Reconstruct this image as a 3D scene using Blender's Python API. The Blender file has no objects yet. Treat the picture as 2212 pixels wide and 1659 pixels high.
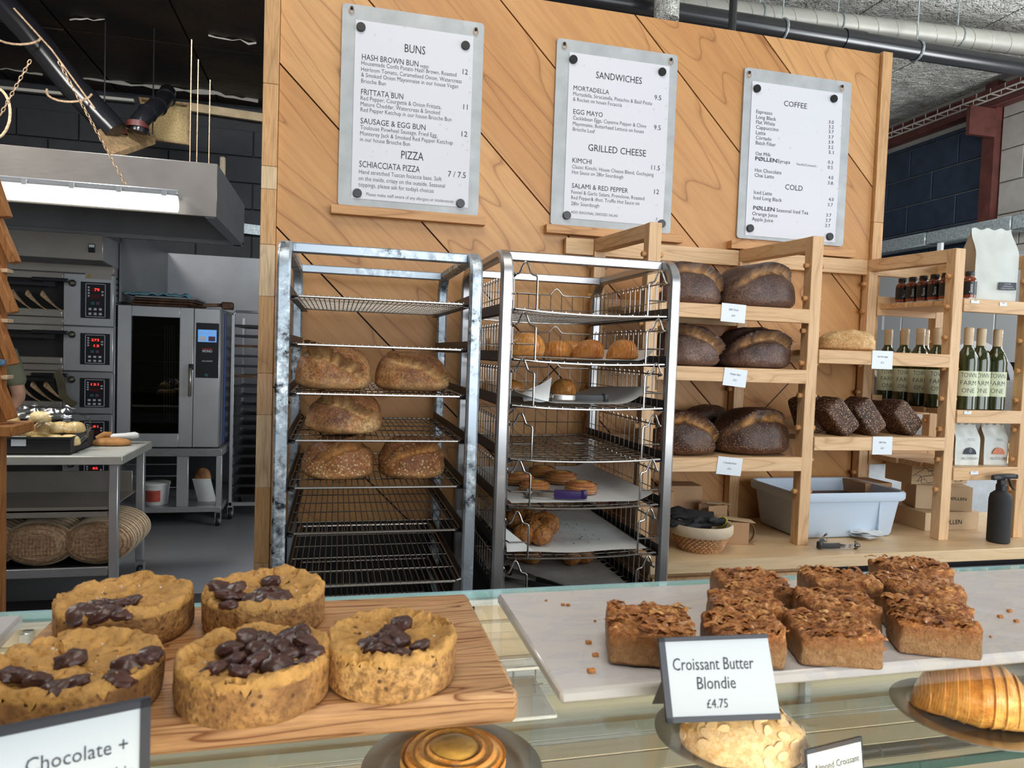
import bpy, math, random
from mathutils import Vector, Matrix, noise

# ------------------------------------------------------------------ camera, world, light, exposure
S = bpy.context.scene
COL = S.collection
FPX, YAW, PITCH, ROLL = 1532.95, 0.241765, 0.043174, 0.035111
EYE = Vector((0, 0, 1.55))
_cy, _sy, _cp, _sp, _cr, _sr = math.cos(YAW), math.sin(YAW), math.cos(PITCH), math.sin(PITCH), math.cos(ROLL), math.sin(ROLL)
FW = Vector((_sy * _cp, _cy * _cp, -_sp))
_rt = Vector((_cy, -_sy, 0)); _up = _rt.cross(FW)
RT = _cr * _rt + _sr * _up
UP = -_sr * _rt + _cr * _up
cam_d = bpy.data.cameras.new('camera')
cam = bpy.data.objects.new('camera', cam_d); COL.objects.link(cam)
m = Matrix((RT, UP, -FW)).transposed().to_4x4(); m.translation = EYE
cam.matrix_world = m
cam_d.sensor_width = 36; cam_d.lens = FPX / 2212 * 36
cam_d.clip_start = 0.02; cam_d.clip_end = 100
cam_d.dof.use_dof = True; cam_d.dof.focus_distance = 2.0; cam_d.dof.aperture_fstop = 15
S.camera = cam
S.view_settings.view_transform = 'Standard'; S.view_settings.look = 'None'
S.view_settings.exposure = 0.0; S.view_settings.gamma = 1; S.view_settings.use_curve_mapping = False
S.render.film_transparent = False
S.cycles.max_bounces = 8; S.cycles.diffuse_bounces = 4; S.cycles.glossy_bounces = 4
S.cycles.transparent_max_bounces = 16; S.cycles.transmission_bounces = 6
S.cycles.sample_clamp_indirect = 4; S.cycles.caustics_reflective = False; S.cycles.caustics_refractive = False
W = bpy.data.worlds.new('overcast_sky'); S.world = W; W.use_nodes = True
bg = W.node_tree.nodes['Background']; bg.inputs[0].default_value = (0.80, 0.90, 1.0, 1); bg.inputs[1].default_value = 1.2

def area(name, loc, target, sx, sy, power, col=(1, 1, 1)):
    l = bpy.data.lights.new(name, 'AREA'); l.shape = 'RECTANGLE'; l.size = sx; l.size_y = sy; l.energy = power; l.color = col
    o = bpy.data.objects.new(name, l); COL.objects.link(o); o.location = loc
    o.rotation_euler = (Vector(target) - Vector(loc)).to_track_quat('-Z', 'Y').to_euler()
    return o
# daylight through the shop front behind the camera, and through the glazing of the right hand wall; last, an added fill
area('shopfront_daylight', (2.4, -4.3, 2.1), (1.0, 2.0, 1.3), 5.4, 3.4, 265, (0.93, 0.97, 1.0))
area('side_window_daylight', (5.6, 0.2, 2.3), (1.0, 2.2, 1.3), 3.0, 2.4, 120, (0.90, 0.96, 1.0))
area('foil_ceiling_fill', (5.7, 2.6, 2.3), (3.2, 5.8, 4.3), 2.6, 1.0, 190, (0.95, 0.98, 1.0))  # added upward fill to brighten the foil ceiling, not a window of the room
# ceiling lamps
area('shop_ceiling_lamp', (0.2, 0.4, 4.1), (0.3, 1.2, 0), 1.6, 1.6, 45, (1.0, 0.93, 0.83))
area('back_bar_lamp', (3.6, 3.8, 3.3), (4.4, 4.6, 1.0), 1.2, 1.2, 60, (0.95, 0.98, 1.0))
area('kitchen_lamp', (-3.0, 3.9, 4.1), (-1.8, 5.6, .6), 1.2, 0.8, 120, (1.0, 0.97, 0.92))
area('oven_aisle_lamp', (-1.0, 4.5, 4.2), (-1.5, 6.3, 0.8), 0.5, 0.5, 100, (0.88, 0.93, 1.0))

# ------------------------------------------------------------------ helpers
def at(px, py, ax, val):
    """the point of the plane axis ax = val that pixel (px, py) of the 2212 x 1659 photograph looks at"""
    d = (px - 1106) * RT - (py - 829.5) * UP + FPX * FW
    return EYE + d * ((val - EYE[ax]) / d[ax])

R = random.Random(7)
WM = {}                                   # world matrix of each top-level object, for parts built in world coordinates

class G:
    """collects geometry in plain lists"""
    def __init__(s): s.v = []; s.f = []; s.att = []
    def add(s, v, f, a=None):
        n = len(s.v); s.v += [tuple(p) for p in v]; s.f += [tuple(i + n for i in q) for q in f]
        s.att += list(a) if a is not None else [0.0] * len(v)
        return s
    def box(s, a, b, c=0.0, M=None):
        x0, y0, z0 = (min(a[i], b[i]) for i in range(3)); x1, y1, z1 = (max(a[i], b[i]) for i in range(3))
        c = min(c, (x1 - x0) * .45, (y1 - y0) * .45, (z1 - z0) * .45)
        X, Y, Z = (x0, x1), (y0, y1), (z0, z1)
        if c <= 0:
            v = [Vector((X[i], Y[j], Z[k])) for i in (0, 1) for j in (0, 1) for k in (0, 1)]
            f = [(0, 1, 3, 2), (4, 6, 7, 5), (0, 4, 5, 1), (2, 3, 7, 6), (0, 2, 6, 4), (1, 5, 7, 3)]
        else:
            v = []; f = []
            def idx(i, j, k, t): return (i * 4 + j * 2 + k) * 3 + t
            for i in (0, 1):
                for j in (0, 1):
                    for k in (0, 1):
                        sx, sy, sz = (c if i == 0 else -c), (c if j == 0 else -c), (c if k == 0 else -c)
                        v.append(Vector((X[i], Y[j] + sy, Z[k] + sz)))
                        v.append(Vector((X[i] + sx, Y[j], Z[k] + sz)))
                        v.append(Vector((X[i] + sx, Y[j] + sy, Z[k])))
            cen = Vector(((x0 + x1) / 2, (y0 + y1) / 2, (z0 + z1) / 2))
            fs = []
            for t in range(3):
                for q in (0, 1):
                    o = [u for u in range(3) if u != t]; ring = []
                    for (a_, b_) in ((0, 0), (1, 0), (1, 1), (0, 1)):
                        ii = [0, 0, 0]; ii[t] = q; ii[o[0]] = a_; ii[o[1]] = b_; ring.append(idx(*ii, t))
                    fs.append(ring)
            for t in range(3):          # edges parallel to axis t
                o = [u for u in range(3) if u != t]
                for (a_, b_) in ((0, 0), (1, 0), (1, 1), (0, 1)):
                    ii = [0, 0, 0]; ii[o[0]] = a_; ii[o[1]] = b_; jj = list(ii); jj[t] = 1
                    fs.append([idx(*ii, o[0]), idx(*jj, o[0]), idx(*jj, o[1]), idx(*ii, o[1])])
            for i in (0, 1):
                for j in (0, 1):
                    for k in (0, 1): fs.append([idx(i, j, k, 0), idx(i, j, k, 1), idx(i, j, k, 2)])
            for q in fs:
                n = (v[q[1]] - v[q[0]]).cross(v[q[2]] - v[q[0]]); m_ = sum((v[i] for i in q), Vector()) / len(q)
                f.append(q if n.dot(m_ - cen) > 0 else q[::-1])
        if M is not None: v = [M @ p for p in v]
        return s.add(v, f)
    def bar(s, p, q, w, h, up=(0, 0, 1), c=0.0):
        """a square bar from p to q, w across, h along up"""
        p = Vector(p); q = Vector(q); d = (q - p); L = d.length; d.normalize(); u = Vector(up)
        if abs(d.dot(u)) > .98: u = Vector((0, 1, 0))
        x = d.cross(u).normalized(); u = x.cross(d)
        M = Matrix((d, x, u)).transposed().to_4x4(); M.translation = p
        return s.box((0, -w / 2, -h / 2), (L, w / 2, h / 2), c, M)
    def ring(s, rings, closed=False, cap=True, a=None):
        """skin a list of rings of equal length"""
        n = len(rings[0]); v = [p for r in rings for p in r]; f = []
        m_ = len(rings)
        for i in range(m_ if closed else m_ - 1):
            i2 = (i + 1) % m_
            for j in range(n): f.append((i * n + j, i * n + (j + 1) % n, i2 * n + (j + 1) % n, i2 * n + j))
        if cap and not closed: f.append(tuple(range(n))[::-1]); f.append(tuple((m_ - 1) * n + j for j in range(n)))
        return s.add(v, f, a)
    def sweep(s, pts, sec, up=(0, 0, 1), closed=False):
        """sweep a list of 2D section points (side, up) along a path"""
        pts = [Vector(p) for p in pts]; n = len(pts); rings = []; u0 = Vector(up)
        for i, p in enumerate(pts):
            a = pts[i - 1] if (i or closed) else p; b = pts[(i + 1) % n] if (i < n - 1 or closed) else p
            d = (b - a).normalized()
            if abs(d.dot(u0)) > .995: x = d.cross(Vector((0.02, 1, 0.01)))
            else: x = d.cross(u0)
            x.normalize(); u = x.cross(d)
            if i == 0: px_ = x
            rings.append([p + x * e[0] + u * e[1] for e in sec])
        return s.ring([r[::-1] for r in rings], closed)
    def tube(s, pts, r, n=6, closed=False):
        pts = [Vector(p) for p in pts]; k = len(pts); rings = []; x = None
        for i, p in enumerate(pts):
            a = pts[i - 1] if (i or closed) else p; b = pts[(i + 1) % k] if (i < k - 1 or closed) else p
            d = (b - a).normalized()
            if x is None: x = d.orthogonal().normalized()
            else:
                x = x - d * x.dot(d)
                x = x.normalized() if x.length > 1e-6 else d.orthogonal().normalized()
            y = d.cross(x); rr = r[i] if isinstance(r, (list, tuple)) else r
            rings.append([p + (x * math.cos(t) + y * math.sin(t)) * rr for t in (2 * math.pi * j / n for j in range(n))])
        return s.ring(rings, closed)
    def lathe(s, prof, c=(0, 0, 0), n=24, sx=1.0, sy=1.0, M=None, cap=True):
        rings = [[Vector((c[0] + r * math.cos(t) * sx, c[1] + r * math.sin(t) * sy, c[2] + z)) for t in (2 * math.pi * j / n for j in range(n))] for r, z in prof]
        if M is not None: rings = [[M @ p for p in r] for r in rings]
        return s.ring(rings, False, cap)
    def grid(s, P, nu, nv, thick=0):
        """P(u,v) -> point, u and v in 0..1; thick > 0 gives it a back"""
        v = [P(i / nu, j / nv) for i in range(nu + 1) for j in range(nv + 1)]; w = nv + 1
        f = [(i * w + j, (i + 1) * w + j, (i + 1) * w + j + 1, i * w + j + 1) for i in range(nu) for j in range(nv)]
        if thick:
            N = len(v); v2 = []
            for i in range(nu + 1):
                for j in range(nv + 1):
                    a = v[min(i + 1, nu) * w + j] - v[max(i - 1, 0) * w + j]; b = v[i * w + min(j + 1, nv)] - v[i * w + max(j - 1, 0)]
                    v2.append(v[i * w + j] - a.cross(b).normalized() * thick)
            f += [tuple(k + N for k in q[::-1]) for q in f]
            e = [i * w for i in range(nu + 1)]; e2 = [i * w + nv for i in range(nu + 1)]
            for L, fl in ((e, 0), (e2, 1), (list(range(w)), 1), ([nu * w + j for j in range(w)], 0)):
                for p, q in zip(L, L[1:]):
                    f.append((p, p + N, q + N, q) if fl else (p, q, q + N, p + N))
            v = v + v2
        return s.add(v, f)

def obj(name, g, mat, parent=None, smooth=True, local=False, origin=None, angle=38):
    """ONE mesh object; world coordinates unless local"""
    me = bpy.data.meshes.new(name)
    v = g.v
    if parent is not None and not local:
        t = parent
        while t.parent is not None: t = t.parent
        Mi = WM[t.name].inverted(); v = [Mi @ Vector(p) for p in v]
    elif parent is None and not local:
        if origin is None:
            xs = [p[0] for p in v]; ys = [p[1] for p in v]; zs = [p[2] for p in v]
            origin = ((min(xs) + max(xs)) / 2, (min(ys) + max(ys)) / 2, min(zs))
        o_ = Vector(origin); v = [Vector(p) - o_ for p in v]
    me.from_pydata(v, [], g.f)
    if any(g.att):
        a = me.attributes.new('tone', 'FLOAT', 'POINT'); a.data.foreach_set('value', g.att)
    for mm in (mat if isinstance(mat, (list, tuple)) else [mat]): me.materials.append(mm)
    me.polygons.foreach_set('use_smooth', [smooth] * len(me.polygons))
    if smooth: me.set_sharp_from_angle(angle=math.radians(angle))
    me.update()
    o = bpy.data.objects.new(name, me); COL.objects.link(o)
    if parent is not None: o.parent = parent
    elif not local: o.location = origin; WM[o.name] = Matrix.Translation(Vector(origin))
    else: WM[o.name] = Matrix.Identity(4)
    return o
def tag(o, label, cat, group=None):
    o['label'] = label; o['category'] = cat
    if group: o['group'] = group
    return o
def thing(name, label, cat, loc=(0, 0, 0), rz=0.0, group=None):
    o = bpy.data.objects.new(name, None); COL.objects.link(o); o.empty_display_size = .05
    place(o, loc, rz)
    return tag(o, label, cat, group)
def place(o, loc, rz=0.0, rx=0.0, ry=0.0):
    o.location = loc; o.rotation_euler = (rx, ry, rz)
    from mathutils import Euler
    M = Euler((rx, ry, rz)).to_matrix().to_4x4(); M.translation = Vector(loc); WM[o.name] = M
    return o
def struct(name, g, mat, **k):
    o = obj(name, g, mat, **k); o['kind'] = 'structure'; return o
def kids(o): return [c for c in ALLK.get(o.name, [])]
ALLK = {}
def dup(root, loc, rz, label, rx=0.0, ry=0.0, scale=None):
    r = root.copy(); COL.objects.link(r); place(r, loc, rz, rx, ry)
    if label: r['label'] = label
    if scale: r.scale = scale
    for ch in list(root.children):
        c = ch.copy(); COL.objects.link(c); c.parent = r
        for g_ in ch.children:
            d = g_.copy(); COL.objects.link(d); d.parent = c
    return r

# ------------------------------------------------------------------ materials
def N(nt, t, **k):
    n = nt.nodes.new(t)
    for a, b in k.items():
        if a.startswith('i_'):
            key = a[2:]; n.inputs[int(key) if key.isdigit() else key.replace('_', ' ')].default_value = b
        else: setattr(n, a, b)
    return n
def base_mat(name, rough=.5, metal=0.0, col=(.5, .5, .5), spec=.5, coat=0.0):
    m = bpy.data.materials.new(name); m.use_nodes = True; b = m.node_tree.nodes['Principled BSDF']
    b.inputs['Roughness'].default_value = rough; b.inputs['Metallic'].default_value = metal
    b.inputs['Base Color'].default_value = (*col, 1); b.inputs['Specular IOR Level'].default_value = spec
    b.inputs['Coat Weight'].default_value = coat; b.inputs['Coat Roughness'].default_value = .2
    return m, m.node_tree, b
def coords(nt, scale=(1, 1, 1), rot=(0, 0, 0), rnd=0.0, kind='Object'):
    tc = N(nt, 'ShaderNodeTexCoord'); mp = N(nt, 'ShaderNodeMapping'); L = nt.links
    mp.inputs['Scale'].default_value = scale; mp.inputs['Rotation'].default_value = rot
    src = tc.outputs[kind]
    if rnd:
        oi = N(nt, 'ShaderNodeObjectInfo'); ml = N(nt, 'ShaderNodeMath', operation='MULTIPLY', i_1=rnd)
        L.new(oi.outputs['Random'], ml.inputs[0]); ad = N(nt, 'ShaderNodeVectorMath', operation='ADD')
        L.new(src, ad.inputs[0]); L.new(ml.outputs[0], ad.inputs[1]); src = ad.outputs[0]
    L.new(src, mp.inputs['Vector']); return mp.outputs[0]
def ramp(nt, src, stops):
    r = N(nt, 'ShaderNodeValToRGB'); e = r.color_ramp.elements
    while len(e) < len(stops): e.new(.5)
    for i, (p, c) in enumerate(stops): e[i].position = p; e[i].color = (*c, 1) if len(c) == 3 else c
    nt.links.new(src, r.inputs[0]); return r.outputs[0]
def mixc(nt, fac, a, b, mode='MIX'):
    x = N(nt, 'ShaderNodeMix', data_type='RGBA', blend_type=mode); L = nt.links
    for v, i in ((fac, 0), (a, 6), (b, 7)):
        if isinstance(v, (int, float)): x.inputs[i].default_value = v
        elif isinstance(v, tuple): x.inputs[i].default_value = (*v, 1)
        else: L.new(v, x.inputs[i])
    return x.outputs[2]
def bump(nt, b, src, strength, dist=.002):
    n = N(nt, 'ShaderNodeBump'); n.inputs['Strength'].default_value = strength; n.inputs['Distance'].default_value = dist
    nt.links.new(src, n.inputs['Height'])
    if b.inputs['Normal'].links: nt.links.new(b.inputs['Normal'].links[0].from_socket, n.inputs['Normal'])
    nt.links.new(n.outputs[0], b.inputs['Normal'])
def noise_(nt, vec, scale, detail=4, rough=.55, dist=0.0):
    n = N(nt, 'ShaderNodeTexNoise'); n.inputs['Scale'].default_value = scale; n.inputs['Detail'].default_value = detail
    n.inputs['Roughness'].default_value = rough; n.inputs['Distortion'].default_value = dist
    nt.links.new(vec, n.inputs['Vector']); return n.outputs[0]
def flat(name, col, rough=.5, metal=0.0, bmp=0.0, bs=60, spec=.5, coat=0.0, var=0.0, vs=8, bd=.001, aniso=None):
    m, nt, b = base_mat(name, rough, metal, col, spec, coat)
    v = coords(nt, aniso or (1, 1, 1))
    if var:
        n = noise_(nt, v, vs, 5); c = ramp(nt, n, [(.3, tuple(x * (1 - var) for x in col)), (.7, tuple(min(1, x * (1 + var)) for x in col))])
        nt.links.new(c, b.inputs['Base Color'])
    if bmp: bump(nt, b, noise_(nt, v, bs, 3), bmp, bd)
    return m
def emit(name, col, st):
    m = bpy.data.materials.new(name); m.use_nodes = True; nt = m.node_tree; b = nt.nodes['Principled BSDF']
    b.inputs['Base Color'].default_value = (*col, 1); b.inputs['Emission Color'].default_value = (*col, 1); b.inputs['Emission Strength'].default_value = st
    return m
def wood(name, c1, c2, line, grain='z', s=1.0, rough=.45, rnd=9.0, rings=9.0, lw=.12, lines=.8, spec=.35, thin=False, pf=.35):
    """contour lines of a stretched noise read as growth rings; fine pores over them"""
    m, nt, b = base_mat(name, rough, 0, c1, spec)
    st = {'x': (.55, 5, 5), 'y': (5, .55, 5), 'z': (5, 5, .55)}.get(grain)
    rot = (0, 0, 0)
    if grain == 'd': st = (.42, 3.2, 3.2)
    L = nt.links
    if grain == 'd':                    # along the direction (1, 0, -1)
        v0 = coords(nt, (1, 1, 1), (0, math.radians(-45), 0), rnd)
        mp = N(nt, 'ShaderNodeMapping'); mp.inputs['Scale'].default_value = tuple(x * s for x in st); L.new(v0, mp.inputs[0]); v = mp.outputs[0]
    else: v = coords(nt, tuple(x * s for x in st), rot, rnd)
    n = noise_(nt, v, 1.0, 2.0, .45, .35)
    mu = N(nt, 'ShaderNodeMath', operation='MULTIPLY', i_1=rings); L.new(n, mu.inputs[0])
    fr = N(nt, 'ShaderNodeMath', operation='FRACT'); L.new(mu.outputs[0], fr.inputs[0])
    tri = N(nt, 'ShaderNodeMath', operation='PINGPONG', i_1=.5); L.new(mu.outputs[0], tri.inputs[0])
    lin = ramp(nt, fr.outputs[0], [(0.0, (1, 1, 1)), (lw, (.25, .25, .25)), (.55, (0, 0, 0)), (.93, (.25, .25, .25)), (1.0, (1, 1, 1))])
    if thin: lin = ramp(nt, fr.outputs[0], [(0.0, (.85,) * 3), (lw, (.12,) * 3), (lw * 2.2, (0, 0, 0)), (.90, (0, 0, 0)), (1.0, (.35,) * 3)])
    big = noise_(nt, v, .6, 2)
    col = mixc(nt, ramp(nt, big, [(.35, (0, 0, 0)), (.65, (1, 1, 1))]), c1, c2)
    f2 = N(nt, 'ShaderNodeMath', operation='MULTIPLY', i_1=lines); L.new(lin, f2.inputs[0])
    col = mixc(nt, f2.outputs[0], col, line)
    mp2 = N(nt, 'ShaderNodeMapping'); mp2.inputs['Scale'].default_value = (5, 9, 9) if grain in 'xd' else ((9, 5, 9) if grain == 'y' else (9, 9, 5)); L.new(v, mp2.inputs[0])
    pore = noise_(nt, mp2.outputs[0], 2.2, 3, .6)
    col = mixc(nt, ramp(nt, pore, [(.35, (pf, pf, pf)), (.6, (0, 0, 0))]), col, line, 'MULTIPLY')
    L.new(col, b.inputs['Base Color']); bump(nt, b, pore, .15, .0006)
    return m
def steel(name, col=(.55, .56, .58), rough=.3, grain='x', amt=.35, var=.0):
    m, nt, b = base_mat(name, rough, 1.0 if 'wire' in name or 'rack' in name else .72, col)
    sc = {'x': (3, 420, 420), 'z': (420, 420, 3), 'y': (420, 3, 420)}[grain]; amt *= .5
    n = noise_(nt, coords(nt, sc), 3.0, 3)
    r = ramp(nt, n, [(.3, (rough * (1 - amt),) * 3), (.7, (min(1, rough * (1 + amt)),) * 3)]); nt.links.new(r, b.inputs['Roughness'])
    big = noise_(nt, coords(nt), 4.0, 4)
    nt.links.new(ramp(nt, big, [(.3, tuple(x * (.86 - var) for x in col)), (.7, col)]), b.inputs['Base Color'])
    return m
def worn(name):
    """galvanised tube with white oxide bloom and black flakes"""
    m, nt, b = base_mat(name, .42, .75, (.45, .5, .54))
    v = coords(nt); n = noise_(nt, v, 55, 4, .65); n2 = noise_(nt, v, 7, 3)
    c = ramp(nt, n, [(.38, (.035, .04, .045)), (.45, (.28, .32, .35)), (.56, (.45, .53, .58)), (.64, (.85, .92, .96))])
    c = mixc(nt, ramp(nt, n2, [(.4, (0, 0, 0)), (.6, (1, 1, 1))]), (.40, .46, .52), c)
    nt.links.new(c, b.inputs['Base Color']); bump(nt, b, n, .2, .0008)
    return m
def crust(name, dark, mid, light, seed=None, cut=0.0, rough=.62, s=1.0, tonecol=(.75, .45, .18), seedscale=110, flour=0.0, bmp=.6, topdark=0.0):
    """baked crust: blotches, fine speckle, lighter where attribute tone says the dough tore open; optional seeds"""
    m, nt, b = base_mat(name, rough, 0, mid, .4); L = nt.links
    v = coords(nt, (1, 1, 1), rnd=5.0)
    n1 = noise_(nt, v, 11 * s, 3); n2 = noise_(nt, v, 160 * s, 3, .7); n3 = noise_(nt, v, 45 * s, 4, .6)
    c = ramp(nt, n1, [(.32, dark), (.5, mid), (.68, light)])
    c = mixc(nt, ramp(nt, n2, [(.38, (.75,) * 3), (.6, (0, 0, 0))]), c, dark)
    c = mixc(nt, ramp(nt, n3, [(.55, (0, 0, 0)), (.75, (.45,) * 3)]), c, light)
    if flour: c = mixc(nt, ramp(nt, noise_(nt, v, 260 * s, 2, .7), [(.5, (0, 0, 0)), (.68, (flour,) * 3)]), c, (.80, .68, .52))
    h = n2
    if seed:
        vo = N(nt, 'ShaderNodeTexVoronoi'); vo.inputs['Scale'].default_value = seedscale; L.new(v, vo.inputs['Vector'])
        hz = ramp(nt, vo.outputs['Distance'], [(.15, (1, 1, 1)), (.42, (0, 0, 0))])
        sep = N(nt, 'ShaderNodeSeparateColor'); L.new(vo.outputs['Color'], sep.inputs[0])
        pk = ramp(nt, sep.outputs[0], [(cut * .9, (.25 if not cut else 0,) * 3), (max(.5, cut), (.75,) * 3), (1, (1, 1, 1))])
        f = mixc(nt, 1.0, hz, pk, 'MULTIPLY')
        c = mixc(nt, f, c, seed); bump(nt, b, hz, .7, .0012)
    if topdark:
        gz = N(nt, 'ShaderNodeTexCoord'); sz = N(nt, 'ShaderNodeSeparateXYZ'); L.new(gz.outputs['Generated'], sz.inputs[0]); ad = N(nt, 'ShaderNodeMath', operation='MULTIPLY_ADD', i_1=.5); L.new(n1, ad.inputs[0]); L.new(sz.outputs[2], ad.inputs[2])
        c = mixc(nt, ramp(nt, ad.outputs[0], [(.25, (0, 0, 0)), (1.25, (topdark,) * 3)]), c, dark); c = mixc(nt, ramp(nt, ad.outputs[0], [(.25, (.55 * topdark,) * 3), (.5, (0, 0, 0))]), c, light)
    at_ = N(nt, 'ShaderNodeAttribute'); at_.attribute_name = 'tone'
    c = mixc(nt, at_.outputs['Fac'], c, mixc(nt, ramp(nt, n3, [(.35, (0,) * 3), (.7, (1,) * 3)]), tonecol, tuple(x * .6 for x in tonecol)))
    L.new(c, b.inputs['Base Color']); bump(nt, b, n2, bmp, .0012); bump(nt, b, n3, bmp * .8, .003)
    return m
def thin_glass(name, tint=(.93, .98, .97), ior=1.45, rough=0.0):
    m = bpy.data.materials.new(name); m.use_nodes = True; nt = m.node_tree; nt.nodes.clear(); L = nt.links
    o = N(nt, 'ShaderNodeOutputMaterial'); t = N(nt, 'ShaderNodeBsdfTransparent'); g_ = N(nt, 'ShaderNodeBsdfGlossy'); x = N(nt, 'ShaderNodeMixShader'); fr = N(nt, 'ShaderNodeFresnel')
    t.inputs[0].default_value = (*tint, 1); g_.inputs['Roughness'].default_value = rough; fr.inputs[0].default_value = ior
    ge = N(nt, 'ShaderNodeNewGeometry'); iv = N(nt, 'ShaderNodeMath', operation='SUBTRACT', i_0=1.0); L.new(ge.outputs['Backfacing'], iv.inputs[1])
    ml = N(nt, 'ShaderNodeMath', operation='MULTIPLY'); L.new(fr.outputs[0], ml.inputs[0]); L.new(iv.outputs[0], ml.inputs[1]); L.new(ml.outputs[0], x.inputs[0]); L.new(t.outputs[0], x.inputs[1]); L.new(g_.outputs[0], x.inputs[2]); L.new(x.outputs[0], o.inputs[0])
    return m

OAK = dict(c1=(.76, .52, .30), c2=(.66, .42, .22), line=(.40, .22, .09), pf=.2)
M_ply = wood('ply_veneer', (.63, .345, .140), (.53, .262, .095), (.23, .078, .023), 'd', .95, .42, 23.0, 15.0, .045, .85, thin=True, pf=.16)
M_oak_x = wood('oak_along_x', **OAK, grain='x', s=2.2, lines=.6)
M_oak_y = wood('oak_along_y', **OAK, grain='y', s=2.2, lines=.6)
M_oak_z = wood('oak_along_z', **OAK, grain='z', s=2.2, lines=.5)
M_counter = wood('ply_counter', (.72, .54, .33), (.66, .47, .27), (.42, .26, .12), 'x', 1.6, .4, 9.0, 8, .06, .4, thin=True, pf=.15)
M_ledge = wood('ledge_wood', (.66, .37, .16), (.58, .30, .12), (.34, .15, .05), 'x', 2.0, pf=.2)
M_board = wood('board_wood', (.64, .41, .21), (.50, .26, .11), (.17, .055, .015), 'x', 4.2, .45, 9, 17, .20, 1.0, pf=.3)
M_blk = [wood('timber_%s' % n_, c, tuple(x * .88 for x in c), tuple(x * .45 for x in c), 'z', 2.4, rings=7, lines=.45) for n_, c in
         (('pale', (.78, .58, .36)), ('warm', (.68, .40, .18)), ('rosy', (.74, .47, .26)))]
M_rack_wood = wood('orange_rack_wood', (.50, .22, .07), (.42, .17, .05), (.24, .085, .02), 'z', 2.0)
M_steel = steel('brushed_steel'); M_steel_z = steel('brushed_steel_upright', (.66, .68, .71), grain='z', rough=.36)
M_steel_w = steel('warm_brushed_steel', (.46, .43, .39), .40)
M_steel_dk = steel('grey_steel_sheet', (.40, .41, .43), .45); M_chrome = steel('chrome_wire', (.40, .38, .36), .24)
M_rack2 = steel('rack_steel', (.50, .50, .51), .34, 'z'); M_worn = worn('worn_galvanised')
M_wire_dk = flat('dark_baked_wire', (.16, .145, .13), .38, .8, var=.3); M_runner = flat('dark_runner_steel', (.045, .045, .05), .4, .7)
M_black = flat('black_plastic', (.012, .012, .014), .42); M_rubber = flat('matt_black', (.016, .016, .017), .75, bmp=.2)
M_navy = flat('navy_paint', (.016, .028, .050), .6, bmp=.5, bs=90, var=.25)
M_kblk = flat('black_block_paint', (.010, .011, .014), .65, bmp=.5, bs=70, var=.3)
M_grey = flat('grey_board', (.40, .42, .43), .55, .25, bmp=.15, bs=200, var=.14, vs=14)
M_paper = flat('menu_paper', (.66, .66, .70), .5); M_card = flat('white_card', (.74, .80, .86), .5)
M_ink = flat('ink', (.02, .02, .028), .7); M_white = flat('white_plastic', (.72, .74, .75), .35)
M_magnet = flat('magnet_black', (.008, .008, .009), .3)
M_cardfr = flat('card_frame_navy', (.015, .019, .032), .45)
print('p1 ok')
# ------------------------------------------------------------------ text
_ts = bpy.data.scenes.new('lettering_workspace'); _tc = {}
def glyphs(s, bold=0.0):
    k = (s, bold)
    if k not in _tc:
        cu = bpy.data.curves.new('t', 'FONT'); cu.body = s; cu.size = 1; cu.resolution_u = 2; cu.offset = bold
        o = bpy.data.objects.new('t', cu); _ts.collection.objects.link(o); _ts.view_layers[0].update()
        dg = _ts.view_layers[0].depsgraph; e = o.evaluated_get(dg); me = e.to_mesh()
        v = [tuple(p.co) for p in me.vertices]; f = [tuple(p.vertices) for p in me.polygons]; e.to_mesh_clear()
        _ts.collection.objects.unlink(o); bpy.data.objects.remove(o); bpy.data.curves.remove(cu)
        _tc[k] = (v, f)
    return _tc[k]
CAP = max(p[1] for p in glyphs('H')[0])
def text(g, s, pos, width, cap, right=(1, 0, 0), up=(0, 0, 1), align='l', bold=0.0):
    """add a line of lettering; pos is its baseline start (or centre), cap the capital height; width None keeps the face's own"""
    v, f = glyphs(s, bold)
    if not v: return
    x0 = min(p[0] for p in v); x1 = max(p[0] for p in v); sy = cap / CAP; sx = (width / (x1 - x0)) if width else sy
    r = Vector(right); u = Vector(up); pos = Vector(pos)
    off = {'l': x0, 'c': (x0 + x1) / 2, 'r': x1}[align]
    g.add([pos + r * ((p[0] - off) * sx) + u * (p[1] * sy) for p in v], f)

# ------------------------------------------------------------------ the setting
WY = 2.35
m, nt, b = base_mat('floor_vinyl', .38, 0, (.2, .205, .215)); v = coords(nt)
nt.links.new(ramp(nt, noise_(nt, v, 140, 2, .7), [(.35, (.15, .155, .165)), (.65, (.24, .245, .26))]), b.inputs['Base Color']); M_floor = m
M_plaster = flat('grey_plaster', (.33, .32, .30), .8, bmp=.3, bs=40, var=.12, vs=3)
struct('floor', G().box((-5, -4.6, -.1), (6.2, 9, 0)), M_floor)
struct('wall_left', G().box((-5.2, -4.6, 0), (-5, 9, 4.3)), M_plaster)
fw = struct('wall_front', G().box((-5, -4.8, 0), (6.2, -4.6, .7)).box((-5, -4.8, 3.9), (6.2, -4.6, 4.4)).box((-5, -4.8, .7), (-2, -4.6, 3.9)).box((5, -4.8, .7), (6.2, -4.6, 3.9)), M_plaster)
for x in (-.2, 1.5, 3.2): obj('mullion', G().box((x, -4.75, .7), (x + .06, -4.65, 3.9)), M_black, fw)

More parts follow.
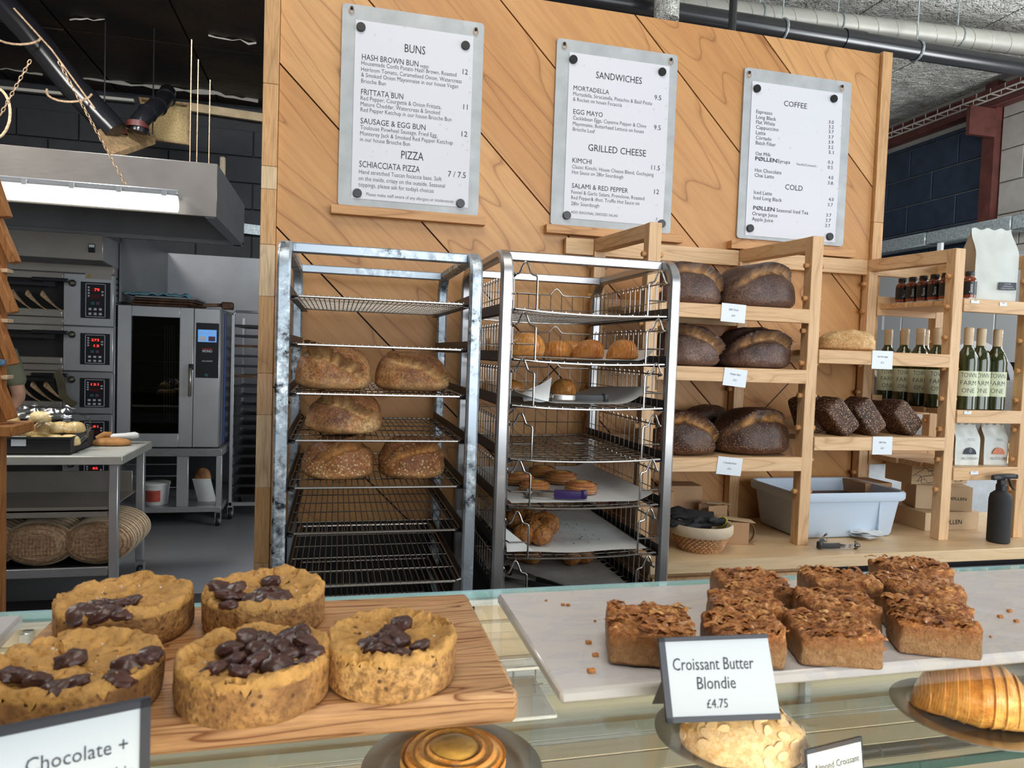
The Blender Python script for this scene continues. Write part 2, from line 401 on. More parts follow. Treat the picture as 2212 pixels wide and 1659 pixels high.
def blocks(parent, n, axis, const, u0, u1, z0, z1, bw, bh, mat, thick=.03, sgn=-1):
    """painted concrete blocks laid in running bond on the face of a wall, joints recessed"""
    j = .006; row = 0; z = z0
    while z < z1 - .02:
        u = u0 - (bw / 2 if row % 2 else 0)
        while u < u1:
            a = max(u, u0) + j; c = min(u + bw, u1) - j
            if c - a > .04:
                t = const + sgn * (thick + R.uniform(-.002, .002))
                if axis == 'y': g_ = G().box((a, const, z + j), (c, t, min(z + bh, z1) - j), .004)
                else: g_ = G().box((const, a, z + j), (t, c, min(z + bh, z1) - j), .004)
                obj('block', g_, mat, parent, smooth=False)
            u += bw
        z += bh; row += 1
wb = struct('wall_back', G().box((-5, 8.8, 0), (6.2, 9, 4.3)), M_kblk)
blocks(wb, 'block', 'y', 8.8, -4.6, .2, 2.5, 4.0, .6, .3, M_kblk)
wr = struct('wall_right', G().box((6, -4.6, 0), (6.2, 8.8, 4.3)), M_plaster)
blocks(wr, 'block', 'x', 6.0, 5.62, 7.0, 2.1, 3.95, .62, .3, M_navy)
M_block_pale = flat('pale_block', (.36, .34, .31), .8, bmp=.5, bs=60, var=.1)
blocks(wr, 'block', 'x', 6.0, 4.6, 5.46, 2.1, 4.25, .62, .3, M_block_pale)
M_redsteel = flat('red_oxide_steel', (.095, .028, .022), .55, .1, bmp=.3, bs=30, var=.3)
obj('steel_column', G().box((5.9, 5.47, 0), (5.99, 5.60, 4.25)), M_redsteel, wr)
obj('steel_beam', G().box((5.86, 4.9, 4.0), (5.99, 8.7, 4.16), .005).box((5.84, 4.9, 4.15), (5.99, 8.7, 4.17)), M_redsteel, wr)
obj('steel_cleat', G().box((5.6, 5.46, 3.72), (5.9, 5.50, 3.98)), M_redsteel, wr)
obj('white_pilaster', G().box((5.93, 7.0, 0), (5.99, 7.35, 3.75)), M_white, wr)
# grey roller shutter with a painted number under the trunking
M_shutter = flat('shutter_grey', (.44, .45, .45), .5, .2)
sh = struct('door_1', G().box((5.9, 4.2, 0), (5.98, 7.0, 2.62)), M_shutter)
k = 0
for i in range(5): obj('shutter_panel', G().box((5.875, 4.2 + i * .56 + .006, .1), (5.9, 4.2 + (i + 1) * .56 - .006, 2.6), .006), M_shutter, sh)
gt = G(); text(gt, '1', (5.872, 6.72, 1.96), None, .17, (0, -1, 0), (0, 0, 1), bold=.02); obj('painted_number', gt, M_white, sh)
tr = G()
for i in range(4): tr.box((5.79, 4.2 + i * .95, 2.80), (5.964, 4.2 + (i + 1) * .95 - .012, 2.93), .008)
M_galv = flat('galvanised_trunking', (.42, .48, .49), .5, .5, var=.35, vs=45)
tk = tag(obj('cable_trunking', tr, M_galv), 'long galvanised cable trunking along the navy block wall', 'trunking')
for y in (4.9, 5.9, 6.8): obj('bracket', G().box((5.80, y, 2.62), (5.83, y + .05, 2.80)), M_white, tk)

# ceiling
def foil(name, col, rough, bs):
    m, nt, b = base_mat(name, rough, .4, col); v = coords(nt, rnd=3.0)
    n = noise_(nt, v, bs, 5, .7, .6); bump(nt, b, n, 1.0, .16); bump(nt, b, noise_(nt, v, bs * 5, 3, .6, .8), 1.0, .03)
    nt.links.new(ramp(nt, noise_(nt, v, 3, 4), [(.3, tuple(x * .75 for x in col)), (.7, col)]), b.inputs['Base Color']); return m
M_foil = foil('silver_foil', (.93, .92, .86), .42, 6)
m, nt, b = base_mat('sooty_foil', .5, .2, (.02, .013, .009)); v = coords(nt)
nt.links.new(ramp(nt, noise_(nt, v, 1.6, 4), [(.35, (.006, .006, .006)), (.6, (.03, .016, .008)), (.75, (.045, .024, .012))]), b.inputs['Base Color'])
bump(nt, b, noise_(nt, v, 5, 5, .7), .7, .02); M_soot = m
M_torn = flat('torn_foil_edge', (.55, .52, .46), .45, .4, bmp=.6, bs=80)
ce = struct('ceiling', G().box((-5, -4.6, 4.3), (6.2, 9, 4.4)), M_soot)
for i in range(5):
    for j in range(6):
        x0 = .7 + i * 1.06; y0 = -.6 + j * 1.6
        obj('foil_panel', G().box((x0 + .008, y0 + .008, 4.275), (x0 + 1.05, y0 + 1.59, 4.3), .004), M_foil, ce, smooth=False)
for i in range(5):
    for j in range(5):
        x0 = -4.5 + i * 1.04; y0 = .8 + j * 1.6
        obj('insulation_panel', G().box((x0 + .01, y0 + .01, 4.27 + R.uniform(0, .01)), (x0 + 1.03, y0 + 1.59, 4.3), .004), M_soot, ce, smooth=False)
def ribbon(pts, w, mat, name):
    g_ = G(); P = []
    for (a, b_) in zip(pts, pts[1:]):
        for t in range(7): P.append(Vector(a).lerp(Vector(b_), t / 7) + Vector((0, R.uniform(-.02, .02), R.uniform(-.012, .012))))
    g_.tube(P, [w * R.uniform(.25, 1.3) for _ in P], 5); return obj(name, g_, mat, ce)
def cz(px, py, z=4.262): return at(px, py, 2, z)
ribbon([cz(165, 168), cz(330, 187), cz(450, 200), cz(575, 222)], .022, M_torn, 'torn_edge')
ribbon([cz(0, 148), cz(108, 162)], .009, M_torn, 'torn_edge')
ribbon([cz(150, 40), cz(240, 45)], .006, M_torn, 'torn_edge'); ribbon([cz(450, 78), cz(570, 97)], .008, M_torn, 'torn_edge')
M_batten = flat('pale_batten', (.50, .38, .22), .6, var=.2)
obj('batten', G().bar(at(0, 190, 1, 8.7), at(290, 218, 1, 8.7), .05, .03), M_torn, ce)
obj('batten', G().bar(at(412, 232, 1, 8.7), at(575, 256, 1, 8.7), .05, .09), M_batten, ce)

# plywood partition: diagonal veneer panels, recessed joints
pw = struct('wall_partition', G().box((-.19, WY + .013, 0), (1.97, WY + .10, 2.732)), M_rubber)
def clip(poly, a, b_, c):                 # keep a*x + b*z <= c
    out = []
    for p, q in zip(poly, poly[1:] + poly[:1]):
        dp = a * p[0] + b_ * p[1] - c; dq = a * q[0] + b_ * q[1] - c
        if dp <= 0: out.append(p)
        if dp * dq < 0: t = dp / (dp - dq); out.append((p[0] + (q[0] - p[0]) * t, p[1] + (q[1] - p[1]) * t))
    return out
cs = [-.3, .22, .72, 1.223, 1.723, 2.225, 2.72, 3.21, 3.71, 4.21, 5.0]; gap = .0035
for c0, c1 in zip(cs, cs[1:]):
    po = clip(clip([(-.1955, 0), (1.9755, 0), (1.9755, 2.737), (-.1955, 2.737)], 1, 1, c1 - gap), -1, -1, -c0 - gap)
    if len(po) < 3: continue
    n = len(po); vv = [(x, WY, z) for x, z in po] + [(x, WY + .013, z) for x, z in po]
    g_ = G().add(vv, [tuple(range(n)), tuple(range(2 * n - 1, n - 1, -1))] + [(i, i + n, (i + 1) % n + n, (i + 1) % n) for i in range(n)])
    o = obj('plywood_panel', g_, M_ply, pw, smooth=False)
for a, b_ in (((.55, 1.32), (.97, 1.74)), ((1.40, 1.22), (1.76, 1.58))):
    obj('panel_joint', G().bar((a[0], WY - .0002, a[1]), (b_[0], WY - .0002, b_[1]), .002, .0035), M_rubber, pw)
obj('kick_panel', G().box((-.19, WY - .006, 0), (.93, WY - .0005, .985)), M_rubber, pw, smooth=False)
def trim(n, x0, x1, cuts, seq):
    t = struct('trim_%d' % n, G().box((x0 + .002, WY - .012, 0), (x1 - .002, WY + .11, 2.74)), M_blk[0])
    for i, (a, b_) in enumerate(zip(cuts, cuts[1:])):
        obj('timber_block', G().box((x0, WY - .016, a + .0006), (x1, WY + .112, b_ - .0006), .0012), M_blk[seq[i % len(seq)]], t, smooth=False)
trim(1, -.242, -.197, [0, .32, .55, .86, 1.10, 1.33, 1.46, 1.70, 1.86, 2.03, 2.10, 2.35, 2.742], [1, 0, 2, 1, 0, 2, 1, 0, 1, 0, 1, 1])
trim(2, 1.977, 2.021, [0, .9, 1.5, 2.1, 2.742], [1, 2, 1, 1])

# ------------------------------------------------------------------ menus
m, nt, b = base_mat('menu_paper_spotted', .5, 0, (.74, .74, .79)); v = coords(nt, kind='Object')
vo = N(nt, 'ShaderNodeTexVoronoi'); vo.inputs['Scale'].default_value = 42; nt.links.new(v, vo.inputs['Vector'])
sp = ramp(nt, vo.outputs['Distance'], [(.16, (1, 1, 1)), (.22, (0, 0, 0))]); sel = N(nt, 'ShaderNodeSeparateColor'); nt.links.new(vo.outputs['Color'], sel.inputs[0])
f1 = mixc(nt, 1.0, sp, ramp(nt, sel.outputs[0], [(.55, (0, 0, 0)), (.6, (.5,) * 3)]), 'MULTIPLY')
f1 = mixc(nt, 1.0, f1, ramp(nt, noise_(nt, v, 6, 2), [(.45, (0, 0, 0)), (.52, (1, 1, 1))]), 'MULTIPLY')
nt.links.new(mixc(nt, f1, (.665, .67, .72), (.50, .50, .44)), b.inputs['Base Color']); M_menu = m
H1, H2, BD = 35, 52, 27
MENU1 = (.30135, 700, 0, [('BUNS', 578, 372, 726, 380, 52), ('HASH BROWN BUN', 272, 425, 676, 478, 36), ('vegan', 688, 482, 750, 489, 24),
 ('Housemade Confit Potato Hash Brown, Roasted', 268, 463, 948, 567, BD), ('Heirloom Tomato, Caramelised Onion, Watercress', 266, 507, 985, 612, BD), ('& Smoked Onion Mayonnaise in our house Vegan', 266, 548, 960, 655, BD), ('Brioche Bun', 266, 592, 442, 620, BD),
 ('12', 993, 532, 1030, 536, 34), ('FRITTATA BUN', 265, 676, 567, 717, 36), ('Red Pepper, Courgette & Onion Frittata,', 263, 715, 840, 802, BD), ('Mature Cheddar, Watercress & Smoked', 262, 757, 830, 838, BD), ('Red Pepper Ketchup in our house Brioche Bun', 262, 798, 912, 892, BD),
 ('11', 998, 785, 1028, 789, 34), ('SAUSAGE & EGG BUN', 261, 883, 727, 940, 36), ('Toulouse Pinwheel Sausage, Fried Egg,', 260, 925, 812, 1000, BD), ('Monterey Jack & Smoked Red Pepper Ketchup', 259, 968, 922, 1050, BD), ('in our house Brioche Bun', 258, 1010, 616, 1058, BD),
 ('12', 985, 978, 1026, 982, 34), ('PIZZA', 553, 1136, 713, 1150, 52), ('SCHIACCIATA PIZZA', 252, 1195, 686, 1242, 40), ('7 / 7.5', 888, 1266, 1015, 1276, 38),
 ('Hand stretched Tuscan focaccia base. Soft', 250, 1243, 842, 1302, BD), ('on the inside, crispy on the outside. Seasonal', 248, 1290, 866, 1350, BD), ('toppings, please ask for todays choices', 247, 1335, 785, 1388, BD), ('Please make staff aware of any allergies or intolerances', 303, 1402, 927, 1462, 21)])
MENU2 = (.2773, 1160, 70, [('SANDWICHES', 460, 355, 817, 398, 50), ('MORTADELLA', 285, 447, 562, 475, 34), ('Mortadella, Straciatella, Pistachio & Basil Pesto', 283, 490, 896, 565, 28), ('& Rocket on house Focaccia', 281, 532, 662, 578, 28), ('9.5', 914, 523, 967, 528, 36),
 ('EGG MAYO', 283, 633, 513, 658, 36), ('Cacklebean Eggs, Cayenne Pepper & Chive', 281, 677, 850, 742, 28), ('Mayonnaise, Butterhead Lettuce on house', 280, 722, 832, 782, 28), ('Brioche Loaf', 279, 765, 452, 785, 28), ('9.5', 910, 757, 961, 763, 36),
 ('GRILLED CHEESE', 399, 920, 848, 965, 50), ('KIMCHI', 276, 1012, 425, 1025, 36), ('Classic Kimchi, House Cheese Blend, Gochujang', 274, 1058, 907, 1118, 28), ('Hot Sauce on 28hr Sourdough', 273, 1100, 672, 1142, 28), ('11.5', 890, 1070, 955, 1076, 36),
 ('SALAMI & RED PEPPER', 271, 1210, 709, 1245, 36), ('Fennel & Garlic Salami, Provolone, Roasted', 268, 1255, 836, 1300, 28), ('Red Pepper& dhot. Truffle Hot Sauce on', 267, 1298, 797, 1340, 28), ('28hr Sourdough', 266, 1345, 485, 1360, 28), ('12', 912, 1258, 949, 1263, 36),
 ('ADD SEASONAL DRESSED SALAD', 265, 1408, 630, 1435, 20), ('3', 925, 1462, 936, 1463, 20)])
_l = [('COFFEE', 515, 380, 706, 405, 46), ('COLD', 525, 1076, 670, 1090, 46), ('Vanilla/Caramel', 617, 873, 780, 890, 20)]
_l += [(s, a, b_, c, b_ + 18, 31) for s, a, b_, c in (('Espresso', 285, 440, 418), ('Long Black', 285, 485, 450), ('Flat White', 284, 528, 440), ('Cappuccino', 283, 570, 470), ('Latte', 282, 615, 362), ('Cortado', 281, 657, 411), ('Batch Filter', 280, 700, 447), ('Oat Milk', 278, 790, 405),
 ('Syrups', 462, 853, 566), ('Hot Chocolate', 273, 928, 494), ('Chai Latte', 271, 970, 432), ('Iced Latte', 265, 1113, 415), ('Iced Long Black', 262, 1158, 498), ('Seasonal Iced Tea', 452, 1262, 717), ('Orange Juice', 251, 1290, 460), ('Apple Juice', 248, 1335, 425))]
_l += [(s, a, b_, a + 41, b_, 29) for s, a, b_ in (('3.0', 887, 527), ('3.2', 887, 567), ('3.7', 886, 608), ('3.7', 885, 652), ('3.9', 884, 695), ('3.2', 883, 737), ('3.1', 884, 780), ('0.3', 880, 863), ('0.5', 878, 905), ('4.0', 882, 990), ('3.8', 878, 1035), ('4.0', 885, 1172), ('3.7', 878, 1217), ('3.7', 866, 1303), ('3.7', 862, 1347), ('3.7', 858, 1390))]
_l += [('P\u00d8LLEN', 276, 833, 457, 850, 32, .02), ('P\u00d8LLEN', 259, 1243, 438, 1258, 32, .02)]
MENU3 = (.2593, 1560, 130, _l)
def menu(x0, x1, z0, z1, P, mags, spec, label, hooks):
    t = thing('menu_board', label, 'menu', ((x0 + x1) / 2, WY, z0))
    n = 6; c = .012; pts = []
    for cx_, cz_, a0 in ((x1 - c, z0 + c, -90), (x1 - c, z1 - c, 0), (x0 + c, z1 - c, 90), (x0 + c, z0 + c, 180)):
        for i in range(n + 1): a = math.radians(a0 + 90 * i / n); pts.append((cx_ + c * math.cos(a), cz_ + c * math.sin(a)))
    g_ = G().ring([[(x, y, z) for x, z in pts] for y in (WY - .001, WY - .009)])
    obj('backing_panel', g_, M_grey, t, smooth=False)
    yb = WY - .0095; px0, px1, pz0, pz1 = P
    sheet = obj('paper', G().grid(lambda u, w: Vector((px0 + (px1 - px0) * u, yb - .0012 - .004 * max(0, math.sin(math.pi * w)) * (u ** 6), pz0 + (pz1 - pz0) * w)), 16, 8, .0006), M_menu, t)
    sc, ox, oy, lines = spec
    for ln in lines:
        s_, a, b_, c_, d_, cap = ln[:6]
        p = at(ox + a * sc, oy + b_ * sc, 1, yb - .0022); q = at(ox + c_ * sc, oy + d_ * sc, 1, yb - .0022)
        g_ = G(); text(g_, s_, p, abs(q[0] - p[0]), cap * sc / FPX * p[1] * 1.06, bold=ln[6] if len(ln) > 6 else (-.006 if cap < 29 else 0))
        def lift(v_): u = max(0, min(1, (v_[0] - px0) / (px1 - px0))); w = max(0, min(1, (v_[2] - pz0) / (pz1 - pz0))); return (v_[0], yb - .0017 - .004 * math.sin(math.pi * w) * u ** 6, v_[2])
        g_.v = [lift(v_) for v_ in g_.v]; obj('lettering', g_, M_ink, sheet, smooth=False)
    for i, (a, b_) in enumerate(mags):
        p = at(a, b_, 1, yb - .006)
        obj('magnet', G().lathe([(.0132, 0), (.0142, .001), (.0142, .006), (.0132, .0075)], n=24, M=Matrix.Translation((p[0], yb - .002, p[2])) @ Matrix.Rotation(math.radians(90), 4, 'X')), M_magnet, t)
    for a, b_ in hooks:
        p = at(a, b_, 1, yb); c_ = Vector((p[0], yb - .004, p[2]))
        g_ = G().tube([c_ + Vector((.0075 * math.cos(q_), -.0008, -.004 + .0095 * math.sin(q_))) for q_ in [2 * math.pi * i / 14 for i in range(14)]], .0012, 5, True)
        obj('hook_ring', g_, M_ledge, t)
        obj('screw', G().lathe([(.0055, 0), (.0055, .004), (.003, .0085)], n=10, M=Matrix.Translation((p[0], yb, p[2] + .005)) @ Matrix.Rotation(math.radians(90), 4, 'X')), M_black, t)
menu(-.012, .441, 1.999, 2.628, (.029, .406, 2.025, 2.581), [(780, 58), (1006, 98), (772, 417), (995, 439)], MENU1, 'leftmost grey menu board listing buns and pizza', [(760, 21), (1028, 67)])
menu(.692, 1.137, 1.992, 2.617, (.737, 1.106, 2.019, 2.575), [(1239, 128), (1431, 155), (1225, 465), (1430, 483)], MENU2, 'middle grey menu board listing sandwiches and grilled cheese', [(1219, 98), (1449, 132)])
menu(1.401, 1.852, 1.999, 2.611, (1.433, 1.813, 2.011, 2.565), [(1636, 191), (1802, 213), (1621, 493), (1793, 511)], MENU3, 'rightmost grey menu board listing coffee and cold drinks', [(1618, 160), (1818, 190)])
for (x0, x1, z), l in (((-.032, .463, 1.985), 'wooden ledge under the buns menu board'), ((.672, 1.176, 1.977), 'wooden ledge under the sandwiches menu board'), ((1.367, 1.888, 1.972), 'wooden ledge under the coffee menu board')):
    tag(obj('menu_ledge', G().box((x0, WY - .034, z - .016), (x1, WY - .0005, z + .013), .001), M_ledge), l, 'ledge')
# ------------------------------------------------------------------ wheeled racks
def rack(x0, x1, yf, yb, ztop, levels, mat, label):
    t = thing('tray_rack', label, 'rack', ((x0 + x1) / 2, (yf + yb) / 2, 0))
    w, d, r = .030, .024, .058
    sec = [(-w / 2, -d / 2 + .005), (-w / 2 + .005, -d / 2), (w / 2 - .005, -d / 2), (w / 2, -d / 2 + .005), (w / 2, d / 2 - .005), (w / 2 - .005, d / 2), (-w / 2 + .005, d / 2), (-w / 2, d / 2 - .005)]
    for x in (x0 + w / 2, x1 - w / 2):
        a = yf + d / 2; b_ = yb - d / 2; zt = ztop - d / 2
        pts = [(x, a, .12), (x, a, .7), (x, a, 1.3)]
        pts += [(x, a + r - r * math.cos(q), zt - r + r * math.sin(q)) for q in [math.pi / 2 * i / 8 for i in range(9)]]
        pts += [(x, b_ - r + r * math.sin(q), zt - r + r * math.cos(q)) for q in [math.pi / 2 * i / 8 for i in range(9)]]
        pts += [(x, b_, 1.3), (x, b_, .7), (x, b_, .12)]
        # explicit frame: side axis is x, normal lies in the yz plane
        rings = []
        for i, p in enumerate(pts):
            A = Vector(pts[max(i - 1, 0)]); B = Vector(pts[min(i + 1, len(pts) - 1)]); dd = (B - A).normalized(); u = Vector((1, 0, 0)).cross(dd)
            rings.append([Vector(p) + Vector((e[0], 0, 0)) + u * e[1] for e in sec])
        obj('side_frame', G().ring([q[::-1] for q in rings]), mat, t, angle=30)
    for y in (yf + r + .012, yb - r - .012): obj('top_rail', G().box((x0 + w - .002, y - .011, ztop - .027), (x1 - w + .002, y + .011, ztop - .003), .003), mat, t)
    for y in (yf + .012, yb - .012): obj('base_rail', G().box((x0 + w - .002, y - .012, .12), (x1 - w + .002, y + .012, .15), .003), mat, t)
    for z in levels:
        for x, s in ((x0 + w, 1), (x1 - w, -1)):
            g_ = G().box((x, yf + .004, z - .008), (x + s * .0018, yb - .004, z + .022)).box((x, yf + .004, z - .008), (x + s * .016, yb - .004, z - .006))
            obj('runner', g_, M_runner, t, smooth=False)
    for x in (x0 + .02, x1 - .02):
        for y in (yf + .03, yb - .03):
            g_ = G().lathe([(.012, -.014), (.045, -.014), (.05, -.009), (.05, .009), (.045, .014), (.012, .014)], n=20, M=Matrix.Translation((x, y, .05)) @ Matrix.Rotation(math.radians(90), 4, 'Y'))
            g_.box((x - .02, y - .012, .08), (x + .02, y + .012, .12)); obj('castor', g_, M_black, t)
    return t
def wires(g, a, b_, n, lo, hi, z, r, ax, sag=0):
    """n parallel wires: ax 'y' = running in y"""
    for i in range(n):
        u = lo + (hi - lo) * i / (n - 1)
        if ax == 'y': P = [(u, a, z), (u, (a + b_) / 2, z), (u, b_, z)]
        else: P = [(a + (b_ - a) * k / 6, u, z - sag * math.sin(math.pi * k / 6)) for k in range(7)]
        g.tube(P, r, 5)
def wire_tray(x0, x1, y0, y1, z, n, mesh, label, mat, group=None):
    t = thing('wire_shelf', label, 'shelf', ((x0 + x1) / 2, (y0 + y1) / 2, z), group=group)
    g_ = G(); R_ = .0032; c = .015
    path = [(x0 + c, y0, z), (x1 - c, y0, z), (x1, y0 + c, z), (x1, y1 - c, z), (x1 - c, y1, z), (x0 + c, y1, z), (x0, y1 - c, z), (x0, y0 + c, z)]
    obj('rim', g_.tube(path, R_, 7, True), mat[0], t)
    g_ = G(); wires(g_, y0 - .003, y1 + .003, n, x0 + .012, x1 - .012, z + .003, .0013, 'y')
    obj('wires', g_, mat[1], t)
    g_ = G(); wires(g_, x0, x1, mesh, y0 + (y1 - y0) / (mesh + 1), y1 - (y1 - y0) / (mesh + 1), z + .0002, .0017 if mesh < 8 else .0012, 'x')
    obj('cross_wires', g_, mat[1], t); return t
X0, X1, YF, YB = -.139, .338, 1.700, 2.300
LV1 = [1.664, 1.5535, 1.440, 1.331, 1.220, 1.1125, .993, .88, .77]
rack(X0, X1, YF, YB, 1.797, LV1, M_worn, 'worn galvanised tray rack on the left, holding loaves')
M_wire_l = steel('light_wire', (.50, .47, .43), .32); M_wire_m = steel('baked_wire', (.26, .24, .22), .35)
nm = ['topmost wire shelf of the loaf rack, a fine mesh', 'second wire shelf from the top of the loaf rack, empty', 'third wire shelf of the loaf rack, under two brown loaves', 'fourth wire shelf of the loaf rack, under one loaf', 'fifth wire shelf of the loaf rack, under two seeded loaves', 'sixth wire shelf of the loaf rack, empty and dark', 'empty bright wire shelf of the loaf rack just above the counter edge', 'empty wire shelf of the loaf rack hidden low behind the counter', 'lowest wire shelf of the loaf rack']
for i, z in enumerate(LV1):
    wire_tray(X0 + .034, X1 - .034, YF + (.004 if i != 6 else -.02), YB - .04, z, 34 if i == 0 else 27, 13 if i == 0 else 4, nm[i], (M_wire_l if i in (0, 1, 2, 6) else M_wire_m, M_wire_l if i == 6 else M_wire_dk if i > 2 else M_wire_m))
A0, A1 = .385, .864
LV2 = [1.659, 1.5345, 1.4195, 1.2855, 1.1655, 1.0375, .912]
rack(A0, A1, YF, YB, 1.812, LV2, M_rack2, 'clean stainless tray rack beside the loaf rack, holding pastries')
def basket(x0, x1, y0, y1, z, label):
    t = thing('wire_basket_tray', label, 'basket', ((x0 + x1) / 2, (y0 + y1) / 2, z)); mt = M_chrome; h = .088
    g_ = G(); bow = .006
    F = lambda u: z - bow * math.sin(math.pi * u)
    pts = [(x0 + (x1 - x0) * k / 10, y0, F(k / 10)) for k in range(11)] + [(x1, y1, z)] + [(x0 + (x1 - x0) * (10 - k) / 10, y1, F(k / 10)) for k in range(1, 11)]
    obj('rim', g_.tube(pts, .0028, 6, True), mt, t)
    g_ = G()
    for i in range(13):
        y = y0 + (y1 - y0) * (i + .7) / 13.6; g_.tube([(x0 + (x1 - x0) * k / 6, y, F(k / 6) + .001) for k in range(7)], .0014, 5)
    for i in range(11):
        u = (i + .6) / 11.2; x = x0 + (x1 - x0) * u; g_.tube([(x, y0 - .002, F(u) + .0035), (x, y1, F(u) + .0035)], .0014, 5)
    obj('floor_wires', g_, mt, t)
    for x, s in ((x0, 1), (x1, -1)):
        g_ = G().tube([(x, y0 + .004, z + h), (x, y1, z + h)], .0022, 6).tube([(x, y0 + .01, z + h * .45), (x, y1, z + h * .45)], .0014, 5)
        k = 16
        for i in range(k):
            y = y0 + .03 + (y1 - y0 - .04) * i / (k - 1)
            g_.tube([(x, y, z), (x, y, z + h - .002), (x - s * .001, y, z + h + .005), (x - s * .004, y, z + h + .008), (x - s * .007, y, z + h + .004), (x - s * .007, y, z + h - .006)], .0013, 5)
        obj('side_fence', g_, mt, t)
    g_ = G(); P = [(x0, y1, z + h)]
    for k in range(13):
        u = .62 + .14 * k / 12; P.append((x0 + (x1 - x0) * u, y1, z + h + .022 * math.sin(math.pi * k / 12) ** 2))
    P.append((x1, y1, z + h)); g_.tube(P, .0022, 6).tube([(x0, y1, z + h * .45), (x1, y1, z + h * .45)], .0014, 5)
    for i in range(10):
        x = x0 + (x1 - x0) * (i + .8) / 10.6; g_.tube([(x, y1, z), (x, y1, z + h + .002)], .0013, 5)
    obj('back_fence', g_, mt, t)
    for x, s in ((x0, 1), (x1, -1)):
        g_ = G(); e = .052
        P = [(x, y0 + .03, z + h - .004), (x, y0 + .006, z + h)]
        for k in range(11):
            q = k / 10; P.append((x + s * (.004 + .034 * q), y0, z + h + .030 * math.sin(math.pi * q) ** 1.6))
        P += [(x + s * (e - .003), y0, z + h - .003), (x + s * e, y0, z + h - .008), (x + s * e, y0, z)]
        g_.tube(P, .0026, 7).tube([(x, y0 + .02, z + h * .45), (x + s * .003, y0, z + h * .45), (x + s * e, y0, z + h * .45)], .002, 6)
        obj('corner_hoop', g_, mt, t)
    return t
BX0, BX1 = .424, .826
nm = ['topmost wire basket tray of the pastry rack, empty', 'wire basket tray holding the row of plain croissants', 'wire basket tray with curled paper and one croissant', 'empty wire basket tray in the middle of the pastry rack', 'wire basket tray under the round swirl pastries', 'wire basket tray under the seeded knots', 'lowest visible wire basket tray, with black tongs']
for i, z in enumerate(LV2): basket(BX0, BX1, YF + .004, YB - .03, z, nm[i])

# ------------------------------------------------------------------ counter and timber shelving
CT = .968
tag(obj('worktop', G().box((.88, 1.845, CT - .038), (3.3, 2.335, CT), .002), M_counter), 'pale plywood worktop under the timber shelving', 'worktop')
cab = thing('base_cabinet', 'timber base cabinet under the left end of the worktop', 'cabinet', (1.15, 2.1, 0))
obj('body', G().box((.9, 1.90, 0), (1.52, 2.33, CT - .04)), M_oak_z, cab); obj('door', G().box((.905, 1.88, .1), (1.515, 1.899, CT - .06), .002), M_oak_z, cab)
fr = thing('undercounter_fridge', 'stainless undercounter fridge below the right part of the worktop', 'fridge', (2.4, 2.1, 0))
obj('body', G().box((1.54, 1.90, .1), (3.28, 2.33, .87), .004), M_steel, fr)
for i in range(3): obj('door', G().box((1.55 + i * .578, 1.87, .14), (2.12 + i * .578, 1.898, .80), .004), M_steel, fr)
obj('top_lip', G().tube([(1.54, 1.878, .885), (3.28, 1.878, .885)], .018, 12), M_steel, fr)
obj('rear_body', G().box((1.54, 1.93, .871), (3.28, 2.32, .925)), M_runner, fr)

YS, YBK = 1.960, 2.305
sh = thing('timber_shelving', 'open timber bread shelving with pegged posts along the plywood wall', 'shelving', (1.6, 2.14, CT))
def frame(x, w=.040, left=True):
    zt = 1.952
    obj('post', G().box((x, YS, CT), (x + w, YS + .038, zt), .0015), M_oak_z, sh)
    bo = .042; obj('post', G().box((x - bo, YBK, CT), (x + w - bo, YBK + .036, zt - .044), .0015), M_oak_z, sh)
    obj('top_rail', G().bar((x + w / 2, YS + .0385, zt - .022), (x + w / 2 - bo, YBK + .036, zt - .022), w, .044, c=.0015), M_oak_y, sh)
    for y in (YS + .019, YBK + .018):
        for k in range(8):
            z = 1.86 - k * .103
            for s in (-1, 1):
                p = Vector(((x if s < 0 else x + w) - (bo if y > 2.2 else 0), y, z)); obj('peg', G().lathe([(.0085, 0), (.0085, .012), (.006, .0145)], n=10, M=Matrix.Translation(p) @ Matrix.Rotation(math.radians(90) * s, 4, 'Y')), M_ledge, sh)
PA, PB, PC, PD = .885, 1.441, 1.988, 2.302
for x in (PA, PB, PC, PD): frame(x)
for a, b_ in ((PA - .10, PA), (PA + .04, PB), (PB + .04, PC), (PC + .04, PD)):
    obj('back_rail', G().box((a - .042, YBK + .012, 1.895), (b_ - .042, YBK + .034, 1.950), .001), M_oak_x, sh)
def shelf(x0, x1, z, label):
    t = thing('shelf_board', label, 'shelf', ((x0 + x1) / 2, 2.1, z - .045))
    obj('front_lip', G().box((x0, YS - .004, z - .042), (x1, YS + .020, z + .002), .0015), M_oak_x, t)
    ys = [YS + .021, YS + .12, YS + .22, YBK + .0]
    for k, (a, b_) in enumerate(zip(ys, ys[1:])): q = .012 * k + .006; obj('slat', G().box((x0 + .002 - q, a, z - .018), (x1 - .002 - q, b_ - .002, z), .001), M_oak_x, t)
    obj('back_lip', G().box((x0 - .040, YBK - .0015, z - .042), (x1 - .043, YBK + .010, z + .03), .001), M_oak_x, t); return t
B1 = (PA + .041, PB - .001); B2 = (PB + .041, PC - .001); B3 = (PC + .041, PD - .001)
shelf(*B1, 1.719, 'highest shelf in the left bay, under dark round loaves'); shelf(*B1, 1.528, 'middle shelf in the left bay of the timber shelving'); shelf(*B1, 1.250, 'lowest shelf in the left bay, above the glove basket')
shelf(*B2, 1.595, 'shelf in the middle bay carrying the pale seeded loaf'); shelf(*B2, 1.316, 'shelf in the middle bay carrying the tilted rye bricks')
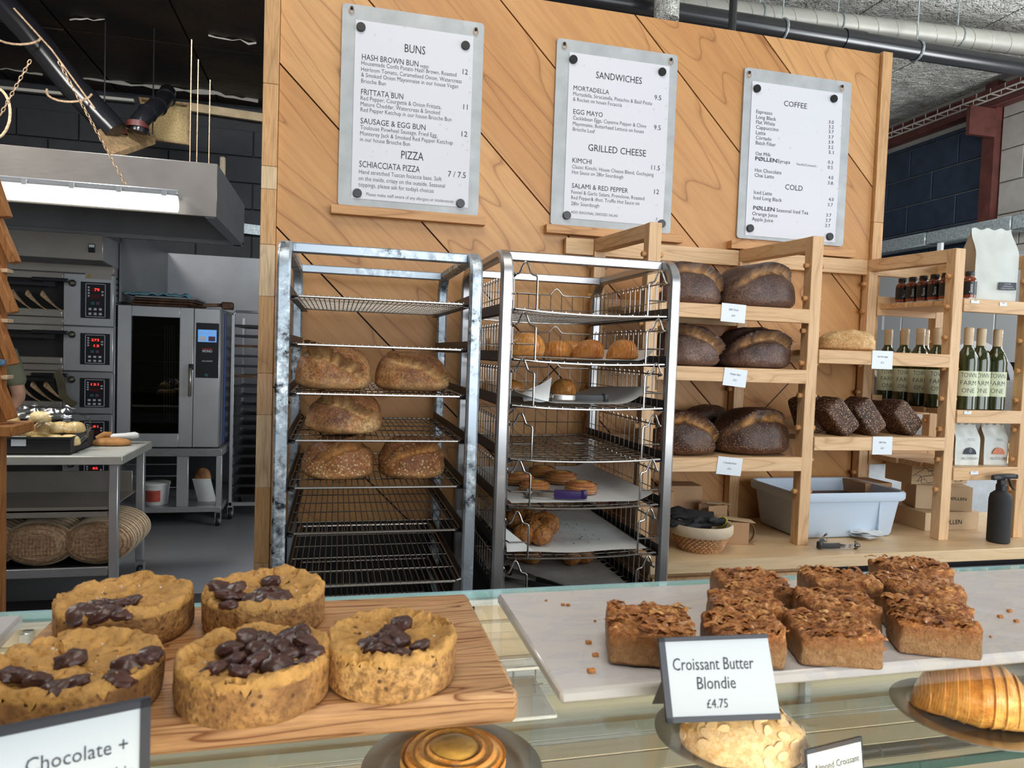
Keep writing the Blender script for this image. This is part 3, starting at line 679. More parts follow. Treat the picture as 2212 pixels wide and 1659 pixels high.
shelf(*B3, 1.785, 'highest shelf in the right bay, under sauce bottles and tall bag'); shelf(*B3, 1.410, 'middle shelf in the right bay, under the wine bottles'); shelf(*B3, 1.215, 'shelf in the right bay under the two small coffee bags')

def note(px, py, w, h, y, lines, label, tilt=0.0, name='price_note', cat='price card', cap=.0045, slabs=None):
    """small white card fixed to a shelf lip; px, py its top left corner in the photograph"""
    p = at(px, py, 1, y); t = thing(name, label, cat, (p[0] + w / 2, y, p[2] - h))
    rr = Matrix.Translation(Vector((p[0] + w / 2, y, p[2] - h / 2))) @ Matrix.Rotation(tilt, 4, 'Y')
    obj('card', G().box((-w / 2, 0, -h / 2), (w / 2, .0012, h / 2), 0, rr), M_card, t, smooth=False)
    for i, (s_, ww) in enumerate(lines):
        g_ = G(); z = (.006 - i * .0145) * (h / .045)
        text(g_, s_, rr @ Vector((0, -.0004, z)), ww, cap, rr.to_3x3() @ Vector((1, 0, 0)), rr.to_3x3() @ Vector((0, 0, 1)), 'c')
        obj('lettering', g_, M_ink, t, smooth=False)
note(1559, 655, .083, .056, YS - .0062, [('28H Sour', .034), ('\u00a34.9', .012)], 'white price card on the highest shelf of the left bay', .04, cap=.0055)
note(1564, 796, .079, .054, YS - .0062, [('Pollen Rye', .036), ('\u00a35.2', .012)], 'white price card on the middle shelf of the left bay', .09, cap=.0055)
note(1550, 988, .085, .055, YS - .0062, [('5 Seeded Sour', .046), ('\u00a35.6', .012)], 'white price card on the lowest shelf of the left bay', .10, cap=.0055)
note(1885, 757, .079, .059, YS - .0062, [('Oat Porridge', .040), ('\u00a35.5', .012)], 'white price card on the shelf under the pale seeded loaf', cap=.0055)
note(1886, 943, .076, .059, YS - .0062, [('100% Rye', .028), ('\u00a35.5', .012)], 'white price card on the shelf under the rye bricks', cap=.0055)
note(2098, 648, .034, .010, YS - .0062, [('\u00a39', .010)], 'tiny white price label under the lone sauce bottle', cap=.004)
note(2160, 653, .030, .012, YS - .0062, [('\u00a324', .012)], 'tiny white price label under the tall white bag', cap=.004)
note(2083, 888, .030, .010, YS - .0062, [('\u00a314', .008)], 'tiny white price label under the wine bottles', cap=.004)
note(2097, 1018, .032, .011, YS - .0062, [('\u00a312', .014)], 'tiny white price label under the small coffee bags', cap=.004)
# ------------------------------------------------------------------ baked goods
def sm(a, b, x):
    t = max(0., min(1., (x - a) / (b - a))); return t * t * (3 - 2 * t)
def fbm(p, s, k=3):
    v = 0; a = 1; t = 0
    for i in range(k): v += a * noise.noise(p * s + Vector((31.7 * i, 17.1, 5.3 * i))); t += a; a *= .5; s *= 2.1
    return v / t
def loaf_g(a, b, h, seed, score=(.78, .1, -.45), ear=.10, rough=.05, nu=72, nv=40, flat_=.62):
    off = Vector((seed * 13.7, seed * 7.3, seed * 3.1)); g = G(); V = []; A = []
    for i in range(nv + 1):
        ph = -math.pi / 2 + math.pi * i / nv
        for j in range(nu):
            th = 2 * math.pi * j / nu; s = math.sin(ph); c = max(0, math.cos(ph))
            r = c ** (flat_ if ph > 0 else .35)
            z = h * (.2 + .8 * max(0, s) ** .92) if ph > 0 else h * .2 * (1 + s)
            u, w = r * math.cos(th), r * math.sin(th); p = Vector((a * u, b * w, z))
            n = Vector((u / a, w / b, max(-.2, s) / h)); n.normalize()
            q = Vector((u, w, z / h)) + off
            d = rough * min(a, h) * (fbm(q, 1.3) * 1.6 + .25 * fbm(q, 7)); tone = 0
            if ph > -.1 and score:
                e = s - (score[0] + score[1] * u + score[2] * u * u) + .045 * noise.noise(Vector((u * 2.6, seed, 0)))
                m_ = sm(.95, .6, abs(u - score[3] if len(score) > 3 else u)) * sm(.25, -.1, w)
                d += h * m_ * (ear * sm(.22, .03, e) * sm(-.01, .02, e) - .45 * ear * sm(.0, -.04, e) * sm(-.24, -.10, e))
                tone = m_ * sm(.015, -.02, e) * sm(-.21, -.09, e) * (.62 + .9 * noise.noise(q * 7))
                if m_ > 0: d += h * m_ * .014 * noise.noise(q * 14) * sm(.2, 0, abs(e))
            p = p + n * d * (sm(-.9, -.1, ph))
            if p.z < 0: p.z = 0
            V.append(p); A.append(max(0, min(1, tone)))
    f = [(i * nu + j, i * nu + (j + 1) % nu, (i + 1) * nu + (j + 1) % nu, (i + 1) * nu + j) for i in range(nv) for j in range(nu)]
    return g.add(V, f, A)
def croissant_g(L, w, h, seed, bend=.25, nt_=110, na=30):
    g = G(); V = []; A = []; off = Vector((seed * 5.1, 0, 0))
    for i in range(nt_ + 1):
        t = -1 + 2 * i / nt_; tt = abs(t); k = max(0, 1 - tt ** 2.3) ** .55
        step = (tt * 5.5 + .12 * noise.noise(off + Vector((t * 2, 0, 0)))) % 1.0
        k *= 1 + .07 * (1 - step) * (1 - tt) ** .2 - .03
        for j in range(na):
            an = 2 * math.pi * j / na; sl = tt * 42 + .9 * math.sin(an) + 1.2 * noise.noise(off + Vector((t * 3, math.cos(an), math.sin(an))))
            li = .5 + .5 * math.sin(sl * 3.3)
            rr = 1 + .011 * li + .04 * noise.noise(off + Vector((t * 5, 2 * math.cos(an), 2 * math.sin(an))))
            y = w / 2 * k * rr * math.cos(an); z = h / 2 * k * rr * math.sin(an)
            z = z + h / 2 * min(1, k + .05) - h * .04
            V.append(Vector((L / 2 * t, y + bend * w * t * t, max(0, z)))); A.append(max(0, min(1, (li - .45) * 1.1 * sm(.05, .3, tt) + (.3 if step < .1 else 0))))
    f = [(i * na + j, i * na + (j + 1) % na, (i + 1) * na + (j + 1) % na, (i + 1) * na + j) for i in range(nt_) for j in range(na)]
    f += [tuple(range(na))[::-1], tuple(nt_ * na + j for j in range(na))]
    return g.add(V, [q[::-1] for q in f], A)
def swirl_g(R_, h, seed, turns=4.0):
    g = G(); nu = 64; V = []; A = []; prof = [(0, 0)]
    for k in range(9): prof.append((1, k / 8))
    prof = [(.0, 0, 0), (.9, 0, 0)] + [(1 + .025 * math.sin(k / 9 * 6.28 * 3.5), h * k / 10, 0) for k in range(1, 9)]
    rings = len(prof) + 15
    for i in range(rings):
        for j in range(nu):
            th = 2 * math.pi * j / nu
            if i < len(prof):
                r, z, _ = prof[i]; r *= 1 + .02 * noise.noise(Vector((math.cos(th) * 2, math.sin(th) * 2, seed + z * 200))); A.append(.35 + .35 * math.sin(i * 2.4 + th) if 1 < i < 9 else 0)
            else:
                q = 1 - (i - len(prof)) / 14.0; r = q * .985; ph = (r * turns - th / (2 * math.pi)) % 1.0
                z = h * (.80 + .20 * (1 - r ** 4)) + .0020 * math.cos(2 * math.pi * ph) * (1 if r > .12 else r / .12) - (.004 if r > .97 else 0)
                A.append(max(0, 1 - abs(ph - .5) * 4) * .8)
            V.append(Vector((R_ * r * math.cos(th), R_ * r * math.sin(th), z)))
    f = [(i * nu + j, i * nu + (j + 1) % nu, (i + 1) * nu + (j + 1) % nu, (i + 1) * nu + j) for i in range(rings - 1) for j in range(nu)]
    return g.add(V, f, A)
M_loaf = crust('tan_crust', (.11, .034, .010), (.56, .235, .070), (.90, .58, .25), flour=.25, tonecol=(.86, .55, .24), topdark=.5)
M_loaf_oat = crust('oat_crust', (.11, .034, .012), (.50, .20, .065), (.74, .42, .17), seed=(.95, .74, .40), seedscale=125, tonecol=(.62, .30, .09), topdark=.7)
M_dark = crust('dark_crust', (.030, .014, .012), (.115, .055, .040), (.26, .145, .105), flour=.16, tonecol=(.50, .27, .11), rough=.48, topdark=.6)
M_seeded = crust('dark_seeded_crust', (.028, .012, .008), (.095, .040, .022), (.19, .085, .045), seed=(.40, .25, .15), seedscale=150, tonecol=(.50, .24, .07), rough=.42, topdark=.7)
M_rye = crust('rye_seeds', (.035, .016, .010), (.085, .038, .024), (.14, .065, .04), seed=(.72, .48, .29), seedscale=185, rough=.6)
M_pale = crust('pale_seed_crust', (.36, .18, .06), (.62, .38, .16), (.80, .60, .33), seed=(.74, .56, .32), seedscale=190, tonecol=(.20, .09, .03))
M_crois = crust('croissant_glaze', (.30, .085, .016), (.50, .19, .040), (.64, .30, .08), tonecol=(.74, .42, .13), rough=.33, bmp=.25, s=.7)
M_crois_b = crust('croissant_bright', (.50, .17, .025), (.78, .32, .055), (.92, .52, .14), tonecol=(.95, .68, .28), rough=.3, bmp=.22, s=.7)
M_swirl = crust('swirl_pastry', (.22, .060, .018), (.42, .15, .045), (.55, .23, .07), tonecol=(.66, .36, .12), rough=.35, bmp=.25)
M_knot = crust('seeded_knot', (.24, .07, .015), (.42, .17, .04), (.52, .25, .07), seed=(.06, .03, .018), seedscale=230, rough=.45)
M_fill = flat('custard_filling', (.62, .36, .08), .35, var=.4, vs=60, bmp=.5, bs=120)

def put(name, g, mat, loc, rz, label, cat, group=None, rx=0, ry=0):
    o = obj(name, g, mat, None, local=True); place(o, loc, rz, rx, ry); return tag(o, label, cat, group)
def bx(px, py, Y): return at(px, py, 1, Y)[0]
def loaf(px0, px1, py, Y, z, hpx, b_, mat, label, seed, rz=0.0, score=(.78, .1, -.45), ear=.10, rough=.05, flat_=.62):
    x0, x1 = bx(px0, py, Y), bx(px1, py, Y); dep = (Vector((x0, Y, z)) - EYE).dot(FW)
    put('bread_loaf', loaf_g((x1 - x0) / 2 * .96, b_, hpx * dep / FPX, seed, score, ear, rough, flat_=flat_), mat, ((x0 + x1) / 2, Y, z), rz, label, 'bread')
T3, T4, T5 = LV1[2] + .0045, LV1[3] + .0045, LV1[4] + .0045
loaf(632, 803, 830, 1.84, T3, 94, .085, M_loaf, 'left round brown loaf on the third wire shelf, with a burnt ear', 1.3, .1, (.62, -.50, -.2, -.15), .26, .08)
loaf(806, 972, 830, 1.85, T3, 84, .082, M_loaf, 'right round brown loaf on the third wire shelf, with scratched top', 2.1, -.1, (.66, -.35, -.2, .2), .16, .07)
loaf(660, 829, 930, 1.84, T4, 88, .085, M_loaf, 'single brown loaf alone on its wire shelf below the pair', 3.6, .05, (.66, -.45, -.2, -.1), .24, .08)
loaf(648, 810, 1030, 1.83, T5, 90, .084, M_loaf_oat, 'left oat crusted loaf on the fifth wire shelf', 4.4, .15, (.74, .35, -.3, .1), .22, .08)
loaf(813, 962, 1030, 1.83, T5, 86, .082, M_loaf_oat, 'right oat crusted loaf on the fifth wire shelf', 5.9, -.1, (.68, .35, -.3, .25), .22, .08)
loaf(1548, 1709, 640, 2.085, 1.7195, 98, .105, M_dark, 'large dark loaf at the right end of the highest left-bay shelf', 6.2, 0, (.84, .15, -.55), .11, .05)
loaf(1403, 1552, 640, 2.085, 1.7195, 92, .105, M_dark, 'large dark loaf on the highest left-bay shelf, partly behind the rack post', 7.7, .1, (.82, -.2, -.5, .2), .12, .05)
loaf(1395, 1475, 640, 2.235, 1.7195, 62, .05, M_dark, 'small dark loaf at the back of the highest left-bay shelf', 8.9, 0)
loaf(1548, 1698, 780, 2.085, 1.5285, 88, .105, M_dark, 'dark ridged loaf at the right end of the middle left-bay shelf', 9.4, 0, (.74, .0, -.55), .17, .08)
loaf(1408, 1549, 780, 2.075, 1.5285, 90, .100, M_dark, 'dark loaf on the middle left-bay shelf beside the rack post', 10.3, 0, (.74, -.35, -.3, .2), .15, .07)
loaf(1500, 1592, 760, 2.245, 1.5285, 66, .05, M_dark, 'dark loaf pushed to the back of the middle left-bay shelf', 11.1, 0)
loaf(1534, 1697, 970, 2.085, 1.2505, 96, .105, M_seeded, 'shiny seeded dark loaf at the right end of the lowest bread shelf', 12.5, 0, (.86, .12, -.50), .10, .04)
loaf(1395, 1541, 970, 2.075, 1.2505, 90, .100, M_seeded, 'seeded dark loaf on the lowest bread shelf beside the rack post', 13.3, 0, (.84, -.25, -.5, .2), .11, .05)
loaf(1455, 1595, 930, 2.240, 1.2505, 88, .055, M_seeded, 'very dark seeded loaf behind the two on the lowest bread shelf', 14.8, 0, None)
loaf(1768, 1888, 745, 2.09, 1.5955, 46, .075, M_pale, 'flat pale loaf crusted with seeds in the middle bay', 15.2, 0, None, .16, .16, .5)
# rye bricks, tipped on a corner against one another
def brick_g(L, D, H, seed):
    g = G(); n = 22; V = []; F = []; off = Vector((seed, seed * 2, 0))
    S_ = [(0, 1, 2), (1, 2, 0), (2, 0, 1)]; dim = (L / 2, D / 2, H / 2)
    for a, b_, c in S_:
        for s in (-1, 1):
            base = len(V)
            for i in range(n + 1):
                for j in range(n + 1):
                    q = [0, 0, 0]; q[a] = -1 + 2 * i / n; q[b_] = -1 + 2 * j / n; q[c] = s
                    v = Vector(q); w = Vector((abs(q[0]) ** 8 + abs(q[1]) ** 8 + abs(q[2]) ** 8,)*3)[0] ** (1 / 8) ; v = v / w
                    v = Vector((v.x * dim[0], v.y * dim[1], v.z * dim[2])); d = v.normalized()
                    V.append(v + d * (.0022 * fbm(v * 40 + off, 1) + .0012 * noise.noise(v * 260 + off)))
            for i in range(n):
                for j in range(n):
                    k = base + i * (n + 1) + j; q = (k, k + n + 1, k + n + 2, k + 1); F.append(q if s > 0 else q[::-1])
    return g.add(V, F)
br = None
for i, (px, py, Y, ang, l) in enumerate(((1803, 888, 2.03, .84, 'first tipped rye brick, beside the shelving post'), (1862, 888, 2.05, .88, 'second tipped rye brick, in the middle of the row'), (1940, 889, 2.06, .72, 'third tipped rye brick, standing apart on the right'), (1745, 905, 2.12, 1.2, 'rye brick half hidden behind the shelving post'), (1905, 903, 2.22, .5, 'rye brick at the back behind the second one'))):
    p = at(px, py, 1, Y); L_, D_, H_ = .128, .10, .074
    zz = 1.3165 + L_ / 2 * math.sin(ang) + H_ / 2 * math.cos(ang) - .012
    if br is None: br = obj('rye_brick', brick_g(L_, D_, H_, 3), M_rye, None, local=True); o = place(br, (p[0], Y, zz), 0, 0, ang); tag(o, l, 'bread')
    else: dup(br, (p[0], Y, zz), R.uniform(-.1, .1), l, 0, ang)

# pastries in the baskets
def croi(px, Y, z, L, w, h, rz, label, seed, mat=None, group=None):
    return put('croissant', croissant_g(L, w, h, seed), mat or M_crois, (bx(px, 770, Y), Y, z), rz, label, 'croissant', group)
P2 = LV2[1] + .006
M_parch = flat('baking_parchment', (.66, .68, .68), .55, var=.06, vs=20, bmp=.4, bs=30, bd=.002)
def sheet(name, P, mat, label, cat='paper', nu=24, nv=16): return tag(obj(name, G().grid(P, nu, nv, .0004), mat, angle=80), label, cat)
sheet('parchment', lambda u, v: Vector((.445 + .37 * u, 1.735 + .45 * v, P2 + .0015 + .030 * max(0, (u - .88) / .12) ** 1.5 + .001 * math.sin(9 * u + 5 * v))), M_parch, 'baking paper under the row of croissants, lifting at its right corner')
croi(1140, 1.80, P2 + .003, .115, .080, .064, .35, 'biggest croissant at the left end of the croissant row', 1)
croi(1203, 1.86, P2 + .003, .098, .072, .048, -.4, 'low croissant second from the left in the row', 2)
croi(1276, 1.80, P2 + .003, .086, .080, .052, .1, 'croissant with a spiral end, third from the left in the row', 3)
croi(1348, 1.80, P2 + .003, .088, .082, .056, -.1, 'plump croissant at the right end of the row', 4)
croi(1232, 2.03, P2 + .003, .10, .08, .052, .3, 'croissant in the second row, behind the two middle ones', 5)
croi(1108, 2.00, P2 + .003, .10, .08, .056, 1.2, 'croissant at the back left of the croissant basket', 6)
P3 = LV2[2] + .006
def curl(u, v):
    x = .432 + .39 * u; z = P3 + .002 + .048 * max(0, (u - .72) / .28) ** 1.7 * (1 - .5 * v) + .03 * max(0, (.30 - u) / .30) ** 1.5 * max(0, 1 - v * 1.6)
    return Vector((x - .02 * max(0, (u - .72) / .28) ** 2, 1.73 + .44 * v, z))
sheet('parchment', curl, M_parch, 'white baking paper curling up at the right of its basket')
g_ = G().grid(lambda u, v: Vector((.462 + .066 * u + .006 * v, 1.742 + .05 * v * (1 - u), P3 + .004 + (.062 * v) * (.25 + .75 * u) + .002 * math.sin(u * 7))), 10, 8, .0005)
tag(obj('folded_paper', g_, M_parch, angle=80), 'upright folded paper flap left of the lone croissant', 'paper')
croi(1222, 1.93, P3 + .003, .078, .070, .056, .15, 'lone croissant behind the black tongs', 7)
croi(1108, 2.02, P3 + .003, .09, .07, .045, .9, 'croissant at the back left of the curled paper basket', 8)
M_grip = flat('black_grip', (.02, .02, .022), .5); M_purple = flat('purple_grip', (.035, .018, .11), .35)
def tongs(loc, rz, L, spread, grip, label, rx=0.0, head='scallop', gripw=.016):
    t = thing('tongs', label, 'tongs', loc, rz); WM[t.name] = Matrix.Identity(4)
    obj('hinge', G().lathe([(.0075, -.011), (.009, -.009), (.009, .009), (.0075, .011)], (0, 0, .014), 14), grip, t, local=True)
    for s in (-1, 1):
        M_ = Matrix.Translation((0, 0, .012)) @ Matrix.Rotation(s * spread / 2, 4, 'Z')
        g_ = G(); n = 12
        P = [M_ @ Vector((L * .5 * k / n, s * .004 * math.sin(math.pi * k / n), 0)) for k in range(n + 1)]
        obj('grip', g_.sweep(P, [(-.0035, -gripw / 2), (.0035, -gripw / 2), (.0045, 0), (.0035, gripw / 2), (-.0035, gripw / 2), (-.0045, 0)]), grip, t, local=True)
        P = [M_ @ Vector((L * (.46 + .44 * k / n), s * .008 * math.sin(math.pi * k / n), 0)) for k in range(n + 1)]
        obj('arm', G().sweep(P, [(-.001, -.006), (.001, -.006), (.001, .006), (-.001, .006)]), M_chrome, t, local=True)
        g_ = G()
        g_.grid(lambda u, v: M_ @ Vector((L * (.88 + .14 * u), s * (.006 * math.cos(math.pi * (v - .5)) * 1.6 - .006) + s * .002 * math.sin(u * 25), .030 * (v - .5) * (.5 + .5 * math.sin(math.pi * min(1, u + .15))))), 16, 8, .001)
        obj('scalloped_head' if head == 'scallop' else 'head', g_, M_chrome if head == 'scallop' else grip, t, local=True)
    return t
p = at(1310, 872, 1, 1.735); tongs((p[0], 1.745, P3 + .003), math.radians(172), .16, .12, M_grip, 'black handled tongs lying in front of the lone croissant')
P5 = LV2[4] + .006
sheet('parchment', lambda u, v: Vector((.435 + .385 * u, 1.725 + .49 * v, P5 + .001 + .02 * max(0, (u - .86) / .14) ** 1.6 + .012 * max(0, (v - .8) / .2) ** 2)), M_parch, 'baking paper under the round swirl pastries')
sw = None
for px, py, Y, k, l in ((1255, 1045, 1.835, 1.0, 'round swirl pastry nearest the front, beside the purple tongs'), (1155, 1035, 1.86, .96, 'round swirl pastry at the left, behind the tong heads'), (1212, 1022, 1.985, 1.05, 'round swirl pastry in the second row, in the middle'), (1120, 1015, 1.98, 1.0, 'round swirl pastry in the second row, at the left'), (1172, 1008, 2.10, .95, 'round swirl pastry at the very back of its basket')):
    if sw is None:
        sw = thing('swirl_pastry', l, 'pastry'); WM[sw.name] = Matrix.Identity(4)
        obj('pastry', swirl_g(.044, .030, 3), M_swirl, sw, local=True)
        g_ = G().lathe([(.0, .0325), (.010, .0325), (.017, .0315), (.020, .0295)], n=24, cap=False); obj('filling', g_, M_fill, sw, local=True)
        place(sw, (bx(px, py, Y), Y, P5 + .003), .4); sw['group'] = 'round swirl pastries in the basket'
    else: o = dup(sw, (bx(px, py, Y), Y, P5 + .003), px * .13, l); o.scale = (k, k, k)
p = at(1275, 1080, 2, P5 + .01); tongs((p[0] - .005, 1.738, P5 + .003), math.radians(163), .155, .16, M_purple, 'purple handled tongs in front of the round swirl pastries', gripw=.02)
P6 = LV2[5] + .006
sheet('parchment', lambda u, v: Vector((.44 + .375 * u, 1.735 + .47 * v - .02 * math.sin(3 * u), P6 + .001 + .0015 * math.sin(11 * u + 3 * v))), M_parch, 'crumpled baking paper strewn with crumbs beside the seeded knots')
g_ = G().grid(lambda u, v: Vector((.428 + .07 * u, 1.728 + .03 * v, P6 + .003 + .055 * (1 - u) * v)), 6, 6, .0005); tag(obj('paper_flap', g_, M_parch), 'white paper flap folded up left of the seeded knots', 'paper')
def knot_g(seed):
    g = G()
    for k, (x, y, z, r) in enumerate(((-.026, -.006, 0, .030), (.018, -.014, 0, .029), (.0, .024, 0, .032), (.004, .002, .016, .026), (.036, .014, 0, .024))):
        V = []; nu, nv = 24, 14
        for i in range(nv + 1):
            ph = -math.pi / 2 + math.pi * i / nv
            for j in range(nu):
                th = 2 * math.pi * j / nu; d = Vector((math.cos(ph) * math.cos(th), math.cos(ph) * math.sin(th), math.sin(ph)))
                rr = r * (1 + .10 * noise.noise(d * 2 + Vector((seed, k, 0))) + .05 * math.sin(9 * th + 3 * ph + k)); q = Vector((x, y, z + r * .9)) + d * rr; q.z = max(0, q.z * .95); V.append(q)
        g.add(V, [(i * nu + j, i * nu + (j + 1) % nu, (i + 1) * nu + (j + 1) % nu, (i + 1) * nu + j) for i in range(nv) for j in range(nu)])
    return g
kn = put('seeded_knot', knot_g(1), M_knot, (bx(1150, 1150, 1.80), 1.80, P6 + .003), 0, 'front seeded knot bun on the crumb strewn paper', 'pastry')
dup(kn, (bx(1178, 1130, 1.885), 1.895, P6 + .003), 1.3, 'second seeded knot bun, just behind the front one')
dup(kn, (bx(1128, 1120, 1.95), 1.975, P6 + .003), 2.4, 'seeded knot bun at the back left of its basket')
M_crumb = flat('dark_crumb', (.05, .025, .015), .7); M_crumb_t = flat('toasted_crumb', (.50, .20, .05), .6, var=.4, vs=200)
g_ = G()
for i in range(70):
    x = R.uniform(.53, .72); y = R.uniform(1.78, 2.1); z = P6 + .0035; s = R.uniform(.0008, .0018); g_.box((x, y, z), (x + s * R.uniform(1, 3), y + s, z + s))
o = tag(obj('crumbs', g_, M_crumb, smooth=False), 'dark seeds and crumbs scattered on the baking paper', 'crumbs'); o['kind'] = 'stuff'
P7 = LV2[6] + .006
M_parch_s = flat('stained_parchment', (.42, .40, .37), .6, var=.35, vs=9)
sheet('parchment', lambda u, v: Vector((.44 + .36 * u, 1.72 + .48 * v, P7 + .001)), M_parch_s, 'stained baking paper in the lowest visible basket')
tongs((bx(1232, 1262, 1.74), 1.735, P7 + .003), math.radians(128), .25, .30, M_rubber, 'open black tongs lying on the stained baking paper', head='plain')
dup(kn, (bx(1245, 1225, 2.02), 2.02, P7 + .003), .4, 'dark seeded knot at the back of the stained paper, right'); dup(kn, (bx(1150, 1225, 2.02), 2.06, P7 + .003), 1.4, 'dark seeded knot at the back of the stained paper, left')

# ------------------------------------------------------------------ bottles, bags and boxes in the right bay
def glassy(name, col, rough=.05):
    m, nt, b = base_mat(name, rough, 0, col, .6, .3); return m
M_wine = glassy('green_bottle_glass', (.030, .038, .008)); M_wcap = flat('tan_capsule', (.56, .42, .26), .4); M_wlab = flat('cream_label', (.62, .66, .47), .6)
M_sauce = glassy('red_sauce', (.20, .035, .008)); M_blab = flat('black_label', (.010, .011, .014), .35); M_clear = glassy('clear_base', (.45, .48, .46))
def wrap(g, s, r, z, ang0, width, cap, bold=0.0):
    v, f = glyphs(s, bold); x0 = min(p[0] for p in v); x1 = max(p[0] for p in v); sx = width / (x1 - x0); sy = cap / CAP
    g.add([Vector((r * math.cos(ang0 + ((p[0] - x0) * sx - width / 2) / r), r * math.sin(ang0 + ((p[0] - x0) * sx - width / 2) / r), z + p[1] * sy)) for p in v], f)
A0_ = math.radians(-122)
wn = thing('wine_bottle', 'leftmost of the three wine bottles at the front of the right bay', 'bottle'); WM[wn.name] = Matrix.Identity(4)
obj('glass_body', G().lathe([(.028, .0), (.033, .004), (.033, .165), (.031, .182), (.022, .203), (.0145, .216), (.0135, .235)], n=32), M_wine, wn, local=True)
obj('capsule', G().lathe([(.0142, .222), (.0146, .255), (.0150, .257), (.0146, .259), (.0146, .264), (.0150, .266), (.0146, .268), (.0146, .280), (.012, .283), (0, .283)], n=24), M_wcap, wn, local=True)
lb = obj('label', G().lathe([(.0334, .048), (.0334, .134)], n=40, cap=False), M_wlab, wn, local=True)
g_ = G()
for i, s_ in enumerate(('TOWN', 'FARM', 'ONE')): g_ = G(); wrap(g_, s_, .0337, .112 - i * .026, A0_, .050 if i < 2 else .040, .0155, -.012); obj('lettering', g_, M_ink, lb, local=True, smooth=False)
place(wn, (2.098, 1.995, 1.4105), 0); wn['group'] = 'wine bottles in the right bay'
for x, Y, l in ((2.167, 2.010, 'middle one of the three wine bottles at the front of the right bay'), (2.243, 2.015, 'rightmost of the three wine bottles at the front of the right bay'), (2.064, 2.090, 'wine bottle seen just left of the third shelving post'), (2.062, 2.165, 'wine bottle fourth in the row running back along the post'),
                (2.062, 2.238, 'wine bottle second from the back beside the white price card'), (2.062, 2.32, 'rearmost wine bottle, above the white price card'), (2.137, 2.325, 'wine bottle glimpsed right of the rearmost one'), (2.139, 2.225, 'wine bottle glimpsed between the row and the rear post')):
    dup(wn, (x, Y, 1.4105), 0.04 * R.uniform(-1, 1), l)
sb = thing('sauce_bottle', 'lone sauce bottle beside the tall white bag', 'bottle'); WM[sb.name] = Matrix.Identity(4)
obj('glass_base', G().lathe([(.018, .0), (.0215, .002), (.0215, .007)], n=8), M_clear, sb, local=True)
obj('sauce', G().lathe([(.0212, .007), (.0212, .066), (.017, .075), (.012, .079), (.012, .084)], n=24), M_sauce, sb, local=True)
obj('cap', G().lathe([(.0135, .082), (.014, .084), (.014, .095), (.013, .097), (0, .097)], n=20), M_black, sb, local=True)
lb = obj('label', G().lathe([(.0216, .017), (.0216, .062)], n=32, cap=False), M_blab, sb, local=True)
g_ = G(); v_, f_ = glyphs('Sauce')
x0_ = min(p[0] for p in v_); g_.add([Vector((.0218 * math.cos(A0_ + (p[1] - .3) * .014 / .0218 * -1), .0218 * math.sin(A0_ + (p[1] - .3) * .014 / .0218 * -1), .024 + (p[0] - x0_) * .0125)) for p in v_], f_)
obj('lettering', g_, M_white, lb, local=True, smooth=False)
place(sb, (bx(2094, 620, 1.99), 1.99, 1.7855), .0); sb['group'] = 'sauce bottles on the highest shelf of the right bay'
rows = ['nearest the post', 'second from the post', 'in the middle of the row', 'second from the far end', 'at the far end']
for i in range(5):
    for j in (0, 1): dup(sb, (2.0545 + .047 * j, 2.060 + .0495 * i, 1.7855), R.uniform(-.2, .2), 'sauce bottle %s, %s column behind the third post' % (rows[i], ('left', 'right')[j]))
M_bag = flat('white_paper_bag', (.66, .70, .67), .55, bmp=.5, bs=18, bd=.006, var=.05); M_kraft = flat('kraft', (.42, .25, .13), .7, bmp=.15, bs=150, var=.08); M_kraft_lt = flat('light_kraft', (.55, .40, .24), .7, var=.06)
M_bagside = flat('bag_gusset', (.45, .38, .29), .65)
def bag(loc, w, d, h, label, rz, foldtop=.12, name='coffee_bag'):
    t = thing(name, label, 'bag', loc, rz); WM[t.name] = Matrix.Identity(4)
    def P(side):
        def f(u, v):
            k = 1 - sm(.62, 1.0, v) * .96; bul = .15 * math.sin(math.pi * min(1, v * 1.15)) * math.sin(math.pi * u)
            x = -w / 2 + w * u; x *= 1 + .05 * math.sin(math.pi * v) - .03 * sm(.85, 1, v)
            y = side * (d / 2) * (k + bul) + side * .0035 * noise.noise(Vector((u * 4, v * 6, side * 3 + w * 50))) * (1 if 0 < u < 1 else 0)
            return Vector((x, y, h * v + (.004 * math.sin(u * 19) if v > .99 else 0)))
        return f
    fr_ = obj('front_panel', G().grid(lambda u, v: P(-1)(u, v), 16, 22), M_bag, t, local=True, angle=80)
    obj('rear_panel', G().grid(lambda u, v: P(1)(1 - u, v), 16, 22), M_bag, t, local=True, angle=80)
    for s, nme in ((0, 'gusset'), (1, 'gusset')):
        def Gs(u, v):
            a = P(-1)(s, v); b_ = P(1)(s, v); q = a.lerp(b_, u); q.x += (-1 if s else 1) * .012 * math.sin(math.pi * u) * sm(.3, 1, v); return q
        obj(nme, G().grid((lambda u, v: Gs(1 - u, v)) if s == 0 else Gs, 6, 22), M_bagside, t, local=True)
    obj('base', G().box((-w / 2, -d / 2, 0), (w / 2, d / 2, .0012)), M_bag, t, local=True)
    return t, fr_
p = at(2155, 650, 1, 2.0)
t, f_ = bag((p[0] + .002, 2.045, 1.786), .142, .085, .258, 'tall plain white coffee bag at the end of the highest shelf', math.radians(-14))
g_ = G().box((.004, -.0535, .042), (.064, -.0520, .068)); lb = obj('dark_sticker', g_, M_cardfr, f_, local=True)
g_ = G(); text(g_, 'ROASTED', (.034, -.0538, .061), .022, .003, align='c'); text(g_, 'COFFEE BEANS', (.034, -.0538, .053), .035, .0032, align='c'); text(g_, 'SINGLE ORIGIN 1KG', (.034, -.0538, .046), .045, .003, align='c'); obj('lettering', g_, M_card, t, local=True, smooth=False)
M_or = flat('orange_print', (.62, .20, .09), .5)
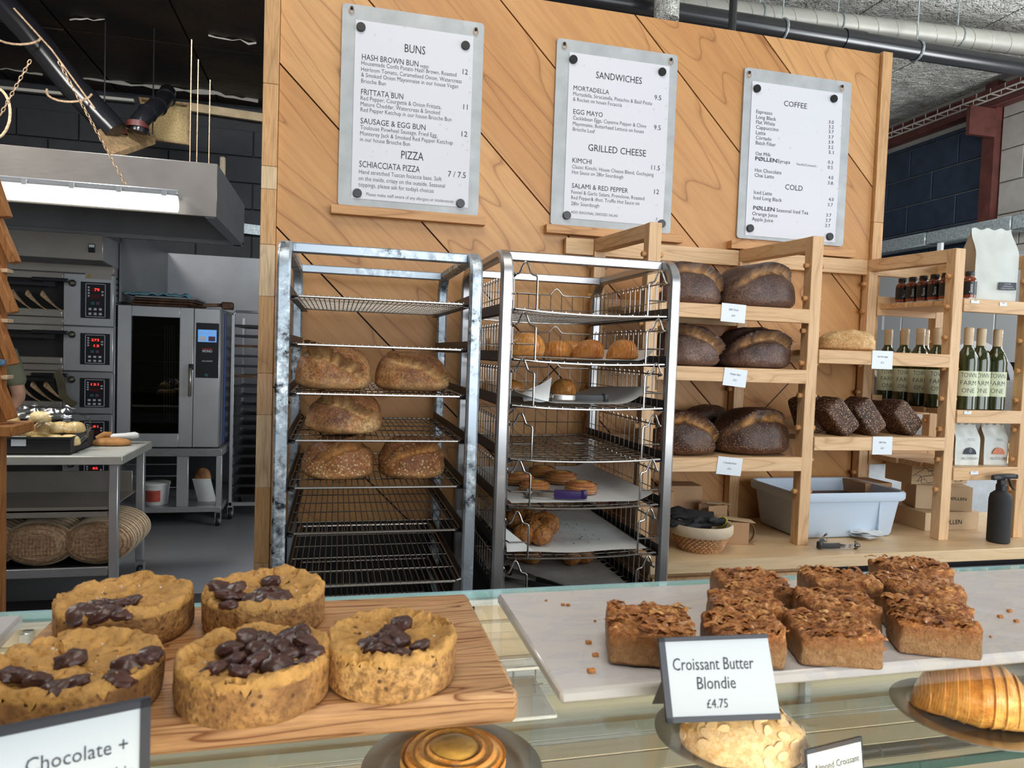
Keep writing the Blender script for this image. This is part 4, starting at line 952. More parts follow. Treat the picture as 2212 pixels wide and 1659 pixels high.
for px, mt, l in ((2095, M_cardfr, 'small white coffee bag with a dark half moon emblem'), (2157, M_or, 'small white coffee bag with an orange half moon emblem')):
    p = at(px, 1005, 1, 2.0); t, f_ = bag((p[0], 2.035, 1.2155), .088, .050, .143, l, math.radians(-8))
    a = [Vector((.004 + .0235 * math.cos(q), -.0334, .040 + .0235 * math.sin(q))) for q in [math.pi * i / 16 for i in range(17)]]
    obj('emblem', G().add(a + [q + Vector((0, .001, 0)) for q in a], [tuple(range(17)), tuple(range(33, 16, -1))]), mt, t, local=True, smooth=False)
    g_ = G(); text(g_, 'BLOSSOM', (.004, -.0334, .021), .056, .0085, align='c', bold=-.01); text(g_, 'ESPRESSO', (.006, -.0334, .092), .026, .003, align='c'); text(g_, 'WASHED', (.006, -.0334, .087), .030, .0022, align='c'); obj('lettering', g_, M_ink, t, local=True, smooth=False)
    g_ = G().tube([(.004, -.0342, .046), (.0085, -.0342, .050), (.0085, -.0342, .056), (.004, -.0342, .061), (-.0005, -.0342, .056), (-.0005, -.0342, .050), (.004, -.0342, .046), (.004, -.0342, .058)], .0005, 4); obj('flower_mark', g_, M_card, t, local=True)
def carton(loc, w, d, h, rz, label, texts=(), mat=None, name='kraft_carton'):
    t = thing(name, label, 'box', loc, rz); WM[t.name] = Matrix.Identity(4)
    obj('carton_body', G().box((-w / 2, -d / 2, 0), (w / 2, d / 2, h - .0015), .001), mat or M_kraft_lt, t, local=True)
    for s in (-1, 1): obj('flap', G().box((-w / 2, 0 if s > 0 else -d / 2, h - .0015), (w / 2, d / 2 if s > 0 else -.0006, h), 0), mat or M_kraft_lt, t, local=True)
    if texts:
        
        for s_, x, z, ww, cp in texts: g_ = G(); text(g_, s_, (x, -d / 2 - .0005, z), ww, cp, align='c', bold=.01); obj('lettering', g_, M_ink, t, local=True, smooth=False)
    return t
p = at(2098, 1165, 1, 2.06)
c1 = carton((2.165, 2.175, CT), .235, .19, .066, 0, 'lower kraft carton printed POLLEN, flat on the worktop', [('P\u00d8LLEN', .0, .022, .085, .016)])
c2 = carton((2.185, 2.18, CT + .0665), .19, .15, .088, math.radians(-24), 'upper kraft carton printed POLLEN, set askew on the lower one', [('P\u00d8LLEN', .045, .04, .06, .010)])
c3 = carton((2.17, 2.215, CT + .155), .25, .13, .085, 0, 'kraft carton with line drawings, topmost of the stack')
g_ = G()
for k in range(7):
    P = [Vector((-.11 + .22 * (i / 24) + .015 * math.sin(i * .7 + k), -.0658, .012 + .008 * k + .022 * math.sin(i * .45 + k * 2.1) * math.sin(i * .13 + k))) for i in range(25)]
    P = [Vector((q.x, q.y, max(.004, min(.08, q.z)))) for q in P]; g_.tube(P, .0006, 4)
obj('line_drawing', g_, M_ink, c3, local=True)
carton((1.925, 2.235, CT), .12, .12, .085, 0, 'kraft box behind the third shelving post, at the bottom', mat=M_kraft); carton((1.925, 2.235, CT + .0855), .12, .12, .07, .05, 'kraft box behind the third shelving post, upper one', mat=M_kraft)
# spray bottle
p = at(2167, 1174, 2, CT); sp_ = thing('spray_bottle', 'matt black spray bottle at the front of the worktop', 'bottle', (p[0], p[1] + .02, CT), math.radians(-12)); WM[sp_.name] = Matrix.Identity(4)
obj('body', G().lathe([(.030, 0), (.0345, .004), (.0345, .145), (.031, .163), (.018, .175), (.014, .178), (.014, .182)], n=32), M_rubber, sp_, local=True)
obj('collar', G().lathe([(.0165, .178), (.0165, .196), (.013, .200)], n=20), M_black, sp_, local=True)
g_ = G().box((-.012, -.010, .197), (.012, .010, .215), .003); g_.ring([[Vector((x, y * w_, z + zz)) for y, zz in ((-.010, -.008), (.010, -.008), (.012, 0), (.008, .008), (-.008, .008), (-.012, 0))] for x, z, w_ in ((-.032, .219, .75), (-.018, .222, 1.1), (.0, .224, 1.1), (.026, .226, .9), (.044, .226, .7))])
obj('spray_head', g_, M_black, sp_, local=True)
obj('nozzle', G().box((.044, -.008, .219), (.052, .008, .233), .002), M_black, sp_, local=True)
obj('trigger', G().sweep([(.022, 0, .218), (.030, 0, .203), (.034, 0, .192), (.044, 0, .180)], [(-.006, -.002), (.006, -.002), (.006, .002), (-.006, .002)], up=(1, 0, 0)), M_black, sp_, local=True)
# big white tub
M_tub = flat('tub_plastic', (.52, .62, .74), .38); M_tubin = flat('brown_dough', (.16, .09, .055), .7, var=.3)
tb = thing('storage_tub', 'large open pale blue-white plastic tub on the worktop', 'tub', (1.685, 2.15, CT)); WM[tb.name] = Matrix.Translation((1.685, 2.15, CT))
def rrect(w, d, r, n=6):
    P = []
    for cx_, cy_, a0 in ((w - r, -d + r, -90), (w - r, d - r, 0), (-w + r, d - r, 90), (-w + r, -d + r, 180)):
        for i in range(n + 1): a = math.radians(a0 + 90 * i / n); P.append((cx_ + r * math.cos(a), cy_ + r * math.sin(a)))
    return P
def rr3(w, d, r, z): return [Vector((x, y, z)) for x, y in rrect(w, d, r)]
g_ = G().ring([rr3(.185, .118, .03, .003), rr3(.192, .124, .04, .012), rr3(.208, .138, .04, .135), rr3(.205, .135, .04, .135), rr3(.186, .118, .04, .014), rr3(.15, .09, .03, .012)], cap=True)
obj('shell', g_, M_tub, tb, local=True, angle=50)
g_ = G().ring([rr3(.208, .138, .04, .130), rr3(.222, .149, .05, .128), rr3(.225, .152, .05, .134), rr3(.225, .152, .05, .152), rr3(.219, .147, .05, .158), rr3(.208, .138, .04, .156), rr3(.205, .135, .04, .130)], cap=False)
obj('rolled_rim', g_, M_tub, tb, local=True)
obj('brown_contents', G().ring([rr3(.200, .130, .04, .100), rr3(.200, .130, .04, .110)]), M_tubin, tb, local=True)
obj('moulded_rib', G().box((.106, -.1385, .02), (.109, -.125, .125), .001), M_tub, tb, local=True)
# lined wicker basket with black gloves
bp = Vector((1.10, 1.965, CT)); M_wick = flat('wicker', (.50, .26, .11), .6, var=.35, vs=90); M_linen = flat('calico_lining', (.60, .50, .36), .8, bmp=.6, bs=50, bd=.003)
bk = thing('wicker_basket', 'round wicker basket with calico lining, holding black gloves', 'basket', bp); n = 34
g_ = G()
for k in range(11):
    z = .006 + .0065 * k; r = .064 + .027 * (k / 10) ** .8
    g_.tube([bp + Vector(((r + .0018 * (-1) ** (i + k)) * math.cos(2 * math.pi * i / (n * 2)), (r + .0018 * (-1) ** (i + k)) * math.sin(2 * math.pi * i / (n * 2)), z)) for i in range(n * 2)], .0034, 5, True)
obj('woven_wall', g_, M_wick, bk)
g_ = G()
for i in range(n):
    a = 2 * math.pi * i / n; g_.tube([bp + Vector(((.064 + .027 * q) * math.cos(a), (.064 + .027 * q) * math.sin(a), .003 + .068 * q)) for q in (0, .5, 1)], .0022, 5)
obj('stakes', g_, M_wick, bk)
obj('basket_floor', G().lathe([(.064, 0), (.064, .006)], bp, 28), M_wick, bk)
obj('lining', G().lathe([(.092, .050), (.0975, .058), (.0975, .078), (.094, .084), (.088, .082), (.082, .060), (.06, .02), (.0, .016)], bp, 40, cap=False), M_linen, bk)
M_glove = flat('black_fabric', (.012, .013, .016), .8, bmp=.5, bs=120)
def glove(loc, rz, rx, label, band=False):
    t = thing('glove', label, 'glove', loc, rz); place(t, loc, rz, rx); WM[t.name] = Matrix.Identity(4); g_ = G()
    g_.ring([[Vector((x, w * math.cos(q), hh * math.sin(q))) for q in [2 * math.pi * i / 16 for i in range(16)]] for x, w, hh in ((-.045, .026, .011), (-.02, .024, .011), (.0, .028, .012), (.03, .032, .012), (.045, .030, .010))])
    obj('palm', g_, M_glove, t, local=True)
    for i in range(4):
        y = -.024 + .016 * i; L_ = (.045, .055, .052, .042)[i]; obj('finger', G().tube([(.04, y, 0), (.04 + L_ * .5, y * 1.12, .005), (.04 + L_ * .9, y * 1.15, -.002), (.04 + L_, y * 1.15, -.006)], [.0085, .0088, .0078, .003], 10), M_glove, t, local=True)
    obj('thumb', G().tube([(-.005, .022, 0), (.015, .040, 0), (.035, .050, -.003), (.042, .053, -.005)], [.010, .010, .008, .003], 10), M_glove, t, local=True)
    if band: obj('yellow_cuff', G().lathe([(.024, 0), (.027, .0025), (.024, .005), (.021, .0025)], n=24, M=Matrix.Translation((-.050, 0, 0)) @ Matrix.Rotation(math.radians(90), 4, 'Y') @ Matrix.Diagonal((.55, 1, 1, 1)), cap=False), flat('yellow_cuff', (.72, .70, .06), .5), t, local=True)
    return t
glove(bp + Vector((-.025, -.01, .078)), 2.9, .1, 'left black glove in the wicker basket'); glove(bp + Vector((.0, .015, .100)), 2.7, -.25, 'middle black glove, topmost in the wicker basket'); glove(bp + Vector((.03, .0, .080)), 3.3, .5, 'black glove with a yellow cuff in the wicker basket', True)
# kraft carriers
def carrier(loc, rz, label, w=.085, d=.05, h=.07):
    t = thing('cup_carrier', label, 'carrier', loc, rz); WM[t.name] = Matrix.Identity(4)
    obj('front_panel', G().box((-w / 2, -d / 2, 0), (w / 2, -d / 2 + .0012, h)), M_kraft, t, local=True); obj('rear_panel', G().box((-w / 2, d / 2 - .0012, 0), (w / 2, d / 2, h)), M_kraft, t, local=True)
    obj('base', G().box((-w / 2 - .01, -d / 2 - .008, 0), (w / 2 + .02, d / 2, .0012)), M_kraft, t, local=True)
    obj('top_panel', G().grid(lambda u, v: Vector((-w / 2 - .01 + (w + .03) * u, -d / 2 + d * v, h + .001 + .012 * (1 - u))), 6, 2, .0012), M_kraft_lt, t, local=True)
    obj('handle', G().sweep([(w / 2 + .025 * math.sin(q), 0, h * .5 + h * .48 * math.cos(q)) for q in [math.pi * i / 12 for i in range(13)]], [(-.009, -.0006), (.009, -.0006), (.009, .0006), (-.009, .0006)], up=(1, 0, .01)), M_kraft, t, local=True)
    return t
carrier((1.247, 2.02, CT), -.25, 'folded kraft cup carrier beside the wicker basket'); carrier((1.235, 2.13, CT), .2, 'kraft cup carrier standing behind the first one', .08, .05, .10)
carton((1.02, 2.19, CT), .15, .10, .14, .1, 'brown kraft box at the back behind the glove basket', mat=M_kraft); carton((1.17, 2.24, CT), .12, .09, .15, -.1, 'tall kraft box at the back between basket and carriers', mat=M_kraft)
p = at(1768, 1190, 2, CT); tongs((p[0] + .012, p[1] + .012, CT + .001), .34, .135, .9, M_grip, 'open steel tongs with black grips on the worktop')
p = at(1880, 1165, 2, CT); g_ = G()
for k in range(6):
    rz = R.uniform(-.8, .8); cx_, cy_ = R.uniform(-.02, .02), R.uniform(-.01, .01); zz = .003 + .004 * k; Mz = Matrix.Translation((p[0] + cx_, p[1] + cy_ + .01, CT + zz)) @ Matrix.Rotation(rz, 4, 'Z')
    g_.grid(lambda u, v: Mz @ Vector((-.045 + .09 * u, -.026 + .052 * v, .005 * math.sin(u * 5 + k) * math.sin(v * 4 + k) + .004)), 8, 6, .0004)
tag(obj('napkins', g_, M_parch), 'small heap of crumpled translucent paper in front of the tub', 'paper')
# ------------------------------------------------------------------ glass display counter in front
ZG = 1.253
M_glass = thin_glass('clear_glass', (.965, .985, .975), 1.45); M_gedge = flat('glass_edge_teal', (.27, .47, .54), .15); M_dkedge = flat('glass_edge_green', (.010, .045, .035), .12)
M_cream = flat('cream_laminate', (.62, .55, .43), .4, var=.05); M_alu = steel('aluminium', (.66, .68, .70), .3); M_dk = flat('dark_laminate', (.13, .115, .10), .4); M_pgreen = flat('pale_grey_laminate', (.50, .53, .48), .35)
dc = thing('display_counter', 'glass topped display counter running across the foreground', 'counter', (.2, .6, 0))
obj('glass_top', G().box((-1.3, .25, ZG - .008), (1.7, .853, ZG)), M_glass, dc, smooth=False)
obj('glass_edge', G().box((-1.3, .8535, ZG - .0085), (1.7, .8575, ZG + .0003)), M_gedge, dc, smooth=False)
obj('edge_channel', G().box((-1.3, .846, ZG - .016), (1.7, .8535, ZG - .0085)), M_alu, dc, smooth=False)
obj('lower_glass_shelf', G().box((-1.2, .562, 1.157), (1.6, .80, 1.165)), M_glass, dc, smooth=False)
obj('shelf_edge', G().box((-1.2, .5585, 1.1565), (1.6, .5615, 1.1655)), M_dkedge, dc, smooth=False)
for y, z, h, mt in ((.838, 1.205, .012, M_cream), (.838, 1.12, .05, M_alu), (.838, 1.02, .014, M_cream), (.838, .965, .03, M_alu)): obj('rear_rail', G().box((-1.2, y, z), (1.6, y + .012, z + h), .001), mt, dc)
for x in (-1.0, -.32, .158, .64, 1.1): obj('rear_stile', G().box((x, .836, .95), (x + .010, .850, ZG - .017), .001), M_alu, dc)
obj('rear_door', G().box((-1.2, .8505, 1.03), (.155, .8530, ZG - .0175)).box((.172, .8505, 1.03), (1.6, .8530, ZG - .0175)), M_cream, dc, smooth=False)
for y0, y1, mt in ((.60, .700, M_cream), (.701, .727, M_dk), (.728, .764, M_cream), (.767, .798, M_cream), (.799, .807, M_alu), (.808, .835, M_pgreen)):
    obj('shelf_board', G().box((-1.2, y0, 1.070), (1.6, y1, 1.080), .0008), mt, dc)
obj('front_glass', G().box((-1.3, .262, .95), (1.7, .268, ZG - .009)), M_glass, dc, smooth=False)
for i, (y0, y1, z, mt) in enumerate(((.27, .40, .95, M_cream), (.402, .47, .955, M_dk), (.472, .56, .95, M_cream), (.562, .59, .958, M_cream), (.592, .66, .95, M_cream), (.662, .70, .955, M_alu), (.702, .80, .95, M_cream))):
    obj('deck_board', G().box((-1.25, y0, .92), (1.65, y1, z), .001), mt, dc)
obj('cabinet_body', G().box((-1.3, .26, 0), (1.7, .86, .915), .003), M_dk, dc)
l = bpy.data.lights.new('cabinet_strip', 'AREA'); l.shape = 'RECTANGLE'; l.size = 2.6; l.size_y = .012; l.energy = 9; l.color = (1, .80, .55)
lo = bpy.data.objects.new('cabinet_strip', l); COL.objects.link(lo); lo.location = (.3, .30, ZG - .02); lo.rotation_euler = (math.radians(40), 0, 0)
M_led = emit('warm_led', (1, .82, .55), 6)
obj('light_strip', G().box((-1.2, .272, ZG - .017), (1.6, .284, ZG - .010)), M_led, dc)

# boards
m, nt, b = base_mat('pale_marble', .22, 0, (.6, .6, .6), .5); v = coords(nt, (1, 2.2, 1))
n1 = noise_(nt, v, 9, 6, .62, 1.6); c = ramp(nt, n1, [(.40, (.56, .55, .55)), (.49, (.52, .515, .53)), (.52, (.58, .565, .55)), (.7, (.59, .565, .54))])
nt.links.new(c, b.inputs['Base Color']); M_marble = m
ZM = ZG + .013; ZW = ZG + .027
tag(obj('marble_board', G().box((.190, .560, ZG + .0004), (1.15, .806, ZM), .003), M_marble), 'pale grey marble serving board carrying the blondies', 'board')
ml = obj('marble_board', G().box((-.26, -.10, 0), (0, .105, .013), .003), M_marble, None, local=True); place(ml, (-.298, .705, ZG + .0004), math.radians(4)); tag(ml, 'corner of a second pale marble board at the left edge', 'board')
tag(obj('wooden_board', G().box((-.262, .537, ZG + .0004), (.147, .772, ZW), .004), M_board), 'thick oak serving board carrying the deep chocolate chip cookies', 'board')

# deep cookies
M_cookie = crust('cookie_dough', (.15, .065, .020), (.46, .235, .075), (.64, .38, .14), tonecol=(.68, .37, .10), rough=.7, bmp=1.0, s=1.1, seed=(.07, .028, .012), cut=.86, seedscale=190)
M_choc = flat('dark_chocolate', (.062, .024, .018), .36, bmp=.4, bs=150, var=.4, vs=60); M_salt = flat('salt', (.80, .80, .80), .3)
def cookie_g(r, h, seed):
    g = G(); nu = 96; prof = [(.0, 0), (.6, 0), (.93, 0), (.975, .05)] + [(.985 + .012 * k / 9, .05 + .80 * k / 9) for k in range(1, 10)] + [(.985, .93), (.955, .985), (.91, 1.0), (.86, .97), (.80, .90), (.72, .84), (.62, .82), (.5, .81), (.38, .81), (.25, .82), (.12, .82), (.0, .82)]
    V = []; A = []; off = Vector((seed * 11.3, seed * 3.7, 0))
    for i, (pr, pz) in enumerate(prof):
        for j in range(nu):
            th = 2 * math.pi * j / nu; c_, s_ = math.cos(th), math.sin(th); p = Vector((c_ * pr, s_ * pr, pz * .8)); q = p * 1.0 + off
            rr = r * pr * (1 + .020 * noise.noise(q * 2.2)); zz = h * pz
            if i > 3:
                rr += r * .022 * fbm(q, 8, 3) * (1.8 if pz > .8 else .8)
            if pz > .78:
                top = sm(.75, .95, pr); zz += h * (.16 * fbm(q, 3.0, 3) + .20 * abs(noise.noise(q * 6)) * (1 - top) + .11 * top * noise.noise(q * 4.0)) + h * .055 * noise.noise(q * 12)
                crack = abs(noise.noise(q * 2.6 + Vector((5, 5, 5)))); zz -= h * .22 * sm(.06, 0, crack) * sm(.1, .5, pr)
            if pz < .02: zz = 0
            V.append(Vector((rr * c_, rr * s_, max(0, zz)))); A.append(.75 if pz > .78 else 0)
    n = len(prof); f = [(i * nu + j, i * nu + (j + 1) % nu, (i + 1) * nu + (j + 1) % nu, (i + 1) * nu + j) for i in range(n - 1) for j in range(nu)]
    return g.add(V, f, A)
def chip_g(seed, k):
    g = G(); nu, nv = 18, 9; V = []
    for i in range(nv + 1):
        ph = -math.pi / 2 + math.pi * i / nv
        for j in range(nu):
            th = 2 * math.pi * j / nu; d = Vector((math.cos(ph) * math.cos(th), math.cos(ph) * math.sin(th), math.sin(ph)))
            rr = 1 + .30 * noise.noise(d * 1.9 + Vector((seed, 0, 0))) + .08 * noise.noise(d * 6 + Vector((0, seed, 0))); V.append(Vector((d.x * .0095 * k * rr, d.y * .0085 * k * rr, d.z * .0046 * k * rr)))
    return g.add(V, [(i * nu + j, i * nu + (j + 1) % nu, (i + 1) * nu + (j + 1) % nu, (i + 1) * nu + j) for i in range(nv) for j in range(nu)])
CK = [((-.186, .716), .0585, .036, 1, 'deep cookie at the back left of the oak board', [(172, 1328, 0), (196, 1340, 0), (203, 1316, 0), (232, 1308, 0), (222, 1330, 0), (256, 1306, 0), (280, 1300, 0), (245, 1318, 0), (262, 1345, 0)]),
      ((-.0635, .718), .0570, .037, 2, 'deep cookie at the back middle, its chips at the back rim', [(474, 1268, .006), (490, 1286, .004), (508, 1272, .006), (520, 1290, 0), (545, 1296, 0), (497, 1308, 0), (578, 1299, 0), (606, 1292, 0), (590, 1279, 0), (572, 1283, 0), (585, 1256, .004)]),
      ((-.0565, .568), .0570, .036, 3, 'front middle deep cookie piled with chocolate chips', [(460, 1446, 0), (495, 1402, .002), (508, 1426, 0), (524, 1452, 0), (548, 1432, 0), (560, 1406, 0), (585, 1414, .001), (600, 1442, 0), (578, 1390, 0), (624, 1380, .006), (645, 1366, .009), (652, 1402, .002), (662, 1430, .001), (536, 1376, .003), (676, 1408, .003), (612, 1398, .004), (560, 1380, .001), (630, 1412, .001), (660, 1385, .006)]),
      ((-.184, .578), .0600, .034, 4, 'front left deep cookie, half behind the chocolate price card', [(20, 1458, .001), (48, 1462, 0), (82, 1470, 0), (152, 1425, 0), (162, 1476, 0), (258, 1466, 0), (276, 1440, 0), (312, 1427, .001), (342, 1414, .004), (110, 1492, 0)]),
      ((.0490, .583), .0540, .038, 5, 'deep cookie standing alone at the right of the oak board', [(800, 1392, 0), (822, 1378, .003), (846, 1364, .006), (864, 1350, .007), (838, 1392, .002), (858, 1380, .003), (866, 1413, 0), (826, 1402, 0), (906, 1396, .001), (812, 1406, 0)])]
ch = chip_g(1, 1); chip_me = []
for (x, y), r, h, s, l, chips in CK:
    t = thing('deep_cookie', l, 'cookie', (x, y, ZW), 0, 'deep chocolate chip cookies'); WM[t.name] = Matrix.Translation((x, y, ZW))
    obj('cookie', cookie_g(r, h, s), M_cookie, t, local=True, angle=60)
    for (px, py, dz) in chips:
        p = at(px, py, 2, ZW + h * .83 + dz + .003)
        if (Vector((p[0] - x, p[1] - y))).length > r * .93: v_ = Vector((p[0] - x, p[1] - y)).normalized() * r * .9; p = Vector((x + v_[0], y + v_[1], p[2]))
        if not chip_me or R.random() < .12:
            c_ = obj('chocolate_chip', chip_g(R.random() * 90, 1), M_choc, t, local=True); chip_me.append(c_.data)
        else: c_ = bpy.data.objects.new('chocolate_chip', R.choice(chip_me)); COL.objects.link(c_); c_.parent = t
        c_.location = (p[0] - x, p[1] - y, p[2] - ZW); c_.rotation_euler = (R.uniform(-.45, .45), R.uniform(-.45, .45), R.uniform(0, 6)); k = R.uniform(.98, 1.28); c_.scale = (k, k, k)
    g_ = G()
    for i in range(9):
        a = R.uniform(0, 6.28); q = r * .7 * R.random() ** .5; sx = R.uniform(.0006, .0016); z = h * .90 + R.uniform(0, .003)
        g_.box((q * math.cos(a), q * math.sin(a), z), (q * math.cos(a) + sx, q * math.sin(a) + sx * .8, z + sx * .7))
    o = obj('salt_flakes', g_, M_salt, t, local=True, smooth=False); o['kind'] = 'stuff'

# croissant butter blondies
m, nt, b = base_mat('blondie', .42, 0, (.4, .2, .08), .45); v = coords(nt); L = nt.links
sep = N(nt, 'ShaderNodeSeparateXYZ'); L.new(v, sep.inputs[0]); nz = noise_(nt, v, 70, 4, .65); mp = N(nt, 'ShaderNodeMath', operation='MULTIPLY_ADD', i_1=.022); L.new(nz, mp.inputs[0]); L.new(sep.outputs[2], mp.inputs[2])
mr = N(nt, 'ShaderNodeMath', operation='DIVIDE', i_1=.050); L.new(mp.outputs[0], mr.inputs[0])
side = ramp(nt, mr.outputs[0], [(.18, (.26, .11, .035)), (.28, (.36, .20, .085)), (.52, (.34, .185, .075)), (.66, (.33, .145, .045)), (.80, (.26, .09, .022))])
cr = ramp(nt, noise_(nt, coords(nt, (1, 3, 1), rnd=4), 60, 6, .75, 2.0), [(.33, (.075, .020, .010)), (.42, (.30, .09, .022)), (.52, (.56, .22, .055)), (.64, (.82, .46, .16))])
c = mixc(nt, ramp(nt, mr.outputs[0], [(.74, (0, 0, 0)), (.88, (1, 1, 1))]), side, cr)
por = noise_(nt, v, 210, 3, .7); c = mixc(nt, ramp(nt, por, [(.36, (.45,) * 3), (.5, (0, 0, 0))]), c, (.20, .075, .02)); L.new(c, b.inputs['Base Color'])
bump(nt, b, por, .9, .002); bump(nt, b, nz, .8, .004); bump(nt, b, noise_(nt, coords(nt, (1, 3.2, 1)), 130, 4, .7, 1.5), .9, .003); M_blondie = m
M_flake = crust('pastry_flake', (.16, .05, .014), (.52, .20, .05), (.82, .46, .16), rough=.3, bmp=.3, s=2)
def blondie_g(L_, D_, H_, seed):
    g = G(); off = Vector((seed * 3.3, seed, 0)); dim = (L_ / 2, D_ / 2, H_ / 2)
    for a, b_, c in ((0, 1, 2), (1, 2, 0), (2, 0, 1)):
        n1 = 60 if c == 2 else 30
        for s in (-1, 1):
            V = []; F = []
            for i in range(n1 + 1):
                for j in range(n1 + 1):
                    q = [0, 0, 0]; q[a] = -1 + 2 * i / n1; q[b_] = -1 + 2 * j / n1; q[c] = s
                    w = (abs(q[0]) ** 14 + abs(q[1]) ** 14 + abs(q[2]) ** 14) ** (1 / 14); v_ = Vector((q[0] * dim[0], q[1] * dim[1], q[2] * dim[2])) / w
                    top = sm(.35, 1, v_.z / dim[2]); d = Vector((v_.x, v_.y, 0)).normalized(); P_ = v_ + off
                    lay = abs(noise.noise(Vector((P_.x * 45, P_.y * 110, P_.z * 30)))); lay2 = noise.noise(Vector((P_.x * 170, P_.y * 330, P_.z * 120)))
                    v_ += d * (.0030 * fbm(P_, 55, 3) + top * .0022 * noise.noise(P_ * 150))
                    v_.z += top * (.007 * (lay - .25) + .0035 * lay2 + .008 * fbm(P_, 22, 2))
                    v_.z += H_ / 2; V.append(Vector((v_.x, v_.y, max(0, v_.z))))
            for i in range(n1):
                for j in range(n1):
                    k = i * (n1 + 1) + j; qd = (k, k + n1 + 1, k + n1 + 2, k + 1); F.append(qd if s > 0 else qd[::-1])
            g.add(V, F)
    return g
def flakes_g(L_, D_, H_, seed, n=75):
    g = G(); rr = random.Random(seed)
    for i in range(n):
        x = rr.uniform(-.5, .5) * L_ * .98; y = rr.uniform(-.5, .5) * D_ * .98; z = H_ + rr.uniform(-.003, .0015); a = rr.gauss(.1, .35); le = rr.uniform(.005, .017); w = rr.uniform(.003, .008); cu = rr.uniform(.0005, .003)
        M_ = Matrix.Translation((x, y, z)) @ Matrix.Rotation(a, 4, 'Z') @ Matrix.Rotation(rr.gauss(0, .3), 4, 'X') @ Matrix.Rotation(rr.gauss(0, .15), 4, 'Y')
        g.grid(lambda u, v_: M_ @ Vector((le * (u - .5), w * (v_ - .5) * (1 - .5 * abs(u - .5)), cu * math.sin(math.pi * u) + .0008 * math.sin(7 * u + 9 * v_))), 4, 2, .0003)
    return g
BH = .034
BL = [(.298, .624, -20, .082, .084, 'blondie standing apart at the left of the marble board'),
      (.383, .596, -16, .072, .056, 'blondie right behind the blondie price card'), (.421, .651, -14, .072, .060, 'middle blondie in the column behind the price card'), (.472, .722, -14, .080, .078, 'rearmost blondie in the column behind the price card'),
      (.474, .586, -18, .080, .066, 'front blondie of the middle column, right of the price card'), (.526, .646, -18, .080, .060, 'second blondie of the middle column'), (.580, .709, -14, .080, .066, 'rearmost blondie of the middle column'),
      (.590, .581, -24, .080, .046, 'front blondie of the rightmost column'), (.621, .624, -20, .082, .047, 'second blondie of the rightmost column'), (.662, .677, -17, .084, .062, 'third blondie of the rightmost column'), (.712, .742, -14, .086, .062, 'rearmost blondie of the rightmost column')]
for i, (x, y, a, l_, d_, lab) in enumerate(BL):
    t = thing('blondie', lab, 'cake', (x, y, ZM + .0003), math.radians(a), 'croissant butter blondies on the marble board'); WM[t.name] = Matrix.Identity(4)
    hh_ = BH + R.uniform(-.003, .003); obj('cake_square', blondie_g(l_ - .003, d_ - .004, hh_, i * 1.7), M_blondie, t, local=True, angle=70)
    o = obj('pastry_flakes', flakes_g(l_ - .006, d_ - .006, hh_, i), M_flake, t, local=True, angle=70); o['kind'] = 'stuff'
g_ = G()
for px, py, s in ((1271, 1388, 4), (1286, 1415, 4), (1277, 1450, 5), (1216, 1306, 3), (1227, 1307, 3), (1285, 1341, 2), (1180, 1297, 2), (2180, 1320, 4), (2160, 1332, 4), (2195, 1342, 4), (2140, 1375, 2), (1908, 1402, 3)):
    p = at(px, py, 2, ZM + .001); g_.box(p - Vector((s * .0007, s * .0006, .0008)), p + Vector((s * .0007, s * .0004, s * .0005)), .0003)
tag(obj('crumbs', g_, M_crumb_t), 'toasted pastry crumbs scattered on the marble board', 'crumbs')['kind'] = 'stuff'

# price cards
M_pcard = flat('price_card_paper', (.50, .565, .62), .45)
def card(P, th, faceM, label, lines, fr_=(.055, .0, .065, .05), back=True):
    """P: bottom left, bottom right, top right, top left of the stand's front"""
    bl, br_, tr_, tl = [Vector(p) for p in P]; t = thing('price_stand', label, 'price card', (bl + br_) / 2); nn = (br_ - bl).cross(tl - bl).normalized()
    def q(u, v_): return bl.lerp(br_, u).lerp(tl.lerp(tr_, u), v_)
    def slab(u0, u1, v0, v1, d0, d1):
        f = [q(u0, v0), q(u1, v0), q(u1, v1), q(u0, v1)]; return G().ring([[p - nn * d1 for p in f], [p + nn * d0 for p in f]])
    obj('frame_back', slab(0, 1, 0, 1, 0, th), M_cardfr, t, smooth=False)
    obj('card', slab(fr_[0], 1 - fr_[1], fr_[2], 1 - fr_[3], .0006, 0), faceM, t, smooth=False)
    for a in ((0, fr_[0], 0, 1), (0, 1, 0, fr_[2]), (0, 1, 1 - fr_[3], 1)) + (((1 - fr_[1], 1, 0, 1),) if fr_[1] else ()): obj('frame_lip', slab(*a, .0016, 0), M_cardfr, t, smooth=False)
    r_ = (br_ - bl).normalized(); u_ = nn.cross(r_).normalized()
    for s_, u, v_, w_, cp in lines:
        g_ = G(); p = q(u, v_) + nn * .0010; text(g_, s_, p, w_, cp, r_, u_, 'c', bold=-.002)
        obj('lettering', g_, flat('card_ink', (.025, .035, .05), .7) if not bpy.data.materials.get('card_ink') else bpy.data.materials['card_ink'], t, smooth=False)
    if back:
        f = [q(.03, .05) - nn * th, q(.2, .05) - nn * th]; b2 = [Vector((p.x, p.y + .03, ZG + .001)) for p in f]; obj('prop_leg', G().ring([[q(.05, .6) - nn * th, q(.2, .6) - nn * th, b2[1], b2[0]], [q(.05, .6) - nn * (th + .001), q(.2, .6) - nn * (th + .001), b2[1] + Vector((0, .001, 0)), b2[0] + Vector((0, .001, 0))]]), M_cardfr, t, smooth=False)
    return t
def on_plane(px, py, p0, n):
    dd = (px - 1106) * RT - (py - 829.5) * UP + FPX * FW; return EYE + dd * ((p0 - EYE).dot(n) / dd.dot(n))
